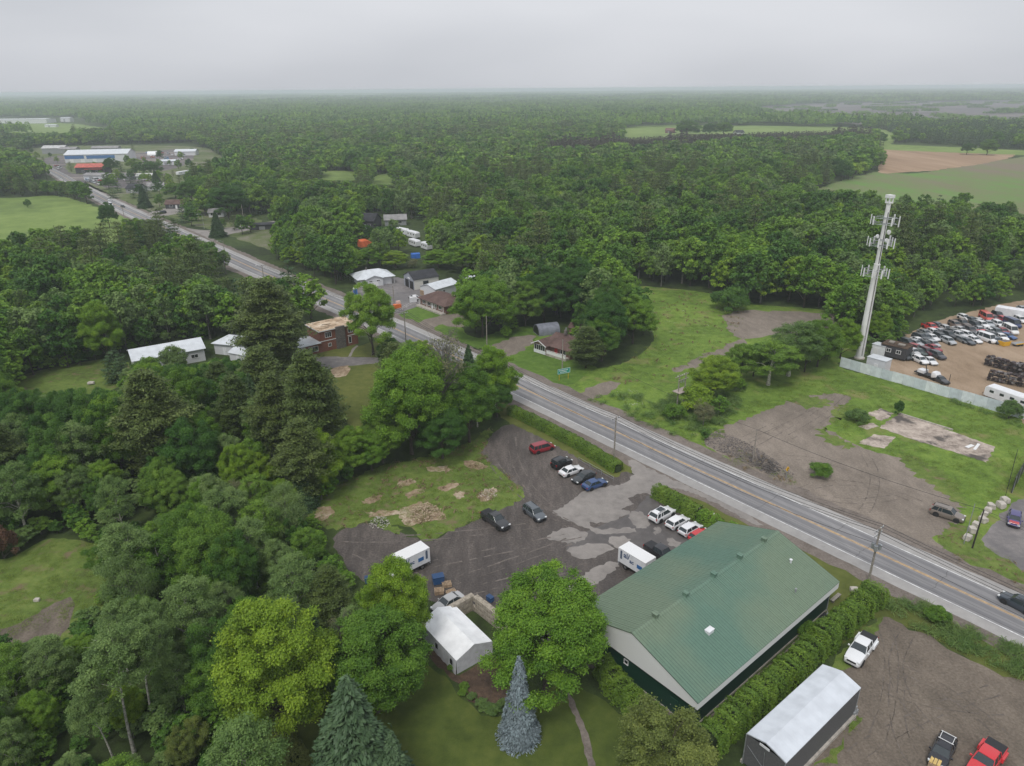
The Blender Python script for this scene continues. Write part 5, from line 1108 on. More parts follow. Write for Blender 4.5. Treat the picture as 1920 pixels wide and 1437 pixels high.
mb = MB(); mb.box((6.4, 5.4, 5.6), (.7, .7, 1.2)); mb.build('chimney', M['stone'], b); mb = MB(); mb.cyl((5.2, 7, 5.4), .12, 1.3); mb.cyl((5.2, 7, 6.1), .2, .16); mb.build('flue', M['steel'], b)
o_, a_, l_ = frame2((1010, 632), (1044, 628), 0)
b = empty('arched_shed', (G(1012, 640).x, G(1012, 640).y+4, 0), math.radians(20), 'grey arched shed with dark end behind the brown-roofed house', 'shed')
mb = MB(); prof = [(2.3+2.3*math.cos(a), .4+2.5*math.sin(a)) for a in np.linspace(0, PI, 13)]; prof = [(4.6, 0)]+prof+[(0, 0)]; mb.extrude(prof, 0, 6.5); mb.build('cover', plain('grey_cover', (.20, .21, .25), .5, noise=1), b, 30)
mb = MB(); mb.extrude([(2.3+2.1*math.cos(a), .3+2.3*math.sin(a)) for a in np.linspace(0, PI, 11)], -.05, -.02); mb.build('end_panel', M['black'], b)
b = empty('garden_shed', (G(1068, 632).x, G(1068, 632).y+2, 0), math.radians(-30), 'small brown-roofed garden shed behind the brown-roofed house', 'shed')
gable_shell(4, 3.4, 2.2, 3.1, M['pink_brick'], b); gable_roof(4, 3.4, 2.25, 3.15, M['shingle_brown'], b, .35); door(b, 2, 0, 0, .9, 1.9, '-y')

# brown hip-roofed bungalow
o_, a_, l_ = frame2((789, 573), (835, 590))
b = empty('bungalow', o_, a_, 'brown hip-roofed brick bungalow beside the green front lawn', 'house')
mb = MB(); mb.box((l_/2, 4.6, 1.3), (l_, 9.2, 2.6)); mb.build('wall', M['pink_brick'], b); hip_roof(l_, 9.2, 2.6, 4.7, 3.6, M['shingle_brown'], b, .8)
for x in (2, 5, 8.2, 11): window(b, x, 0, 1.6, 1.5, 1.1, '-y')
mb = MB(); mb.box((l_/2, -.9, .25), (l_+.8, 1.6, .5)); mb.build('porch', M['concrete'], b)
mb = MB()
for x in (.2, l_*.33, l_*.66, l_-.2): mb.box((x, -.62, 1.5), (.14, .14, 2.2))
mb.build('porch_post', M['trim'], b); window(b, l_, 4.5, 1.6, 1.6, 1.1, '+x'); door(b, 6.6, 0, .4, .95, 2.0, '-y')
mb = MB(); mb.box((l_*.75, 6, 4.2), (1.1, .5, .1)); mb.build('skylight', M['trim'], b)

# white hip-roofed workshop
o_, a_, l_ = frame2((672, 526), (738, 518), 2.7)
b = empty('workshop', o_, a_, 'white hip-roofed building with gabled front bay and garage doors', 'building')
mb = MB(); mb.box((l_/2, 4.8, 1.35), (l_-1.5, 9, 2.7)); mb.box((5.6, .2, 1.4), (6.2, 2.2, 2.8)); mb.build('wall', M['siding'], b); hip_roof(l_, 9.6, 2.75, 4.9, 4.0, M['white_roof'], b, .6)
mb = MB(); mb.extrude([(2.2, 2.7), (5.6, 3.9), (5.6, 4.02), (2.2, 2.84)], -1.3, 3.5, axis='y'); mb.extrude([(9.0, 2.7), (5.6, 3.9), (5.6, 4.02), (9.0, 2.84)], -1.3, 3.5, axis='y'); mb.build('bay_roof', M['white_roof'], b)
mb = MB(); mb.extrude([(2.6, 2.75), (8.6, 2.75), (5.6, 3.85)], -.88, 0, axis='y'); mb.build('gable_panel', M['siding'], b)
for x in (4.2, 6.9): window(b, x, -.9, 2.0, 1.1, .4, '-y', 'trim', 'window', 1)
door(b, 5.6, -.9, 0, 2.6, 1.6, '-y', 'trim', 'garage_door', False); mb = MB(); mb.box((4.4, 4.8, 5.3), (.5, .5, 1.0)); mb.build('chimney', M['stone'], b)
mb = MB()
for y in (.3, 8.8): mb.box((l_+.3, y, 1.35), (.12, .12, 2.7))
mb.build('canopy_post', M['trim'], b)
# grey-roofed garage with open doors
o_, a_, l_ = frame2((776, 525), (822, 518), 3.7)
b = empty('garage', o_, a_, 'dark-roofed white garage with two open doorways', 'garage'); gable_shell(l_, 8.4, 3.7, 5.6, M['creamwall'], b); gable_roof(l_, 8.4, 3.72, 5.65, M['shingle_dark'], b, .3)
mb = MB(); mb.extrude([(.0, .02), (8.4, .02), (8.4, 3.7), (4.2, 5.5), (0, 3.7)], -.06, -.02); mb.build('gable_panel', plain('grey_front', (.33, .35, .40), .6), b)
for y in (2.0, 5.8): door(b, -.07, y, 0.02, 2.9, 2.8, '-x', 'black', 'doorway_shade', False)  # black panels paint the shade inside the open doorways
window(b, 4.5, 0, 2.0, 1.9, 1.3, '-y', 'black'); mb = MB(); mb.box((-.1, 4, 3.5), (.1, 1.8, .5)); mb.build('sign_board', M['trim'], b)
# low white outbuilding
o_, a_, l_ = frame2((816, 543), (859, 531), 3)
b = empty('outbuilding', o_, a_, 'low white metal-roofed outbuilding beside the dark-roofed garage', 'shed'); gable_shell(l_, 7.4, 2.9, 4.1, M['siding'], b); gable_roof(l_, 7.4, 2.95, 4.15, M['white_roof'], b, .3, .1, .5); door(b, 2, 0, 0, 1, 2.0, '-y'); window(b, 4, 0, 1.6, 1, .8, '-y'); window(b, l_, 3.6, 1.6, 1, .8, '+x')
b = empty('outbuilding', (*(G(872, 538))[:2], 0), math.radians(25), 'grey-white lean-to at the far end of the low outbuilding', 'shed'); gable_shell(6, 5, 2.3, 3, M['siding'], b); gable_roof(6, 5, 2.35, 3.05, M['white_roof'], b, .3); door(b, 2.5, 0, 0, .9, 1.9, '-y')

# compound at the tower foot
def box_shed(name, A, ang, L, W, H, wm, rm, label, cat, z0=.0, doorx=None):
    g = G(*A); b = empty(name, (g.x, g.y, 0), ang, label, cat); mb = MB(); mb.box((L/2, W/2, z0+H/2), (L, W, H)); mb.build('wall', M[wm], b)
    mb = MB(); mb.box((L/2, W/2, z0+H+.06), (L+.2, W+.2, .12)); mb.build('roof', M[rm], b)
    if doorx is not None: door(b, doorx, 0, z0, .95, 2.05, '-y', 'trim')
    return b
FA = math.radians(-52.2)
box_shed('equipment_hut', (1622, 692), FA, 4.6, 3.0, 3.2, 'siding', 'white_roof', 'white equipment hut against the corrugated fence at the tower', 'hut', doorx=2.4)
box_shed('equipment_hut', (1632, 664), FA, 3.4, 2.4, 2.8, 'white', 'white_roof', 'smaller white cabinet hut behind the equipment hut', 'hut', doorx=1.2)
b = box_shed('trailer', (1648, 668), FA+.1, 6.2, 4.6, 2.9, 'darkwall', 'bed', 'dark site trailer with a flat cluttered roof behind the huts', 'trailer', z0=.5)
mb = MB(); mb.box((1.6, 2.6, 3.65), (1.2, 1.4, .35)); mb.box((4.2, 2.2, 3.62), (1.6, 1.2, .3)); mb.build('roof_clutter', M['wood'], b); window(b, 2, 0, 2.2, 1.0, .8, '-y'); window(b, 4.4, 0, 2.2, 1.0, .8, '-y')
# village and far buildings: x, y on the photo, length, depth, eave, ridge, angle, walls, roof
VIL = [
 ('warehouse', (123, 306), 58, 30, 7.5, 11.0, 12, 'siding', 'white_roof', 'long warehouse with white roof and blue band beyond the village', 'warehouse'),
 ('shop', (143, 326), 24, 13, 5, 7.5, 8, 'darkwall', 'red_roof', 'grey shop with a red roof by the highway', 'shop'),
 ('barn', (80, 289), 24, 14, 6, 8.5, 5, 'grey', 'pale_roof', 'pale grey barn left of the warehouse', 'barn'),
 ('barn', (112, 289), 18, 12, 5, 7, 5, 'grey', 'dull_roof', 'dull grey barn between the pale barn and the warehouse', 'barn'),
 ('barn', (172, 285), 30, 10, 4, 6, 5, 'grey', 'dull_roof', 'low grey barn behind the warehouse', 'barn'),
 ('house', (237, 362), 10, 9, 3, 5.5, -15, 'grey', 'shingle_dark', 'village house with a slate-dark roof beside the roadside spruce', 'house'),
 ('house', (276, 358), 11, 8, 3, 5, 10, 'siding', 'dull_roof', 'pale grey village house behind the roadside spruce', 'house'),
 ('bungalow', (311, 392), 13, 8, 2.7, 4.6, 6, 'darkwall', 'shingle_brown', 'brown-roofed village bungalow with dark walls', 'house'),
 ('house', (388, 322), 16, 14, 4, 8, -10, 'grey', 'shingle_dark', 'dark-roofed house among trees behind the trailers', 'house'),
 ('house', (438, 325), 13, 10, 5, 7.5, -30, 'grey', 'slate_roof', 'blue-grey house half hidden in trees right of the trailers', 'house'),
 ('house', (672, 428), 9, 8, 4, 7, -20, 'darkwall', 'shingle_dark', 'dark-roofed house in the trees above the orange tarp', 'house'),
 ('house', (722, 424), 11, 7, 3, 5, 10, 'grey', 'dull_roof', 'grey house in the trees above the parked trailers', 'house'),
 ('barn', (1247, 250), 14, 10, 4, 7, -20, 'redbarn', 'redbarn', 'dull red barn in the far pasture', 'barn'),
 ('house', (1381, 256), 12, 10, 5, 8, 15, 'siding', 'shingle_dark', 'white farmhouse with a dark roof in the far pasture', 'house'),
 ('greenhouse', (925, 221), 40, 16, 5, 7, 10, 'siding', 'white_roof', 'long pale roof in the middle of the forest', 'building'),
 ('warehouse', (-40, 233), 150, 40, 9, 10, 3, 'siding', 'white_roof', 'long white hall at the far edge of the village fields', 'warehouse'),
 ('warehouse', (68, 231), 34, 20, 7, 8, 3, 'siding', 'white_roof', 'white hall right of the long far hall', 'warehouse'),
 ('warehouse', (114, 229), 22, 18, 9, 10, 3, 'siding', 'white_roof', 'tall white block at the right of the far halls', 'warehouse'),
 ('warehouse', (168, 247), 22, 12, 4, 5, 3, 'siding', 'white_roof', 'small white-roofed hall before the far forest', 'warehouse'),
 ('shed', (84, 239), 22, 12, 4, 5, 3, 'siding', 'white_roof', 'low white shed below the far halls', 'shed'),
 ('shed', (328, 292), 22, 12, 4, 6, 5, 'siding', 'white_roof', 'white shed at the back of the village yard', 'shed'),
 ('shed', (158, 338), 16, 10, 3.5, 5, -5, 'siding', 'dull_roof', 'pale shed below the red-roofed shop', 'shed'),
 ('house', (196, 338), 13, 8, 3, 4.6, 4, 'siding', 'dull_roof', 'pale house between the red-roofed shop and the dark highway tree', 'house'),
 ('house', (222, 338), 11, 8, 3, 4.8, -12, 'grey', 'dull_roof', 'grey house behind the slate-dark village house', 'house'),
 ('house', (256, 338), 12, 8, 3, 4.6, 6, 'siding', 'pale_roof', 'white house behind the pale grey village house', 'house'),
 ('shed', (140, 300), 10, 7, 3, 4, 5, 'siding', 'pale_roof', 'little white shed at the near corner of the warehouse', 'shed'),
 ('house', (352, 350), 12, 9, 3, 5, -8, 'grey', 'dull_roof', 'grey house in the trees behind the brown village bungalow', 'house'),
 ('house', (468, 312), 12, 9, 4, 6.5, -20, 'darkwall', 'shingle_dark', 'black-roofed house deep in the trees beyond the trailers', 'house'),
 ('shed', (300, 310), 14, 8, 3.5, 4.6, 8, 'siding', 'white_roof', 'white-roofed shed on the near side of the village yard', 'shed'),
 ('house', (880, 345), 12, 9, 4, 6.5, -20, 'darkwall', 'shingle_dark', 'dark-roofed house alone in the middle forest', 'house'),
 ('shed', (470, 432), 14, 5, 2.4, 3, 12, 'darkwall', 'shingle_dark', 'dark low shed along the side street', 'shed'),
 ('house', (392, 408), 8, 7, 2.6, 4.2, 10, 'siding', 'dull_roof', 'white house front hidden by the big dark maple', 'house'),
]
M['red_roof'] = plain('red_metal_roof', (.48, .10, .07), .5, noise=.6, var=.2); M['pale_roof'] = plain('pale_roof', (.5, .5, .49), .6, noise=.4); M['dull_roof'] = plain('dull_metal_roof', (.26, .25, .25), .6, noise=.4, var=.15)
M['slate_roof'] = plain('slate_blue_roof', (.16, .20, .26), .6, noise=.5); M['redbarn'] = plain('red_barn_board', (.16, .075, .07), .8, noise=.5); M['blue_band'] = plain('blue_cladding', (.05, .16, .38), .5)
for nm, A, L, W, ze, zr, ang, wm, rm, lab, cat in VIL:
    g = G(*A); b = empty(nm, (g.x, g.y, 0), math.radians(ang), lab, cat); gable_shell(L, W, ze, zr, M[wm], b); gable_roof(L, W, ze+.05, zr+.05, M[rm], b, .5, .2)
    if nm in ('house', 'bungalow', 'shop'):
        for x in (L*.25, L*.7): window(b, x, 0, 1.7, 1.8, 1.3, '-y')
        door(b, L*.48, 0, 0, 1.1, 2.1, '-y', 'trim')
    elif lab.startswith('long warehouse'):
        mb = MB(); mb.box((9, -.1, 5.2), (17.5, .2, 3.0)); mb.box((33, -.1, 5.0), (26, .2, 3.0)); mb.build('blue_band', M['blue_band'], b)
        for x in (6, 16, 27, 40): door(b, x, -.02, 0, 3.4, 3.4, '-y', 'trim', 'loading_door', False)
    else:
        door(b, L*.4, 0, 0, min(3.2, L*.2), ze*.7, '-y', 'grey', 'barn_door', False)
    if cat == 'shop': mb = MB(); mb.box((15, -1.2, 3.6), (14, 2.6, .3)); mb.build('awning', M['red_roof'], b)
# ------------------------------------------------------------------ vehicles (nose along +x, origin on the ground)
TYPES = {
 #            L     W     H    belt  hood  x of: windscreen foot, windscreen top, rear glass top, rear glass foot, wheel r, front axle, rear axle, deck height at tail
 'sedan':   (4.85, 1.86, 1.45, .93, .84, 1.05, .25, -1.15, -1.85, .33, 1.45, -1.38, .96),
 'hatch':   (4.30, 1.80, 1.52, .95, .90, 1.00, .25, -1.65, -2.02, .32, 1.30, -1.28, .95),
 'suv':     (4.75, 1.92, 1.72, 1.06, 1.02, 1.10, .35, -1.90, -2.25, .37, 1.42, -1.40, 1.06),
 'minivan': (5.10, 1.98, 1.76, 1.02, .95, 1.55, .75, -2.15, -2.42, .34, 1.55, -1.50, 1.02),
 'jeep':    (4.20, 1.86, 1.84, 1.16, 1.12, .55, .30, -1.75, -1.88, .41, 1.25, -1.18, 1.12),
 'pickup':  (5.85, 2.00, 1.90, 1.20, 1.16, 1.20, .50, -.95, -1.05, .40, 1.85, -1.75, 1.16),
 'van':     (5.60, 2.05, 2.35, 1.25, 1.15, 1.90, 1.25, -2.65, -2.74, .37, 1.85, -1.75, 1.25),
}
def ring(x, w_, lo, top, cr=.03):
    return [(x, -w_*.93, lo), (x, -w_, lo+.16), (x, -w_, top-.2), (x, -w_*.94, top-.03), (x, -w_*.5, top+cr), (x, w_*.5, top+cr), (x, w_*.94, top-.03), (x, w_, top-.2), (x, w_, lo+.16), (x, w_*.93, lo)]
WM = {}
def wheel_mesh(r):
    if r not in WM:
        t = MB(); w_ = .24; prof = [(r*.60, -w_/2), (r*.92, -w_/2), (r, -w_*.36), (r, w_*.36), (r*.92, w_/2), (r*.60, w_/2)]
        for i in range(18):
            a, b = 2*PI*i/18, 2*PI*(i+1)/18
            for j in range(5):
                (r0, y0), (r1, y1) = prof[j], prof[j+1]; t.poly([(r0*math.cos(a), y0, r0*math.sin(a)), (r0*math.cos(b), y0, r0*math.sin(b)), (r1*math.cos(b), y1, r1*math.sin(b)), (r1*math.cos(a), y1, r1*math.sin(a))])
        k = MB(); k.cyl((0, 0, 0), r*.60, w_*.72, 'y', 14)
        for i in range(5):
            a = 2*PI*i/5; k.box((r*.34*math.cos(a), 0, r*.34*math.sin(a)), (.07, w_*.82, .07))
        WM[r] = (t.mesh('tyre', M['tyre'], 40), k.mesh('rim', M['rim']))
    return WM[r]
PARTS = {}
def car_parts(ty):
    """meshes of one kind of vehicle, shared by all of that kind"""
    if ty in PARTS: return PARTS[ty]
    L, W, H, zb, zh, xf0, xf1, xr1, xr0, wr, xa, xb, zd = TYPES[ty]; w_ = W/2; h = L/2; P = {}
    mb = MB(); st = []
    box = ty in ('jeep', 'van')
    st.append(ring(-h, w_*(.9 if box else .80), .38, zd-.16, .0)); st.append(ring(-h+.10, w_*.94, .30, zd-.03)); st.append(ring(-h+.5, w_*.985, .25, zd))
    if ty == 'pickup':
        st.append(ring(xr0-.08, w_, .26, zd)); st.append(ring(xr0+.02, w_, .26, zb))
    else: st.append(ring(xr0+.15, w_, .22, max(zb, zd-.02)))
    st += [ring(0, w_, .21, zb), ring(xf0-.12, w_, .21, zb-.01), ring(xf0+.12, w_*.995, .22, zh+.02), ring(h-.75, w_*.97, .24, zh-.05), ring(h-.28, w_*.90, .27, zh-.15), ring(h-.07, w_*.82, .32, zh-.28), ring(h, w_*.72, .40, zh-.42 if zh > .95 else zh-.34)]
    mb.loft(st, 0)
    # roof, pillars
    wb, wr_ = w_*.92, w_*(.84 if box else .74); zt = H
    xm = (xf1+xr1)/2
    R = []
    for x, dz, k in ((xf1+.05, -.05, .97), (xf1-.25, -.01, 1), (xm, .015, 1), (xr1+.3, -.015, 1), (xr1-.04, -.06, .96)):
        y = wr_*k; R.append([(x, -y, zt-.09+dz), (x, -y*.97, zt-.03+dz), (x, -y*.6, zt+dz), (x, y*.6, zt+dz), (x, y*.97, zt-.03+dz), (x, y, zt-.09+dz)])
    mb.loft(R, 0)
    for s in (-1, 1):
        for (xa0, xa1, th) in ((xf0, xf1, .045), (xr0, xr1, .075), ((xf1+xr1)/2+.05, (xf1+xr1)/2, .045)):
            mb.tube([(xa0, s*wb*.985, zb-.03), (xa1, s*wr_*.985, zt-.06)], [th, th*.8], 5, 0)
        if ty in ('suv', 'minivan', 'van', 'jeep'): mb.tube([(xr0*.55+xr1*.45+.75, s*wb*.985, zb-.03), (xr1+.75, s*wr_*.985, zt-.06)], [.06, .05], 5, 0)
    P['body'] = (mb, 'paint')
    # glazing: dark cabin core plus panes
    g = MB(); i_ = .02
    A = [(xf0-.02, -wb+i_, zb-.05), (xf0-.02, wb-i_, zb-.05), (xf1, wr_-i_, zt-.07), (xf1, -wr_+i_, zt-.07)]
    Bk = [(xr0+.02, -wb+i_, zb-.05), (xr0+.02, wb-i_, zb-.05), (xr1, wr_-i_, zt-.07), (xr1, -wr_+i_, zt-.07)]
    P['windshield'] = (MB().poly(A).poly([(x-.03, y, z) for x, y, z in A][::-1]), 'carglass'); P['rear_window'] = (MB().poly(Bk[::-1]).poly([(x+.03, y, z) for x, y, z in Bk]), 'carglass')
    for nm, k in (('side_window', 0), ('side_window', 1)):
        q = [A[k], A[3-k], Bk[3-k], Bk[k]]; P.setdefault('sides', []).append((MB().poly(q if k else q[::-1]), 'carglass' if ty != 'van' else 'carglass'))
    lp = MB()
    P['headlight'] = [(MB().box((h-.20, s*w_*.70, zh-.24), (.26, .36, .14), 0, -s*.35), 'lamp') for s in (-1, 1)]
    P['taillight'] = [(MB().box((-h+.09, s*w_*.80, zd-.20), (.14, .24, .2 if ty not in ('suv', 'jeep', 'pickup', 'van') else .36)), 'red_lamp') for s in (-1, 1)]
    P['mirror'] = [(MB().box((xf0-.28, s*(w_+.10), zb+.06), (.14, .22, .15)), 'paint') for s in (-1, 1)]
    P['grille'] = [(MB().box((h-.045, 0, zh-.40 if zh > .95 else .50), (.12, w_*1.05, .20 if zh > .95 else .13)).box((h-.06, 0, .33), (.14, w_*1.25, .12)), 'black')]
    tr = MB()
    for x in (xa, xb):
        for s in (-1, 1): tr.cyl((x, s*(w_-.045), wr+.02), wr+.085, .12, 'y', 16)
    tr.box((0, 0, .24), (L*.8, W*.86, .12)); tr.box((-h+.02, 0, .42), (.08, W*.7, .16)); P['underbody'] = [(tr, 'black')]
    if ty == 'pickup':
        P['bed_cover'] = [(MB().box(((xr0-.1-h)/2, 0, zd+.045), (h+xr0-.28, W*.86, .07)), 'black')]
    if ty in ('suv', 'jeep'):
        P['roof_rail'] = [(MB().box((xm-.15, s*wr_*.86, zt+.03), (1.7, .05, .05)), 'black') for s in (-1, 1)]
    if ty == 'jeep':
        P['spare_wheel'] = [(MB().cyl((-h-.1, .05, 1.0), .38, .24, 'x', 16), 'black')]
    out = []
    for k, v in P.items():
        if isinstance(v, tuple): v = [v]
        for mbx, mm in v: out.append((k if k != 'sides' else 'side_window', mbx, mm))
    PARTS[ty] = out; return out
CARP = {}
def vehicle(name, ty, loc, rz, col, label, cat, group=None, full=True, roofc=None, sc=1.0, hood=None, wheels=True):
    e = empty(name, loc, rz, label, cat, group)
    key = (ty, tuple(col), full, roofc)
    if key not in CARP:
        ms = []
        for nm, mb, mm in car_parts(ty):
            if not full and nm in ('headlight', 'taillight', 'mirror', 'grille', 'roof_rail'): continue
            m = paint(col) if mm == 'paint' else M[mm]
            ms.append((nm, mb.mesh(nm, m, 32 if nm == 'body' else None)))
        CARP[key] = ms
    for nm, me in CARP[key]: link(nm, me, e)
    L, W, H, zb, zh, xf0, xf1, xr1, xr0, wr, xa, xb, zd = TYPES[ty]
    if wheels:
        T, Rm = wheel_mesh(wr)
        for x in (xa, xb):
            for s in (-1, 1):
                t = link('wheel', T, e); t.location = (x, s*(W/2-.10), wr)
                if full: link('rim', Rm, t)
    if sc != 1.0: e.scale = (sc, sc, sc)
    return e
WHT, BLK, GRY, SLV, RED, NAVY, DGR = (.78, .78, .79), (.016, .017, .02), (.10, .115, .13), (.40, .42, .44), (.42, .02, .025), (.02, .04, .12), (.045, .05, .055)
def car_px(name, ty, px, v, col, label, cat, group=None, full=True, **k):
    g = G(*px); return vehicle(name, ty, (g.x, g.y, .02), heading(px[0], px[1], *v), col, label, cat, group, full, **k)
car_px('minivan', 'minivan', (1017, 845), (140, -38), (.27, .018, .03), 'dark red minivan at the head of the parking lot', 'minivan')
car_px('jeep', 'jeep', (1053, 874), (130, -55), BLK, 'black boxy soft-top off-roader between red minivan and white sedan', 'jeep')
car_px('sedan', 'sedan', (1071, 888), (130, -48), WHT, 'white sedan parked beside the black off-roader', 'car')
car_px('sedan', 'sedan', (1094, 900), (-130, 62), (.03, .033, .036), 'dark sedan nose-out between the white and the blue sedan', 'car')
car_px('sedan', 'sedan', (1115, 913), (140, -50), (.03, .07, .19), 'blue sedan last in the row by the pipe railing', 'car')
s_ = car_px('suv', 'suv', (1002, 968), (92, 72), GRY, 'blue-grey station wagon alone in the middle of the dark lot', 'car')
p_ = car_px('pickup_truck', 'pickup', (929, 982), (140, 98), (.035, .036, .04), 'dark pickup with covered bed beside the grassy mound', 'pickup')
car_px('suv', 'suv', (1241, 971), (112, -62), WHT, 'white sport utility with dark sunroof, first of the three by the hedge', 'car', sc=1.06)
g = MB().box((-.5, 0, 1.735), (1.2, .95, .03)).build('sunroof', M['carglass'], [o for o in bpy.data.objects if o.name.startswith('suv') and o.parent is None][-1])
car_px('hatchback', 'hatch', (1270, 985), (112, -62), WHT, 'white hatchback in the middle of the three by the hedge', 'car', sc=1.03)
car_px('hatchback', 'hatch', (1294, 998), (112, -62), (.74, .74, .76), 'white small crossover closest to the green roof', 'car', sc=1.02)
car_px('hatchback', 'hatch', (1313, 1010), (112, -62), (.55, .03, .035), 'red car mostly hidden behind the green roof', 'car')
car_px('pickup_truck', 'pickup', (1240, 1046), (120, 75), (.022, .022, .026), 'black pickup beside the box truck at the green roof', 'pickup')
car_px('sedan', 'sedan', (840, 1137), (-110, 62), (.42, .42, .42), 'silver sedan against the concrete block wall', 'car')
car_px('suv', 'suv', (1775, 970), (130, 42), (.20, .17, .145), 'taupe sport utility with dark roof on the pale gravel lot', 'car', sc=1.04)
c_ = car_px('hatchback', 'hatch', (1900, 980), (-6, 60), (.07, .06, .19), 'purple hatchback with a red bonnet by the boulders', 'car')
MB().box((1.62, 0, .905), (.85, 1.35, .05), 0, 0, .9).build('bonnet', paint((.5, .04, .05)), c_)
car_px('suv', 'suv', (1908, 1139), (-100, -52), (.04, .052, .068), 'dark blue sport utility driving on the highway at the frame edge', 'car')
w_ = car_px('pickup_truck', 'pickup', (1612, 1226), (-45, 62), (.76, .77, .78), 'white dual-wheel pickup with black bed cover by the cedar hedge', 'pickup', sc=1.05)
for s in (-1, 1): MB().box((-1.75, s*1.06, .82), (1.5, .22, .42), 0, 0, .85).build('rear_fender', paint((.76, .77, .78)), w_)
k_ = car_px('suv', 'suv', (1764, 1418), (-36, 78), (.016, .016, .022), 'black sport utility with a white roof rack and lumber on its nose', 'car', sc=.96)
mb = MB(); x0, x1, y_ = -1.75, -.55, .62
for x in (x0, x1): mb.box((x, 0, 1.80), (.06, 1.5, .06))
for y in (-y_, y_): mb.box(((x0+x1)/2, y, 1.80), (1.2, .05, .05))
mb.build('roof_rack', M['trim'], k_)
r_ = car_px('pickup_truck', 'pickup', (1845, 1437), (-50, 70), (.62, .03, .04), 'bright red dual-wheel pickup with grey bed cover', 'pickup', sc=1.05)
for s in (-1, 1): MB().box((-1.75, s*1.06, .82), (1.5, .22, .42), 0, 0, .85).build('rear_fender', paint((.62, .03, .04)), r_)
t = empty('lumber', (*G(1748, 1443)[:2], 0), heading(1764, 1418, -36, 78), 'stack of yellow boards before the black sport utility', 'lumber')
for i in range(3): MB().box((-.3, -.3+i*.34, .9+.02*i), (.9, .28, .09)).build('board', plain('yellow_board', (.62, .44, .16), .7, noise=3), t)
MB().box((-.2, 0, .41), (.9, .9, .82)).build('crate', M['pallet'], t)

def box_truck(px, v, label, logos):
    g = G(*px); e = empty('box_truck', (g.x, g.y, .02), heading(px[0], px[1], *v), label, 'truck'); L = 5.0
    mb = MB(); mb.box((-.7, 0, 2.05), (L, 2.25, 2.3)); mb.build('cargo_box', M['white'], e)
    mb = MB(); mb.box((-.7, 0, 3.23), (L+.05, 2.3, .07)); mb.box((-.7+L/2, 0, 2.05), (.06, 2.28, 2.36)); mb.box((-.7-L/2, 0, 2.05), (.06, 2.28, 2.36)); mb.build('box_trim', M['trim'], e)
    mb = MB(); mb.loft([ring(1.85, .98, .5, 1.95, .05), ring(2.3, .98, .45, 1.98, .05), ring(2.75, .97, .45, 1.45, .03), ring(3.5, .92, .45, 1.25, .03), ring(3.75, .85, .5, 1.05, 0)]); mb.build('cab', paint(WHT), e, 32)
    mb = MB(); mb.poly([(2.36, -.8, 1.95), (2.36, .8, 1.95), (2.79, .86, 1.5), (2.79, -.86, 1.5)][::-1]); mb.build('windshield', M['carglass'], e)
    for s in (-1, 1): MB().box((2.2, s*.985, 1.62), (.6, .03, .5)).build('side_window', M['carglass'], e); MB().box((3.7, s*.6, .85), (.14, .3, .2)).build('headlight', M['lamp'], e); MB().box((2.5, s*1.2, 1.6), (.1, .22, .36)).build('mirror', M['black'], e)
    MB().box((.2, 0, .62), (6.2, .9, .22)).build('chassis', M['black'], e); MB().box((-3.25, 0, .55), (.12, 2.1, .14)).build('bumper', M['steel'], e)
    T, Rm = wheel_mesh(.40)
    for x in (2.85, -1.9):
        for s in (-1, 1): w_ = link('wheel', T, e); w_.location = (x, s*.92, .40); link('rim', Rm, w_)
    for s in (-1, 1): MB().cyl((-1.9, s*.75, .4), .40, .2, 'y').build('inner_wheel', M['tyre'], e)
    for s in logos:
        d = M['logo_blue']; y = s*1.135
        def X(u): return -.7 - s*u   # u runs left to right as one faces this side
        k = 1 if s > 0 else -1                                      # the emblem sits at the rear end on both sides
        MB().box((X(1.95*k), y, 2.2), (.36, .02, 1.25)).cyl((X(1.95*k), y, 2.85), .16, .02, 'y').build('bottle_emblem', plain('logo_grey', (.10, .13, .19), .5), e)
        MB().box((X(1.5 if s < 0 else .95), y, 1.95), (.95, .02, .62)).build('blue_panel', d, e)
        for txt, u, z, sz in (('al/', -1.5 if s < 0 else -2.1, 2.15, 1.0), ('ac', -.35 if s < 0 else -.95, 1.8, .75)):
            c = bpy.data.curves.new('t', 'FONT'); c.body = txt; c.size = sz*1.2; c.extrude = .008; c.offset = .025
            o = bpy.data.objects.new('t', c); COL.objects.link(o); dg = bpy.context.evaluated_depsgraph_get(); me = bpy.data.meshes.new_from_object(o.evaluated_get(dg)); bpy.data.objects.remove(o)
            me.materials.clear(); me.materials.append(plain('lettering', (.05, .09, .20), .5)); t = link('lettering', me, e)
            if s < 0: t.rotation_euler = (PI/2, 0, 0); t.location = (-.7+u, y-.005, z)
            else: t.rotation_euler = (PI/2, 0, PI); t.location = (-.7-u, y+.005, z)
    return e
M['logo_blue'] = plain('logo_blue', (.03, .14, .36), .5)
box_truck((1199, 1075), (100, 62), 'white box truck with blue emblem beside the green roof', (-1, 1))
box_truck((765, 1072), (-105, 52), 'white box truck nosing into the yellow-green maple', (1, -1))

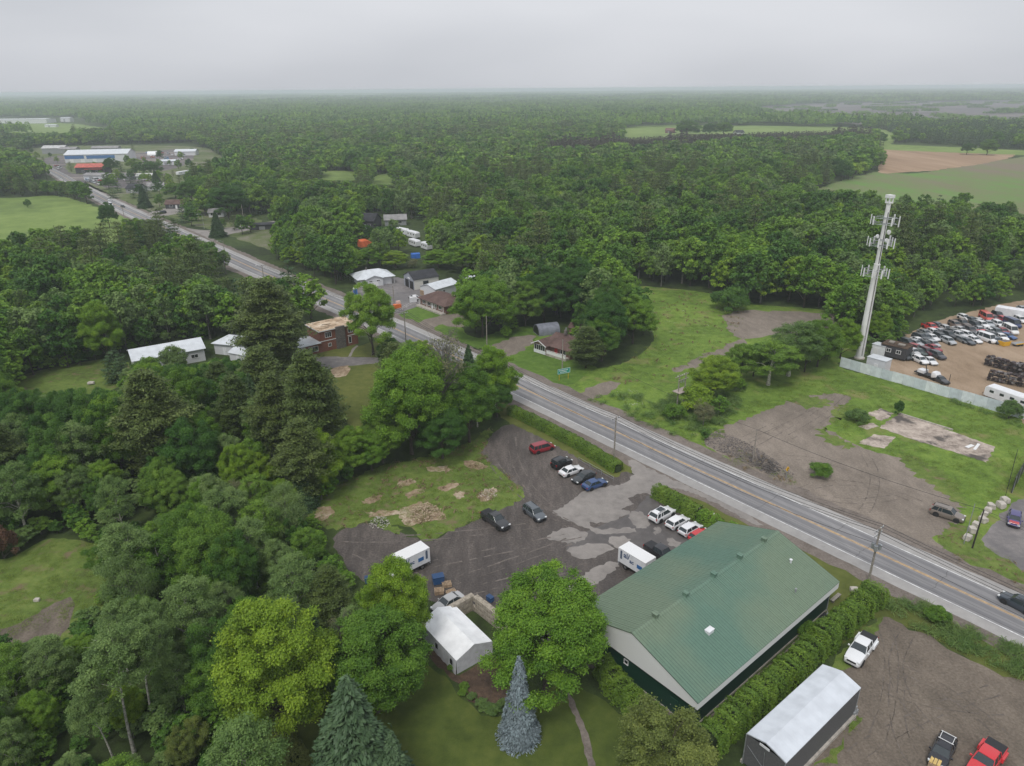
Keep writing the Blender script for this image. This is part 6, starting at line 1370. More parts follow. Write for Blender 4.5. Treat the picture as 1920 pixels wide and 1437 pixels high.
# scrapyard: every car its own thing
JK = [
 (1712, 664, 'hatch', (.5,.5,.51), 'pale hatchback between the dark green sedan and the red hatchback'),
 (1737, 664, 'suv', (.10,.02,.03), 'maroon wagon touching the dark red sedan'),
 (1736, 649, 'sedan', DGR, 'dark saloon left of the silver stacked hatchback'),
 (1734, 628, 'sedan', (.25,.26,.27), 'grey coupe left of the white hatchback below the red pickup'),
 (1763, 636, 'suv', DGR, 'black wagon behind the white coupe of the second row'),
 (1763, 626, 'sedan', SLV, 'silver saloon behind the white hatchback below the red pickup'),
 (1773, 620, 'hatch', (.5,.5,.5), 'pale hatchback beyond the grey sedan of the back corner'),
 (1803, 611, 'pickup', (.12,.1,.09), 'dark brown pickup behind the old brown wagon'),
 (1812, 632, 'suv', WHT, 'white wagon right of the white pickup'),
 (1803, 641, 'sedan', (.2,.21,.22), 'mid-grey saloon in front of the white pickup'),
 (1836, 622, 'sedan', SLV, 'silver saloon behind the bright red sedan'),
 (1829, 613, 'hatch', DGR, 'dark hatchback left of the white back-row sport utility'),
 (1870, 612, 'suv', WHT, 'white sport utility right of the silver back-row coupe'),
 (1858, 634, 'suv', BLK, 'black wagon behind the grey-blue hatchback'),
 (1877, 636, 'sedan', WHT, 'white saloon beside the blue sedan'),
 (1880, 603, 'hatch', RED, 'red hatchback behind the long navy van'),
 (1835, 606, 'sedan', (.6,.6,.6), 'light saloon at the tree line beside the grey one'),

 (1693, 672, 'suv', DGR, 'black sport utility nearest the dark site trailer'), (1707, 673, 'sedan', (.03, .045, .045), 'dark green sedan wedged beside the black sport utility by the trailer'),
 (1724, 680, 'suv', WHT, 'white sport utility at the near corner of the scrap rows'), (1743, 681, 'sedan', (.7, .7, .71), 'white sedan behind the near-corner white sport utility'), (1757, 671, 'suv', (.06, .06, .07), 'charcoal sport utility at the near end of the scrap rows'),
 (1723, 664, 'sedan', (.04, .06, .055), 'greenish-black sedan behind the near-corner white sport utility'), (1717, 656, 'hatch', (.35, .05, .06), 'red hatchback with white bonnet in the near scrap row'), (1750, 657, 'sedan', (.30, .02, .035), 'dark red sedan in the near scrap row'),
 (1749, 649, 'hatch', SLV, 'silver hatchback stacked behind the dark red sedan'), (1700, 646, 'suv', DGR, 'dark wagon at the grass edge of the scrap rows'), (1716, 647, 'sedan', SLV, 'silver sedan second from the grass edge'),
 (1721, 643, 'sedan', WHT, 'white sedan behind the silver sedan at the grass edge'), (1725, 637, 'suv', (.05, .055, .06), 'dark sport utility in the second scrap row'), (1737, 636, 'sedan', GRY, 'grey sedan in the second scrap row'), (1747, 637, 'sedan', (.72, .72, .73), 'white coupe in the second scrap row'),
 (1750, 627, 'hatch', WHT, 'white hatchback below the red pickup'), (1744, 618, 'pickup', (.60, .04, .035), 'bright red pickup at the back corner of the scrap rows'), (1757, 614, 'sedan', GRY, 'grey sedan beyond the bright red pickup'),
 (1777, 644, 'suv', SLV, 'silver wagon standing clear in front of the scrap rows'), (1776, 633, 'pickup', BLK, 'black pickup behind the silver wagon'), (1795, 633, 'pickup', (.6, .6, .61), 'white pickup beside the black pickup'), (1790, 613, 'suv', (.20, .15, .125), 'brown old wagon in the back row'),
 (1817, 624, 'pickup', (.07, .05, .05), 'maroon-black pickup in the packed middle row'), (1812, 644, 'sedan', (.07, .08, .095), 'slate sedan at the front of the middle row'), (1826, 641, 'sedan', WHT, 'white coupe next to the slate sedan'), (1849, 640, 'van', WHT, 'white van with upright nose at the front of the middle row'),
 (1845, 629, 'sedan', (.58, .03, .04), 'bright red sedan behind the white van'), (1866, 643, 'hatch', (.12, .15, .18), 'grey-blue hatchback next to the white van'), (1858, 625, 'sedan', (.7, .7, .71), 'white saloon behind the bright red sedan'), (1868, 627, 'suv', GRY, 'grey sport utility behind the white saloon'),
 (1840, 613, 'suv', WHT, 'white sport utility in the back middle row'), (1853, 611, 'sedan', SLV, 'silver coupe in the back middle row'), (1880, 625, 'sedan', (.30, .06, .07), 'faded red sedan at the end of the middle row'), (1893, 624, 'van', (.75, .75, .74), 'white cargo van at the end of the middle row'), (1888, 634, 'sedan', (.04, .1, .26), 'blue sedan below the white cargo van'),
 (1807, 599, 'hatch', WHT, 'white hatchback at the tree line behind the rows'), (1822, 604, 'sedan', GRY, 'grey saloon at the tree line behind the rows'), (1848, 600, 'van', (.62, .12, .10), 'red and white van at the back of the yard'), (1862, 600, 'sedan', (.18, .05, .06), 'wine-red sedan by the red and white van'), (1870, 595, 'suv', BLK, 'black sport utility at the back near the white trailer'),
 (1897, 612, 'van', NAVY, 'long navy van before the white trailer'), (1912, 604, 'suv', (.7, .7, .7), 'white sport utility beside the navy van'), (1915, 599, 'sedan', (.05, .1, .22), 'blue saloon beyond the navy van'), (1916, 583, 'sedan', SLV, 'silver saloon at the far end of the yard'), (1800, 622, 'sedan', (.5, .5, .5), 'pale grey saloon between the brown wagon and the maroon pickup'), (1830, 634, 'hatch', (.08, .08, .09), 'black hatchback between the white coupe and the red sedan'), (1786, 626, 'sedan', (.1, .1, .1), 'black sedan behind the white pickup'), (1761, 716, 'sedan', (.04, .04, .045), 'dark car just over the corrugated fence'),
]
for x, y, ty, c, lab in JK:
    nm = {'sedan': 'sedan', 'hatch': 'hatchback', 'suv': 'suv', 'pickup': 'pickup_truck', 'van': 'van'}[ty]
    vv = (60+random.uniform(-12, 12), 26+random.uniform(-7, 7))
    car_px(nm, ty, (x, y), vv, c, lab, {'pickup': 'pickup', 'van': 'van'}.get(ty, 'car'), 'scrap cars in the yard', False)
# cars on the far highway and in the village
for x, y, ty, v, c, lab in ((205, 379, 'suv', (-30, -16), WHT, 'white car farther of the two meeting on the highway'), (208, 387, 'van', (30, 18), WHT, 'white van nearer of the two meeting on the highway'), (230, 389, 'sedan', (-30, -17), DGR, 'dark car following up the far highway'),
        (304, 401, 'suv', (-40, 5), BLK, 'black sport utility at the brown village bungalow'), (776, 561, 'sedan', (-30, -12), WHT, 'white car in the business yard'), (188, 347, 'van', (30, 5), WHT, 'white truck in the village lot nearest the highway'), (176, 344, 'suv', (30, 6), SLV, 'silver wagon in the village lot'), (165, 340, 'sedan', (30, 5), DGR, 'dark car in the village lot'), (112, 317, 'van', (30, -6), WHT, 'white van in front of the warehouse'), (106, 312, 'sedan', (30, -4), (.35, .1, .1), 'reddish car in front of the warehouse'), (66, 295, 'sedan', (30, 0), SLV, 'silver car left of the pale barn'), (310, 301, 'van', (10, 10), (.2, .45, .6), 'light blue truck in the village yard'), (286, 296, 'pickup', (30, 2), (.5, .15, .08), 'rust-red pickup in the village yard'), (268, 298, 'van', (30, 4), (.6, .2, .08), 'orange truck in the village yard'), (322, 300, 'sedan', (30, 4), (.35, .08, .08), 'red car in the village yard'), (300, 289, 'sedan', (30, 3), SLV, 'silver car at the back of the village yard')):
    car_px({'sedan': 'sedan', 'suv': 'suv', 'van': 'van', 'pickup': 'pickup_truck'}[ty], ty, (x, y), v, c, lab, {'pickup': 'pickup', 'van': 'van'}.get(ty, 'car'), None, False)
YC = [WHT, SLV, (.5, .16, .07), DGR, (.45, .05, .05), WHT, (.1, .25, .5), SLV]
for i in range(26):
    x, y = (random.uniform(262, 345), random.uniform(285, 300)) if i < 17 else (random.uniform(160, 200), random.uniform(334, 348))
    c = YC[i % 8]; nm_ = ('white', 'silver', 'rusty orange', 'dark', 'red', 'white', 'blue', 'silver')[i % 8]; where = 'in the crowded yard behind the village' if i < 17 else 'in the lot below the red-roofed shop'
    car_px('sedan' if i % 3 else 'van', 'sedan' if i % 3 else 'van', (x, y), (30, random.uniform(-12, 12)), c, f'{nm_} {"car" if i % 3 else "van"} {where}', 'car' if i % 3 else 'van', f'{nm_} {"cars" if i % 3 else "vans"} {where}', False)
# trailers and caravans
def trailer(name, px, v, L, W, H, col, label, cat='trailer', windows=3):
    g = G(*px); e = empty(name, (g.x, g.y, .02), heading(px[0], px[1], *v), label, cat)
    mb = MB(); R = []
    for x, dz in ((-L/2, -.25), (-L/2+.3, 0), (L/2-.5, 0), (L/2, -.5)): R.append([(x, -W/2, .5-dz*.3), (x, -W/2, H-.25+dz), (x, -W/2+.25, H+dz), (x, W/2-.25, H+dz), (x, W/2, H-.25+dz), (x, W/2, .5-dz*.3)])
    mb.loft(R); mb.build('body', M[col], e, 30)
    for i in range(windows):
        for s in (-1, 1): MB().box((-L/2+L*(i+.7)/(windows+.4), s*(W/2+.005), H*.62), (.9, .03, .55)).build('window', M['glass'], e)
    for s in (-1, 1):
        for x in (-.45, .45): MB().cyl((x-.3, s*(W/2-.12), .36), .36, .22, 'y').build('wheel', M['tyre'], e)
    MB().tube([(L/2, 0, .5), (L/2+1.1, 0, .5)], .05, 5).build('tow_bar', M['black'], e); return e
trailer('caravan', (1890, 757), (-60, -21), 9.6, 2.5, 3.0, 'white', 'long white caravan behind the corrugated fence', 'caravan', 4)
trailer('cargo_trailer', (1893, 596), (60, 10), 8.0, 2.5, 3.1, 'white', 'white cargo trailer at the back of the scrapyard', 'trailer', 0)
for px, v, L, lab in (((755, 440), (30, 6), 8, 'white caravan in the tree-ringed yard, farthest back'), ((775, 446), (30, 8), 8, 'white caravan with red side in the tree-ringed yard'), ((778, 462), (30, 10), 7, 'white caravan in the tree-ringed yard, middle'), ((800, 468), (30, 10), 6, 'white caravan at the tree-ringed yard side'), ((345, 328), (30, -5), 16, 'long white trailer in the village beside the big trees'), ((380, 327), (30, -3), 9, 'white trailer after the long one in the village'), ((412, 329), (30, 0), 8, 'white trailer farthest along the village row')):
    trailer('caravan', px, v, L, 2.6, 3.1, 'white', lab, 'caravan', 3)
# ------------------------------------------------------------------ poles, wires, tower
def pole(base, top_y, label, cross=None, m='wood', lean=(0, 0), r=.16, light=False, cans=0, cat='utility pole', arm_ang=None):
    g = G(*base); H = height_of(base, top_y); e = empty('utility_pole', (g.x, g.y, 0), math.atan2(RD.y, RD.x), label, cat)
    MB().tube([(0, 0, 0), (lean[0]*.5, lean[1]*.5, H*.5), (lean[0], lean[1], H)], [r, r*.85, r*.7], 9).build('shaft', M[m], e, 40)
    ends = []
    for i, (z, w_) in enumerate(cross or ()):
        a = MB(); a.box((lean[0]+.12, lean[1], H-z), (.11, w_, .13)); ar = a.build('crossarm', M['grey'], e)
        for y in (-w_/2+.1, -w_*.2, w_*.2, w_/2-.1):
            k = MB(); k.cyl((lean[0]+.12, lean[1]+y, H-z+.16), .055, .2, 'z', 8); k.build('insulator', M['trim'], ar); ends.append((lean[0]+.12, lean[1]+y, H-z+.27))
    for i in range(cans):
        an = i*1.9; k = MB(); k.cyl((.42*math.cos(an), .42*math.sin(an), H*.66), .27, .8, 'z', 14); k.cyl((.42*math.cos(an), .42*math.sin(an), H*.66+.45), .1, .16, 'z', 8); k.build('transformer', M['steel'], e)
    if light:
        k = MB(); k.tube([(0, 0, H-.4), (0, 1.0, H+.2), (0, 2.0, H+.25)], .05, 6); k.build('lamp_arm', M['steel'], e); MB().box((0, 2.2, H+.22), (.25, .6, .12)).build('lamp_head', M['trim'], e)
    ca, sa = math.cos(e.rotation_euler.z), math.sin(e.rotation_euler.z)
    W_ = [Vector((g.x+x*ca-y*sa, g.y+x*sa+y*ca, z)) for x, y, z in ends]
    return e, W_, Vector((g.x+lean[0]*ca-lean[1]*sa, g.y+lean[0]*sa+lean[1]*ca, H))
P1 = pole((1628, 1092), 990, 'roadside utility pole carrying three transformers', ((.35, 2.6), (1.1, 2.2)), r=.17, cans=3)
P2 = pole((1151, 862), 782, 'roadside utility pole at the end of the long hedge', ((.4, 2.4),))
P3 = pole((923, 722), 668, 'roadside utility pole by the roadside maples', ((.4, 2.2),))
P4 = pole((762, 651), 585, 'roadside utility pole opposite the front lawn', ((.4, 2.4),))
P5 = pole((494, 519), 497, 'roadside pole with a lamp where the road leaves the trees', ((.4, 2.2),), light=True)
P6 = pole((424, 490), 452, 'roadside pole with a lamp near the side street', None, light=True)
PX_ = [pole((232, 403), 388, 'slim pole near the dark car on the far highway', ((.4, 2),)), pole((168, 371), 360, 'slim pole on the west field verge', ((.4, 2),)), pole((148, 364), 350, 'slim pole beyond the west field verge pole', ((.4, 2),)), pole((122, 351), 333, 'farthest slim pole on the highway verge', ((.4, 2),))]
Q1 = pole((913, 648), 592, 'pole beside the bungalow driveway', None); Q2 = pole((1054, 701), 637, 'pole behind the green road sign', None); Q3 = pole((739, 572), 536, 'pole in the business yard', None)
Q4 = pole((1411, 868), 806, 'thin pole on the ditch rubble', None, r=.13); Q5 = pole((1823, 1028), 958, 'black leaning pole beside the boulders', None, 'darkwood', (0, -.4), r=.13); Q6 = pole((1807, 1020), 945, 'thin grey pole beside the black leaning pole', None, 'grey', r=.07)
Q7 = pole((1773, 742), 702, 'dark slim pole at the corrugated fence', None, 'darkwood', r=.08); Q8 = pole((1566, 668), 622, 'old pole at the yellow-leaved trees', None); Q9 = pole((458, 420), 384, 'village pole at the side street', None); Q10 = pole((383, 429), 402, 'curved street lamp at the side street', None, 'steel', r=.08, light=True, cat='street lamp')
def wire(A, B, sag, label, r=.034, name='power_line'):
    pts = [A.lerp(B, t)-Vector((0, 0, sag*4*t*(1-t))) for t in np.linspace(0, 1, 13)]
    o = pts[0]; e = empty(name, o, 0, label, 'wire', 'overhead wires')
    MB().tube([p-o for p in pts], r, 4, 0, False).build('cable', M['wire'], e); return e
def span(Pa, Pb, lab, n=4, sag=1.0, r=.036):
    for i in range(n): wire(Pa[1][i], Pb[1][i], sag, lab, r)
E0 = (None, [p-RD*62 for p in P1[1]], P1[2]-RD*62)
span(E0, P1, 'overhead line from the transformer pole out of the frame'); span(P1, P2, 'overhead line along the road between the transformer pole and the hedge pole', 4, 1.2); span(P2, P3, 'overhead line between the hedge pole and the maple pole', 4, 1.0); span(P3, P4, 'overhead line between the maple pole and the lawn pole', 4, .9); span(P4, P5, 'overhead line above the road beside the big lawn maple', 4, 2.0)
lo_ = Vector((0, 0, 2.6))
wire(P1[2]-lo_, P2[2]-lo_, 1.3, 'thick low cable between the transformer pole and the hedge pole', .035); wire(P1[2]-RD*62-lo_, P1[2]-lo_, 1.2, 'thick low cable from the transformer pole out of the frame', .035); wire(P2[2]-lo_, P3[2]-lo_, 1.0, 'thick low cable between the hedge pole and the maple pole', .035)
wire(Q4[2], Q5[2], .8, 'black service cable crossing above the pale gravel lot', .035, 'service_cable'); wire(Q2[2], Q4[2], 1.2, 'service cable from the sign pole over the meadow', .025, 'service_cable')
wire(Q1[2], Q2[2], 1.0, 'service cable between the bungalow pole and the sign pole', .02, 'service_cable')
for k in (0, .5): wire(Q5[2]-Vector((0, 0, k)), Q5[2]+Vector((26, -32, -k)), .8, 'service cable from the black leaning pole out of the frame', .02, 'service_cable')

# twin-pole platform
ga, gb = G(1269, 766), G(1281, 761); H_ = height_of((1269, 766), 703); e = empty('pole_platform', ((ga.x+gb.x)/2, (ga.y+gb.y)/2, 0), math.atan2((gb-ga).y, (gb-ga).x), 'twin-pole structure with crossarms and an old wooden platform', 'utility pole'); hw = max(.9, (gb-ga).length/2)
for s in (-1, 1): MB().tube([(s*hw, 0, 0), (s*hw, 0, H_)], [.15, .11], 8).build('shaft', M['wood'], e)
MB().box((0, 0, H_*.50), (hw*2+1.6, 2.0, .12)).build('platform', plain('platform_board', (.36, .30, .27), .9, noise=3), e); MB().box((0, .2, H_-.5), (hw*2+2.4, .12, .14)).build('crossarm', M['wood'], e); MB().box((0, -.2, H_-1.3), (hw*2+1.2, .12, .14)).build('crossarm', M['wood'], e)
for x in (-2, -1, 0, 1, 2): MB().cyl((x*.7, .2, H_-.32), .06, .24, 'z', 8).build('insulator', M['trim'], e)
for x in (-.4, .4): MB().box((x, 0, H_-1.75), (.22, .22, .6)).build('fuse_box', M['steel'], e)

# white monopole cell tower
g = G(1611, 672); e = empty('cell_tower', (g.x, g.y, 0), .35, 'tall white monopole cell tower with three rings of antennas', 'cell tower'); H_ = 41.2
Mt = plain('tower_paint', (.74, .735, .72), .45, noise=.5, var=.05)
MB().tube([(0, 0, 0), (0, 0, 12), (0, 0, 24.6)], [.98, .86, .72], 18).build('lower_mast', Mt, e, 40); MB().tube([(0, 0, 24.5), (0, 0, H_-1.6)], [.56, .50], 16).build('upper_mast', Mt, e, 40); MB().cyl((0, 0, 24.6), .76, .12, 'z', 18).build('flange', Mt, e)
hd = MB(); hd.box((0, 0, H_-.35), (1.5, 1.5, .7))
for x in (-.5, .5):
    for y in (-.5, .5): hd.box((x, y, H_-1.2), (.22, .22, 1.1))
hd.box((0, 0, H_-1.8), (1.25, 1.25, .3)); hd.build('head', M['trim'], e)
rr = np.random.default_rng(3)
for z, Rr, na in ((H_-6.0, 3.0, 6), (H_-11.2, 2.9, 9), (H_-18.6, 3.0, 9)):
    f = MB()
    for dz in (-.7, .7):
        for k in range(3):
            a0, a1 = 2*PI*k/3+.5, 2*PI*(k+1)/3+.5; p = [(Rr*math.cos(a0+.35), Rr*math.sin(a0+.35), z+dz), (Rr*math.cos(a1-.35), Rr*math.sin(a1-.35), z+dz)]; f.tube(p, .05, 5)
            for q in (.25, .75): m_ = Vector(p[0]).lerp(Vector(p[1]), q); f.tube([(m_.x*.2, m_.y*.2, z+dz), tuple(m_)], .045, 5)
    f.cyl((0, 0, z+.7), .66, .16, 'z', 14); f.cyl((0, 0, z-.7), .66, .16, 'z', 14); fr = f.build('antenna_frame', M['steel'], e)
    for k in range(na):
        s = k % 3; t_ = (k//3)/(na//3-1 or 1) if na > 3 else .5; a0, a1 = 2*PI*s/3+.85, 2*PI*(s+1)/3+.15
        p = Vector((Rr*math.cos(a0), Rr*math.sin(a0), 0)).lerp(Vector((Rr*math.cos(a1), Rr*math.sin(a1), 0)), t_); hh = rr.uniform(1.8, 2.7); an = math.atan2(p.y, p.x)
        MB().box((p.x*1.06, p.y*1.06, z+.1), (.16, .32, hh), 0, an).build('antenna', M['trim'], fr)
        if k % 2: MB().box((p.x*.93, p.y*.93, z-.2), (.22, .36, .6), 0, an).build('radio_unit', M['grey'], fr)
for z, a, r in ((H_-8.7, -.9, .55), (H_-10.6, -1.3, .5), (H_-9.8, 2.6, .45)): MB().cyl((1.15*math.cos(a), 1.15*math.sin(a), z), r, .3, 'y', 16).build('dish', M['trim'], e)
ld = MB()
for k in range(3):
    an = -2.0+k*.12; ld.tube([(1.0*math.cos(an), 1.0*math.sin(an), 1), (.78*math.cos(an), .78*math.sin(an), 24.4)], .03, 4); ld.tube([(.6*math.cos(an), .6*math.sin(an), 24.8), (.56*math.cos(an), .56*math.sin(an), H_-4)], .03, 4)
ld.build('cable_run', M['black'], e); MB().cyl((0, 0, .15), 1.3, .3, 'z', 18).build('footing', M['concrete'], e)

# corrugated fence: one wall of sheets on posts
def fence_sheet(A, B, H, label, m='corrugated'):
    a, b = G(*A), G(*B); d = b-a; L = d.length; e = empty('corrugated_fence', a, math.atan2(d.y, d.x), label, 'fence'); n = int(L/2.4)
    for i in range(n+1): MB().box((L*i/n, .12, H/2), (.1, .1, H)).build('post', M['grey'], e)
    for i in range(n):
        x0, x1 = L*i/n+.01, L*(i+1)/n-.01; k = 14; P = []; dz = random.uniform(-.05, .05)
        mb = MB()
        for j in range(k+1): x = x0+(x1-x0)*j/k; P.append((x, .02*(1 if j % 2 else -1)-.0))
        for j in range(k):
            (xa, ya), (xb, yb) = P[j], P[j+1]; mb.poly([(xa, ya, .05), (xb, yb, .05), (xb, yb, H+dz), (xa, ya, H+dz)]); mb.poly([(xa, ya+.012, .05), (xa, ya+.012, H+dz), (xb, yb+.012, H+dz), (xb, yb+.012, .05)])
        mb.build('sheet', M['corr_%d' % (i*7 % 3)], e, None, False)
    return e
for i, c in enumerate(((.66, .71, .755), (.58, .635, .685), (.72, .76, .80))): M['corr_%d' % i] = plain('galvanised_sheet', c, .5, 0, noise=.9, var=.07)
fence_sheet((1574, 688), (1950, 796), 2.6, 'long pale blue-grey corrugated metal fence round the scrapyard')
def chain_fence(A, B, H, label, col='steel', n=None):
    a, b = G(*A), G(*B); d = b-a; L = d.length; e = empty('wire_fence', a, math.atan2(d.y, d.x), label, 'fence'); n = n or max(2, int(L/2.6))
    for i in range(n+1): MB().tube([(L*i/n, 0, 0), (L*i/n, 0, H)], .035, 6).build('post', M[col], e)
    mb = MB(); mb.tube([(0, 0, H), (L, 0, H)], .025, 5); mb.tube([(0, 0, H*.5), (L, 0, H*.5)], .02, 5); mb.build('rail', M[col], e); return e
chain_fence((1085, 866), (1150, 903), .95, 'grey pipe railing along the parked cars below the hedge'); chain_fence((1885, 930), (1903, 862), 2.2, 'tall wire fence beyond the boulders', 'black'); chain_fence((680, 540), (640, 520), 1.6, 'wire fence beside the workshop'); chain_fence((738, 590), (786, 566), 1.1, 'white rail fence at the business yard lawn', 'trim'); chain_fence((697, 671), (712, 662), 1.0, 'small brown fence at the lone lawn maple', 'wood')
a, b_ = G(1896, 925), G(1925, 872); d = b_-a; e = empty('board_fence', a, math.atan2(d.y, d.x), 'black board wall at the frame edge above the boulders', 'fence'); MB().box((d.length/2, 0, 1.5), (d.length, .12, 3.0)).build('panel', M['black'], e); [MB().box((x, -.1, 1.6), (.12, .08, 3.2)).build('post', M['grey'], e) for x in np.linspace(.2, d.length-.2, 4)]

# hedges: clipped mass of cedar foliage round solid dark core boxes
def hedge(pts, w_, H, leaf, label, dens=26, lump=.22, name='cedar_hedge', seed=1, ls=.22, clump=1.5):
    rng = np.random.default_rng(seed); P = [G(*p) for p in pts]; o = P[0].copy(); e = empty(name, o, 0, label, 'hedge'); C = []; NR = []; core = MB(); TT = []
    for a, b in zip(P[:-1], P[1:]):
        a, b = a-o, b-o; d = b-a; L = d.length; u = d/L; v = Vector((-u.y, u.x, 0)); n = int(L*(w_+2*H)*dens)
        s = rng.uniform(0, L, n); q = rng.uniform(0, w_+2*H, n); ph = rng.uniform(0, 6, 3)
        s2 = s; s = s+.7*np.sin(s*.9+ph[1])+.5*np.sin(s*2.3+ph[2]); bulge = 1+lump*(np.sin(s*2*PI/clump+ph[0])*.5+np.sin(s*2*PI/clump*.43+ph[1])*.5); hh = H*(1+lump*.45*np.sin(s*2*PI/clump*.9+ph[2])+.5*lump*(np.abs(np.sin(s*PI/clump))-.5))
        s = s2; side1 = q < H; side2 = q > H+w_; top = ~side1 & ~side2
        y = np.where(side1, -w_/2*bulge, np.where(side2, w_/2*bulge, (q-H-w_/2)*bulge)); z = np.where(side1, q/H*hh, np.where(side2, (q-H-w_)/H*hh, hh*(1-.25*(np.abs(q-H-w_/2)/(w_/2))**3)))
        y = y*np.where(top, 1, 1-.25*(z/H)**3)
        c = np.array(a)+np.outer(s, u)+np.outer(y, v)+np.outer(z, [0, 0, 1])+rng.normal(0, .07, (n, 3)); nr = np.where(side1[:, None], -np.array(v), np.where(side2[:, None], np.array(v), np.array([0, 0, 1.0])))+rng.normal(0, .5, (n, 3))+np.array([0, 0, .6])
        c += unit(nr)*(.16*lump/.2*np.sin(s*5.1+ph[1])*np.sin(z*3.3+ph[0]+s*1.7))[:, None]; C.append(c); NR.append(unit(nr)); TT.append(1+.12*np.sin(s*2*PI/clump*.5+ph[0])+rng.normal(0, .13, n))
        m_ = (a+b)/2; core.box((m_.x, m_.y, H*.36), (L+.05, w_*.5, H*.66), 0, math.atan2(u.y, u.x))
    C = np.concatenate(C); NR = np.concatenate(NR); V, Q = cards(C, NR, ls*rng.uniform(.6, 1.4, len(C)), .6, rng); link('foliage', np_mesh('foliage', V, Q, [LM[leaf]], None, np.clip(np.concatenate(TT), .5, 1.5)), e)
    core.build('inner_core', M['hedge_core'], e); return e
M['hedge_core'] = plain('hedge_inside', (.03, .05, .012), .95)
hedge([(958, 775), (1010, 800), (1080, 836), (1160, 886)], 2.3, 1.75, 'cedar', 'long clipped cedar hedge between the parking lot and the road', 130, .1, seed=3, ls=.22, clump=3.0)
hedge([(1228, 930), (1262, 948), (1310, 975)], 2.1, 2.3, 'cedar', 'short clipped cedar hedge behind the three white cars', 130, .14, seed=4, clump=2.2)
hedge([(1310, 975), (1395, 1018), (1420, 1032)], 2.0, 1.9, 'fresh', 'loose bright hedge between the short clipped hedge and the road', 110, .3, seed=5, clump=2.5)
hedge([(1322, 1410), (1395, 1345), (1470, 1280), (1550, 1205), (1640, 1125)], 2.7, 3.0, 'cedar', 'tall lumpy cedar hedge along the long side of the green-roofed building', 140, .26, seed=6, clump=2.1)
hedge([(1128, 1262), (1165, 1312), (1225, 1370), (1300, 1428)], 2.4, 2.6, 'cedar', 'lumpy cedar hedge in front of the white gable', 140, .28, seed=7, clump=2.0)
hedge([(505, 1355), (545, 1410), (600, 1500)], 2.2, 1.4, 'olive', 'low clipped hedge at the garden lawn below the yellow maple', 140, .06, seed=8, clump=4)
for i, (x, y) in enumerate(((848, 1255), (870, 1290), (885, 1310), (905, 1325), (925, 1335), (942, 1322), (868, 1302))):
    g = G(x, y); tree('garden_plant', 'shrub_soft' if i in (2, 3, 4, 5) else 'shrub', (g.x, g.y, 0), .75, .85 if i in (3, 4) else .55, 'leafy green plant edging the mulch bed by the white tent', 'plant', 'plants edging the mulch bed')
for i, (px, lab) in enumerate((((1515, 1195), 'small round bush between the green wall and the tall hedge'), ((1755, 1165), 'tall bushy weed in the roadside ditch grass'))): g = G(*px); tree('shrub', 'shrub', (g.x, g.y, 0), 2.2, 1.5, lab, 'shrub')
for i, (x, y) in enumerate(((1237, 933), (1261, 945), (1309, 970), (1335, 982))):
    g = G(x, y); e = empty('spotlight', (g.x, g.y, 0), .7, 'small white floodlight on a stake at the clipped hedge behind the white cars', 'lamp', 'floodlights along the hedge'); MB().cyl((0, 0, .9), .03, 1.8, 'z', 6).build('stake', M['grey'], e); MB().box((0, -.1, 1.85), (.3, .16, .24)).build('lamp_head', M['trim'], e)

# signs
def sign(px, H, w_, h, m, label, rz, posts=2, diamond=False, txt=None):
    g = G(*px); e = empty('road_sign', (g.x, g.y, 0), rz, label, 'sign')
    for s in ((-1, 1) if posts == 2 else (0,)): MB().box((s*w_*.36, .05, H/2), (.07, .05, H)).build('post', M['yellow'] if posts == 2 else M['steel'], e)
    p = MB()
    if diamond: p.extrude([(0, H-w_/2), (w_/2, H), (0, H+w_/2), (-w_/2, H)], 0, .03, axis='y')
    else: p.box((0, 0, H-h/2), (w_, .04, h))
    pn = p.build('panel', m, e)
    if txt:
        k = MB(); txt(k, H); k.build('marking', M['black'] if diamond else M['trim'], pn)
    return e
def lines(k, H):
    k.box((0, -.03, H-.06), (3.3, .02, .07)); k.box((0, -.03, H-1.22), (3.3, .02, .07)); k.box((-1.65, -.03, H-.64), (.07, .02, 1.2)); k.box((1.65, -.03, H-.64), (.07, .02, 1.2))
    for i in range(7): k.box((-1.2+i*.36, -.03, H-.45), (.22, .02, .26))
    for i in range(5): k.box((-.9+i*.36, -.03, H-.88), (.22, .02, .24))
sign((1057, 712), 2.9, 3.5, 1.35, plain('sign_green', (.01, .28, .22), .4), 'green road sign on yellow posts in front of the sign pole', heading(1057, 712, 60, -12), 2, False, lines)
def arrow(k, H): k.box((0, -.02, H-.05), (.09, .02, .5)); k.box((.12, -.02, H+.12), (.3, .02, .09), 0, 0)
sign((1474, 898), 2.0, 1.05, .75, M['yellow'], 'yellow diamond warning sign at the ditch rubble', heading(1474, 898, 60, -25), 1, True, arrow)

# boulders, slab, debris
def rock_mesh(seed, n=2, flat=.8):
    b = bmesh.new(); bmesh.ops.create_icosphere(b, subdivisions=n+1, radius=1); r = np.random.default_rng(seed); L_ = [(unit(r.normal(size=(1, 3)))[0], r.uniform(.66, .9)) for _ in range(6)] + [(np.array(q, float), r.uniform(.52, .62)) for q in ((1, 0, .08), (-1, .1, 0), (.1, 1, 0), (0, -1, .1), (0, 0, 1), (0, .05, -1))]
    for v in b.verts:
        p = np.array(v.co)
        for d_, k in L_:
            q = p@d_
            if q > k: p = p-d_*(q-k)
        v.co = Vector(p*np.array([1, .85, flat]))
    me = bpy.data.meshes.new('boulder'); b.to_mesh(me); b.free(); return me
M['boulder'] = plain('pale_boulder', (.50, .46, .41), .9, noise=1.6, var=.14); M['rubble'] = plain('rubble_stone', (.17, .15, .14), .95, noise=2, var=.2)
RK = [rock_mesh(i) for i in range(4)]
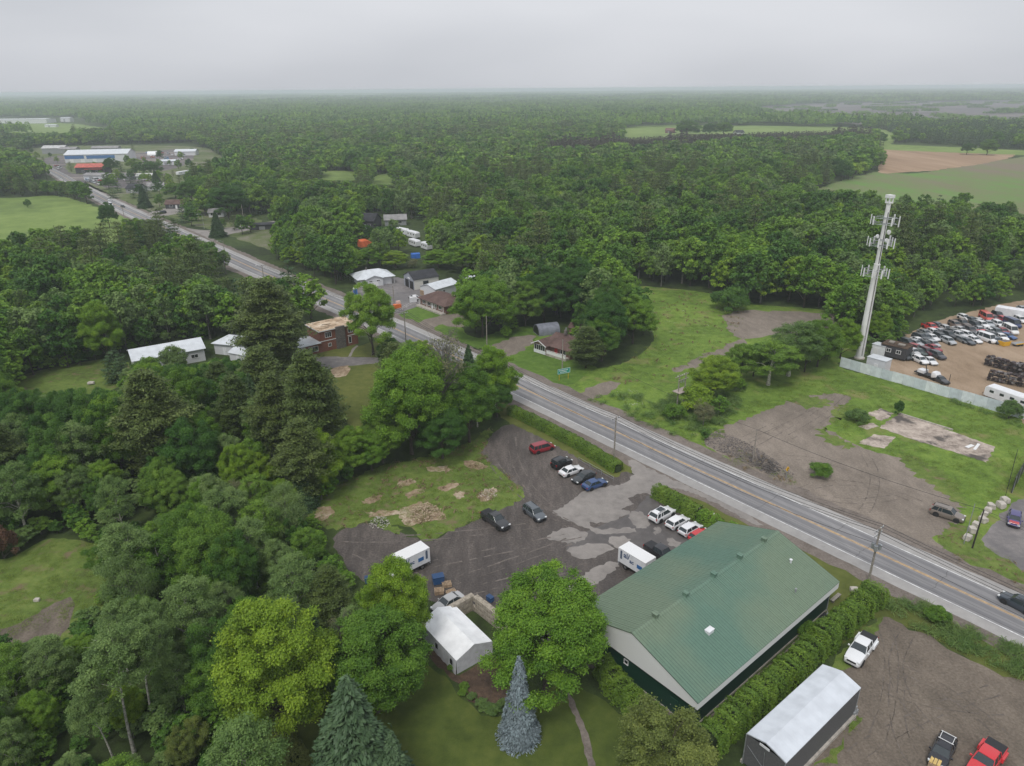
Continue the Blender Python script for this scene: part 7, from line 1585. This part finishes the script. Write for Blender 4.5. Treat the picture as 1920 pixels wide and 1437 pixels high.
for r in RK: r.materials.append(M['boulder'])
for i, (x, y, s, lab) in enumerate(((1883, 943, 1.05, 'tan squared boulder at the top of the row by the purple car'), (1876, 952, 1.1, 'large white boulder second from the top of the row'), (1857, 953, 1.0, 'white boulder beside the large white one'), (1852, 960, .85, 'grey boulder below the two white ones'), (1846, 967, .8, 'white boulder behind the tip of the black leaning pole'), (1842, 979, 1.0, 'grey-brown boulder in the middle of the row'), (1829, 988, .95, 'low grey boulder left of the black leaning pole'), (1822, 998, 1.0, 'upright grey boulder near the bottom of the row'), (1813, 1012, .95, 'white boulder at the bottom of the row'))):
    g = G(x, y); o = link('boulder', RK[i % 4]); o.location = (g.x, g.y, s*.48); o.scale = (s*.98, s*.98, s*.95); o.rotation_euler = (0, 0, random.uniform(0, 6)); tag(o, lab, 'boulder', 'boulders beside the purple car')
for x, y, s, lab in ((1601, 1109, .75, 'lone pale stone on the grass beside the transformer pole'), (70, 1127, .5, 'pale rock in the grassy clearing')):
    g = G(x, y); o = link('boulder', RK[1]); o.location = (g.x, g.y, s*.4); o.scale = (s*1.2, s, s*.8); tag(o, lab, 'boulder')
g = G(1566, 1125); e = empty('bench', (g.x, g.y, 0), math.radians(40), 'low grey plank bench at the corner of the green-roofed building', 'bench'); MB().box((0, 0, .45), (2.2, .5, .1)).build('seat', M['wood'], e); [MB().box((x, 0, .2), (.12, .45, .4)).build('leg', M['wood'], e) for x in (-.8, .8)]
sheet('concrete_slab', [[(1688, 775), (1700, 779), (1866, 838), (1850, 868), (1845, 866), (1770, 842), (1715, 826), (1648, 802)], [(1628, 775), (1650, 766), (1676, 776), (1662, 786), (1650, 790)], [(1610, 832), (1640, 814), (1680, 820), (1658, 842), (1640, 838)], [(1608, 800), (1635, 794), (1648, 800), (1625, 806)]], M['slab'], .026, smooth=False, amp=.12, step=.5)
a, b_ = G(1686, 777), G(1786, 808); d = b_-a; e = empty('foundation_curb', a, math.atan2(d.y, d.x), 'low broken concrete edge along the far side of the slab', 'curb'); MB().box((d.length/2, .1, .16), (d.length, .25, .32)).build('edge', M['concrete'], e)
for px, rz, sz, lab in (((1818, 838), .5, (2.0, .7, .1), 'short white board lying on the broken slab'), ((1831, 839), .8, (3.4, .5, .08), 'long grey-white board lying on the broken slab')):
    g = G(*px); o = MB().box((0, 0, 0), sz).build('board', M['trim']); o.location = (g.x, g.y, .12); o.rotation_euler = (0, 0, rz); tag(o, lab, 'board')
# ditch rubble, gravel heaps, branch piles: nobody could count these stones
def heap(name, outline, n, smin, smax, m, label, hgt=.5, seed=1, cat='rubble'):
    rng = np.random.default_rng(seed); P = np.array([(p.x, p.y) for p in wpoly(outline)]); lo, hi = P.min(0), P.max(0); X = rng.uniform(lo, hi, (n*4, 2)); X = X[in_poly(X[:, 0], X[:, 1], [tuple(p) for p in P])][:n]
    base = [np.array([v.co for v in r.vertices]) for r in [rock_mesh(9, 1), rock_mesh(10, 1)]]; fc = [np.array([tuple(p.vertices) for p in r.polygons]) for r in [rock_mesh(9, 1), rock_mesh(10, 1)]]; V = []; Fq = []; k = 0; cen = P.mean(0); rad = np.linalg.norm(P-cen, axis=1).mean()
    for i, x in enumerate(X):
        s = rng.uniform(smin, smax)*rng.uniform(.6, 1.2); a = rng.uniform(0, 6.28); ca, sa = math.cos(a), math.sin(a); B = base[i % 2]*s*np.array([1.2, .9, .8]); h = hgt*max(0, 1-np.linalg.norm(x-cen)/rad)**.8
        V.append(np.c_[B[:, 0]*ca-B[:, 1]*sa+x[0], B[:, 0]*sa+B[:, 1]*ca+x[1], B[:, 2]+h+s*.3]); Fq.append(fc[i % 2]+k); k += len(B)
    me = np_mesh(name, np.concatenate(V), np.concatenate(Fq), [m], None, None, 3); return tag(link(name, me), label, cat, None, 'stuff')
heap('rubble', [(1316, 832), (1345, 808), (1400, 830), (1450, 862), (1490, 890), (1480, 905), (1440, 890), (1380, 862)], 2200, .05, .17, M['rubble'], 'stones and gravel tipped along the ditch', .25, 1)
heap('rubble', [(1400, 852), (1440, 862), (1465, 885), (1450, 893), (1410, 872)], 200, .12, .32, plain('dark_rubble', (.085, .075, .068), .95, noise=3), 'dark broken rubble in the ditch by the warning sign', .3, 2)
heap('stone_heap', [(765, 955), (790, 944), (820, 950), (838, 970), (800, 980), (772, 982)], 420, .05, .15, plain('tan_stone', (.48, .38, .27), .95, noise=2, var=.2), 'heap of tan stony soil on the rough ground', .55, 3)
heap('debris_heap', [(690, 985), (705, 968), (722, 968), (735, 985), (720, 993), (700, 993)], 200, .05, .15, plain('pale_debris', (.42, .40, .35), .9, noise=2, var=.25), 'pale debris heap at the edge of the dark lot', .4, 4)
heap('stone_heap', [(893, 930), (908, 918), (930, 918), (935, 930), (912, 940)], 150, .05, .14, plain('white_stone', (.58, .50, .42), .95, noise=2, var=.2), 'pale stones by the dark pickup', .3, 5)
def cull(): pass
# pallets, bins, junk by the lot
for i, (x, y, rz, n, lab) in enumerate(((838, 1098, .3, 3, 'pallet stack beside the blue bin'), (846, 1112, .5, 2, 'low pallet stack behind the silver sedan'), (824, 1112, .1, 4, 'pallet stack under the yellow-green maple'))):
    g = G(x, y)
    for k in range(n):
        e = empty('pallet', (g.x+random.uniform(-.06, .06), g.y+random.uniform(-.06, .06), .15*k), rz+random.uniform(-.08, .08), f'{["lowest", "second", "third", "topmost"][k]} wooden pallet of the {lab}', 'pallet', 'wooden pallets by the lot')
        mb = MB(); [mb.box((-.6+.2*j, 0, .12), (.11, 1.0, .025)) for j in range(7)]; mb.build('deck', M['pallet'], e); mb = MB(); [mb.box((0, y_, .055), (1.25, .09, .105)) for y_ in (-.44, 0, .44)]; mb.build('bearer', M['pallet'], e)
def bin_(px, rz, label, sc=1.0):
    g = G(*px); e = empty('waste_bin', (g.x, g.y, 0), rz, label, 'bin'); mb = MB(); mb.box((0, 0, .62*sc), (1.5*sc, 1.0*sc, 1.1*sc), 0, 0, 1.08); mb.build('tub', M['blue'], e); mb = MB(); mb.box((0, 0, 1.22*sc), (1.66*sc, 1.16*sc, .1)); mb.build('lid', plain('lid_blue', (.02, .06, .15), .5), e)
    for x in (-.5, .5): MB().cyl((x*sc, 0, .08), .08, .9*sc, 'y', 10).build('wheel', M['tyre'], e)
bin_((822, 1093), .3, 'blue waste bin beside the pallets'); bin_((919, 1127), -.8, 'blue bin against the maple arm of the block bay', .6); bin_((692, 1092), .2, 'small blue bin at the wood edge by the truck', .7)
g = G(1600, 1340); e = empty('junk_stack', (g.x, g.y, 0), .7, 'grey odds and ends piled at the corner of the canopy shelter', 'junk'); MB().box((0, 0, .35), (.9, .6, .7)).build('crate', M['grey'], e); MB().cyl((.1, .05, .95), .25, .5).build('bucket', M['steel'], e)
g = G(1544, 1165); e = empty('machine', (g.x, g.y, 0), .7, 'black machinery against the green wall by the tall hedge', 'machine'); MB().box((0, 0, .5), (1.4, .8, .8)).build('housing', M['black'], e); MB().cyl((.3, -.3, 1.05), .22, .4).build('motor', M['grey'], e); [MB().cyl((x, -.42, .25), .25, .12, 'y').build('wheel', M['tyre'], e) for x in (-.45, .45)]
# scrapyard racks, forklift truck, plant
def rack(px, v, L, label, seed):
    g = G(*px); e = empty('parts_rack', (g.x, g.y, 0), heading(px[0], px[1], *v), label, 'rack'); f = MB(); rng = np.random.default_rng(seed)
    for x in np.arange(-L/2, L/2+.1, 2.0):
        for y in (-.7, .7): f.box((x, y, 1.3), (.08, .08, 2.6))
    for z in (.3, 1.2, 2.1):
        for y in (-.7, .7): f.box((0, y, z), (L, .07, .09))
    f.build('frame', M['black'], e)
    for z in (.55, 1.45, 2.35):
        j = MB()
        for i in range(int(L*6)): j.box((rng.uniform(-L/2, L/2), rng.uniform(-.5, .5), z+rng.uniform(-.08, .15)), (rng.uniform(.3, .8), rng.uniform(.3, .7), rng.uniform(.25, .55)), int(rng.integers(0, 4)), rng.uniform(0, 3))
        tag(j.build('scrap_load', [M['scrap0'], M['scrap1'], M['scrap2'], M['scrap0']], e), kind='stuff')
for i, c in enumerate(((.05, .035, .035), (.13, .10, .10), (.26, .25, .25))): M['scrap%d' % i] = plain('scrap_metal', c, .6, .3, noise=4, var=.2)
rack((1885, 694), (60, 15), 9, 'dark rack of scrap engines in the middle of the yard', 1); rack((1908, 724), (60, 12), 12, 'long rack of scrap axles nearer the fence', 2); rack((1908, 702), (50, 16), 4, 'short rack of mixed parts at the frame edge', 5)
g = G(1740, 708); e = empty('tow_truck', (g.x, g.y, 0), heading(1740, 708, 40, 14), 'white stripped loader truck standing at the fence', 'truck'); MB().box((-1, 0, .7), (4.2, 2.0, .25)).build('chassis', M['black'], e); mb = MB(); mb.loft([ring(1.2, .95, .6, 2.0, .05), ring(2.0, .95, .6, 2.0, .05), ring(2.5, .9, .6, 1.3, .03), ring(3.0, .85, .6, 1.15, .02)]); mb.build('cab', paint(WHT), e, 32); MB().box((-1.6, 0, 1.2), (1.6, 1.8, .7)).build('tool_box', M['white'], e); MB().tube([(-.4, 0, 1.0), (-1.2, 0, 2.9), (-2.6, 0, 2.6)], .11, 6).build('boom', M['black'], e); T_, R_ = wheel_mesh(.40)
for x in (2.0, -1.6):
    for s in (-1, 1): q_ = link('wheel', T_, e); q_.location = (x, s*.9, .4)
for px, nm, lab, c in (((1882, 648), 'skip', 'yellow metal skip at the end of the scrap rows', 'yellow'), ((1908, 648), 'flat_trailer', 'flat trailer with yellow frame at the end of the scrap rows', 'yellow')):
    g = G(*px); e = empty(nm, (g.x, g.y, 0), .3, lab, 'skip' if nm == 'skip' else 'trailer')
    if nm == 'skip': MB().box((0, 0, .7), (2.2, 1.6, 1.2), 0, 0, 1.15).build('tub', M[c], e); MB().box((0, 0, 1.32), (2.2, 1.6, .05)).build('load', M['rubble'], e)
    else: MB().box((0, 0, .6), (3.4, 1.7, .2)).build('bed', M['grey'], e); MB().box((0, -.9, .75), (3.4, .1, .25)).build('side_rail', M[c], e); [MB().cyl((x, y, .35), .35, .2, 'y').build('wheel', M['tyre'], e) for x in (-.5, .5) for y in (-.75, .75)]
# business yard clutter, village clutter
g = G(745, 578); e = empty('stock_rack', (g.x, g.y, 0), .5, 'orange and white merchandise stand in the business yard', 'stand'); MB().box((0, 0, .7), (2.4, 1.4, 1.2)).build('crate', M['orange'], e); MB().box((.5, .2, 1.8), (1.2, .9, .9)).build('sign_box', plain('pale_box', (.7, .5, .45), .6), e)
g = G(797, 552); e = empty('firewood_stack', (g.x, g.y, 0), .4, 'stack of firewood and crates beside the open garage', 'stack'); MB().box((0, 0, .8), (3.0, 2.2, 1.6), 0, 0, .95).build('crate', M['pallet'], e); MB().box((.2, 0, 1.7), (1.8, 1.2, .2)).build('lid', M['orange'], e)
g = G(667, 553); e = empty('portable_toilet', (g.x, g.y, 0), .2, 'blue portable cabin beside the workshop', 'cabin'); MB().box((0, 0, 1.1), (1.3, 1.3, 2.2)).build('cabin', plain('cabin_blue', (.04, .16, .5), .5), e); MB().box((0, 0, 2.28), (1.4, 1.4, .16)).build('roof', M['trim'], e); MB().box((0, -.67, 1.0), (.7, .04, 1.8)).build('door', M['blue'], e)
g = G(775, 567); e = empty('box_sign', (g.x, g.y, 0), .4, 'white box beside the lawn rail in the business yard', 'box'); MB().box((0, 0, .9), (2.2, 1.1, 1.6)).build('body', M['white'], e); MB().box((0, 0, 1.75), (2.3, 1.2, .1)).build('lid', M['trim'], e)
g = G(735, 678); e = empty('garden_box', (g.x+4, g.y-3, 0), .3, 'white box shed among the roadside trees', 'box'); MB().box((0, 0, 1.1), (1.6, 1.6, 2.2)).build('wall', M['white'], e); MB().box((0, 0, 2.26), (1.8, 1.8, .14)).build('roof', M['trim'], e)
g = G(685, 462); e = empty('tarp_cover', (g.x, g.y, 0), .6, 'orange tarp over a frame in the tree-ringed yard', 'tarp'); mb = MB(); mb.extrude([(-1.6, 0), (-1.4, 2.6), (0, 3.4), (1.4, 2.6), (1.6, 0)], -3, 3.2); mb.build('cover', plain('orange_tarp', (.75, .17, .06), .6, noise=1), e)
g = G(779, 484); e = empty('tarp_cover', (g.x, g.y, 0), .3, 'blue tarp beside the caravans', 'tarp'); mb = MB(); mb.extrude([(-1.3, 0), (-1.2, 1.8), (0, 2.2), (1.2, 1.8), (1.3, 0)], -1.8, 1.8); mb.build('cover', plain('blue_tarp', (.03, .14, .5), .6, noise=1), e)
g = G(287, 291); e = empty('fabric_dome', (g.x, g.y, 0), .2, 'white arched fabric dome in the village yard', 'tent'); mb = MB(); mb.extrude([(4*math.cos(a), 4*math.sin(a)) for a in np.linspace(0, PI, 12)], -5, 5); mb.build('cover', M['tarp_white'], e, 30)
g = G(575, 670); e = empty('garden_set', (g.x, g.y-2, 0), .2, 'blue and white garden things by the brick house door', 'garden set'); MB().box((0, 0, .4), (1.4, .8, .8)).build('tub', M['blue'], e); MB().box((-1.5, -.4, .3), (.9, .6, .6)).build('chair', M['trim'], e)
g = G(172, 721); o = link('boulder', RK[2]); o.location = (g.x, g.y, .4); o.scale = (1.2, .9, .6); tag(o, 'white rock lying in the mossy glade near the dark cedar', 'boulder')

# ------------------------------------------------------------------ air
hz = MB(); hz.box((0, 8000, (H0+3-1.5)/2-.75), (60000, 16400, H0+4.5)); ho = hz.build('haze', None); tag(ho, kind='stuff')
m, t = mat('haze_air'); o = N(t, 'ShaderNodeOutputMaterial'); v = N(t, 'ShaderNodeVolumePrincipled'); v.inputs['Color'].default_value = (.87, .94, 1.0, 1); v.inputs['Density'].default_value = 2.0e-4; v.inputs['Anisotropy'].default_value = 0.0
t.links.new(v.outputs[0], o.inputs['Volume']); ho.data.materials.clear(); ho.data.materials.append(m); m.cycles.homogeneous_volume = True
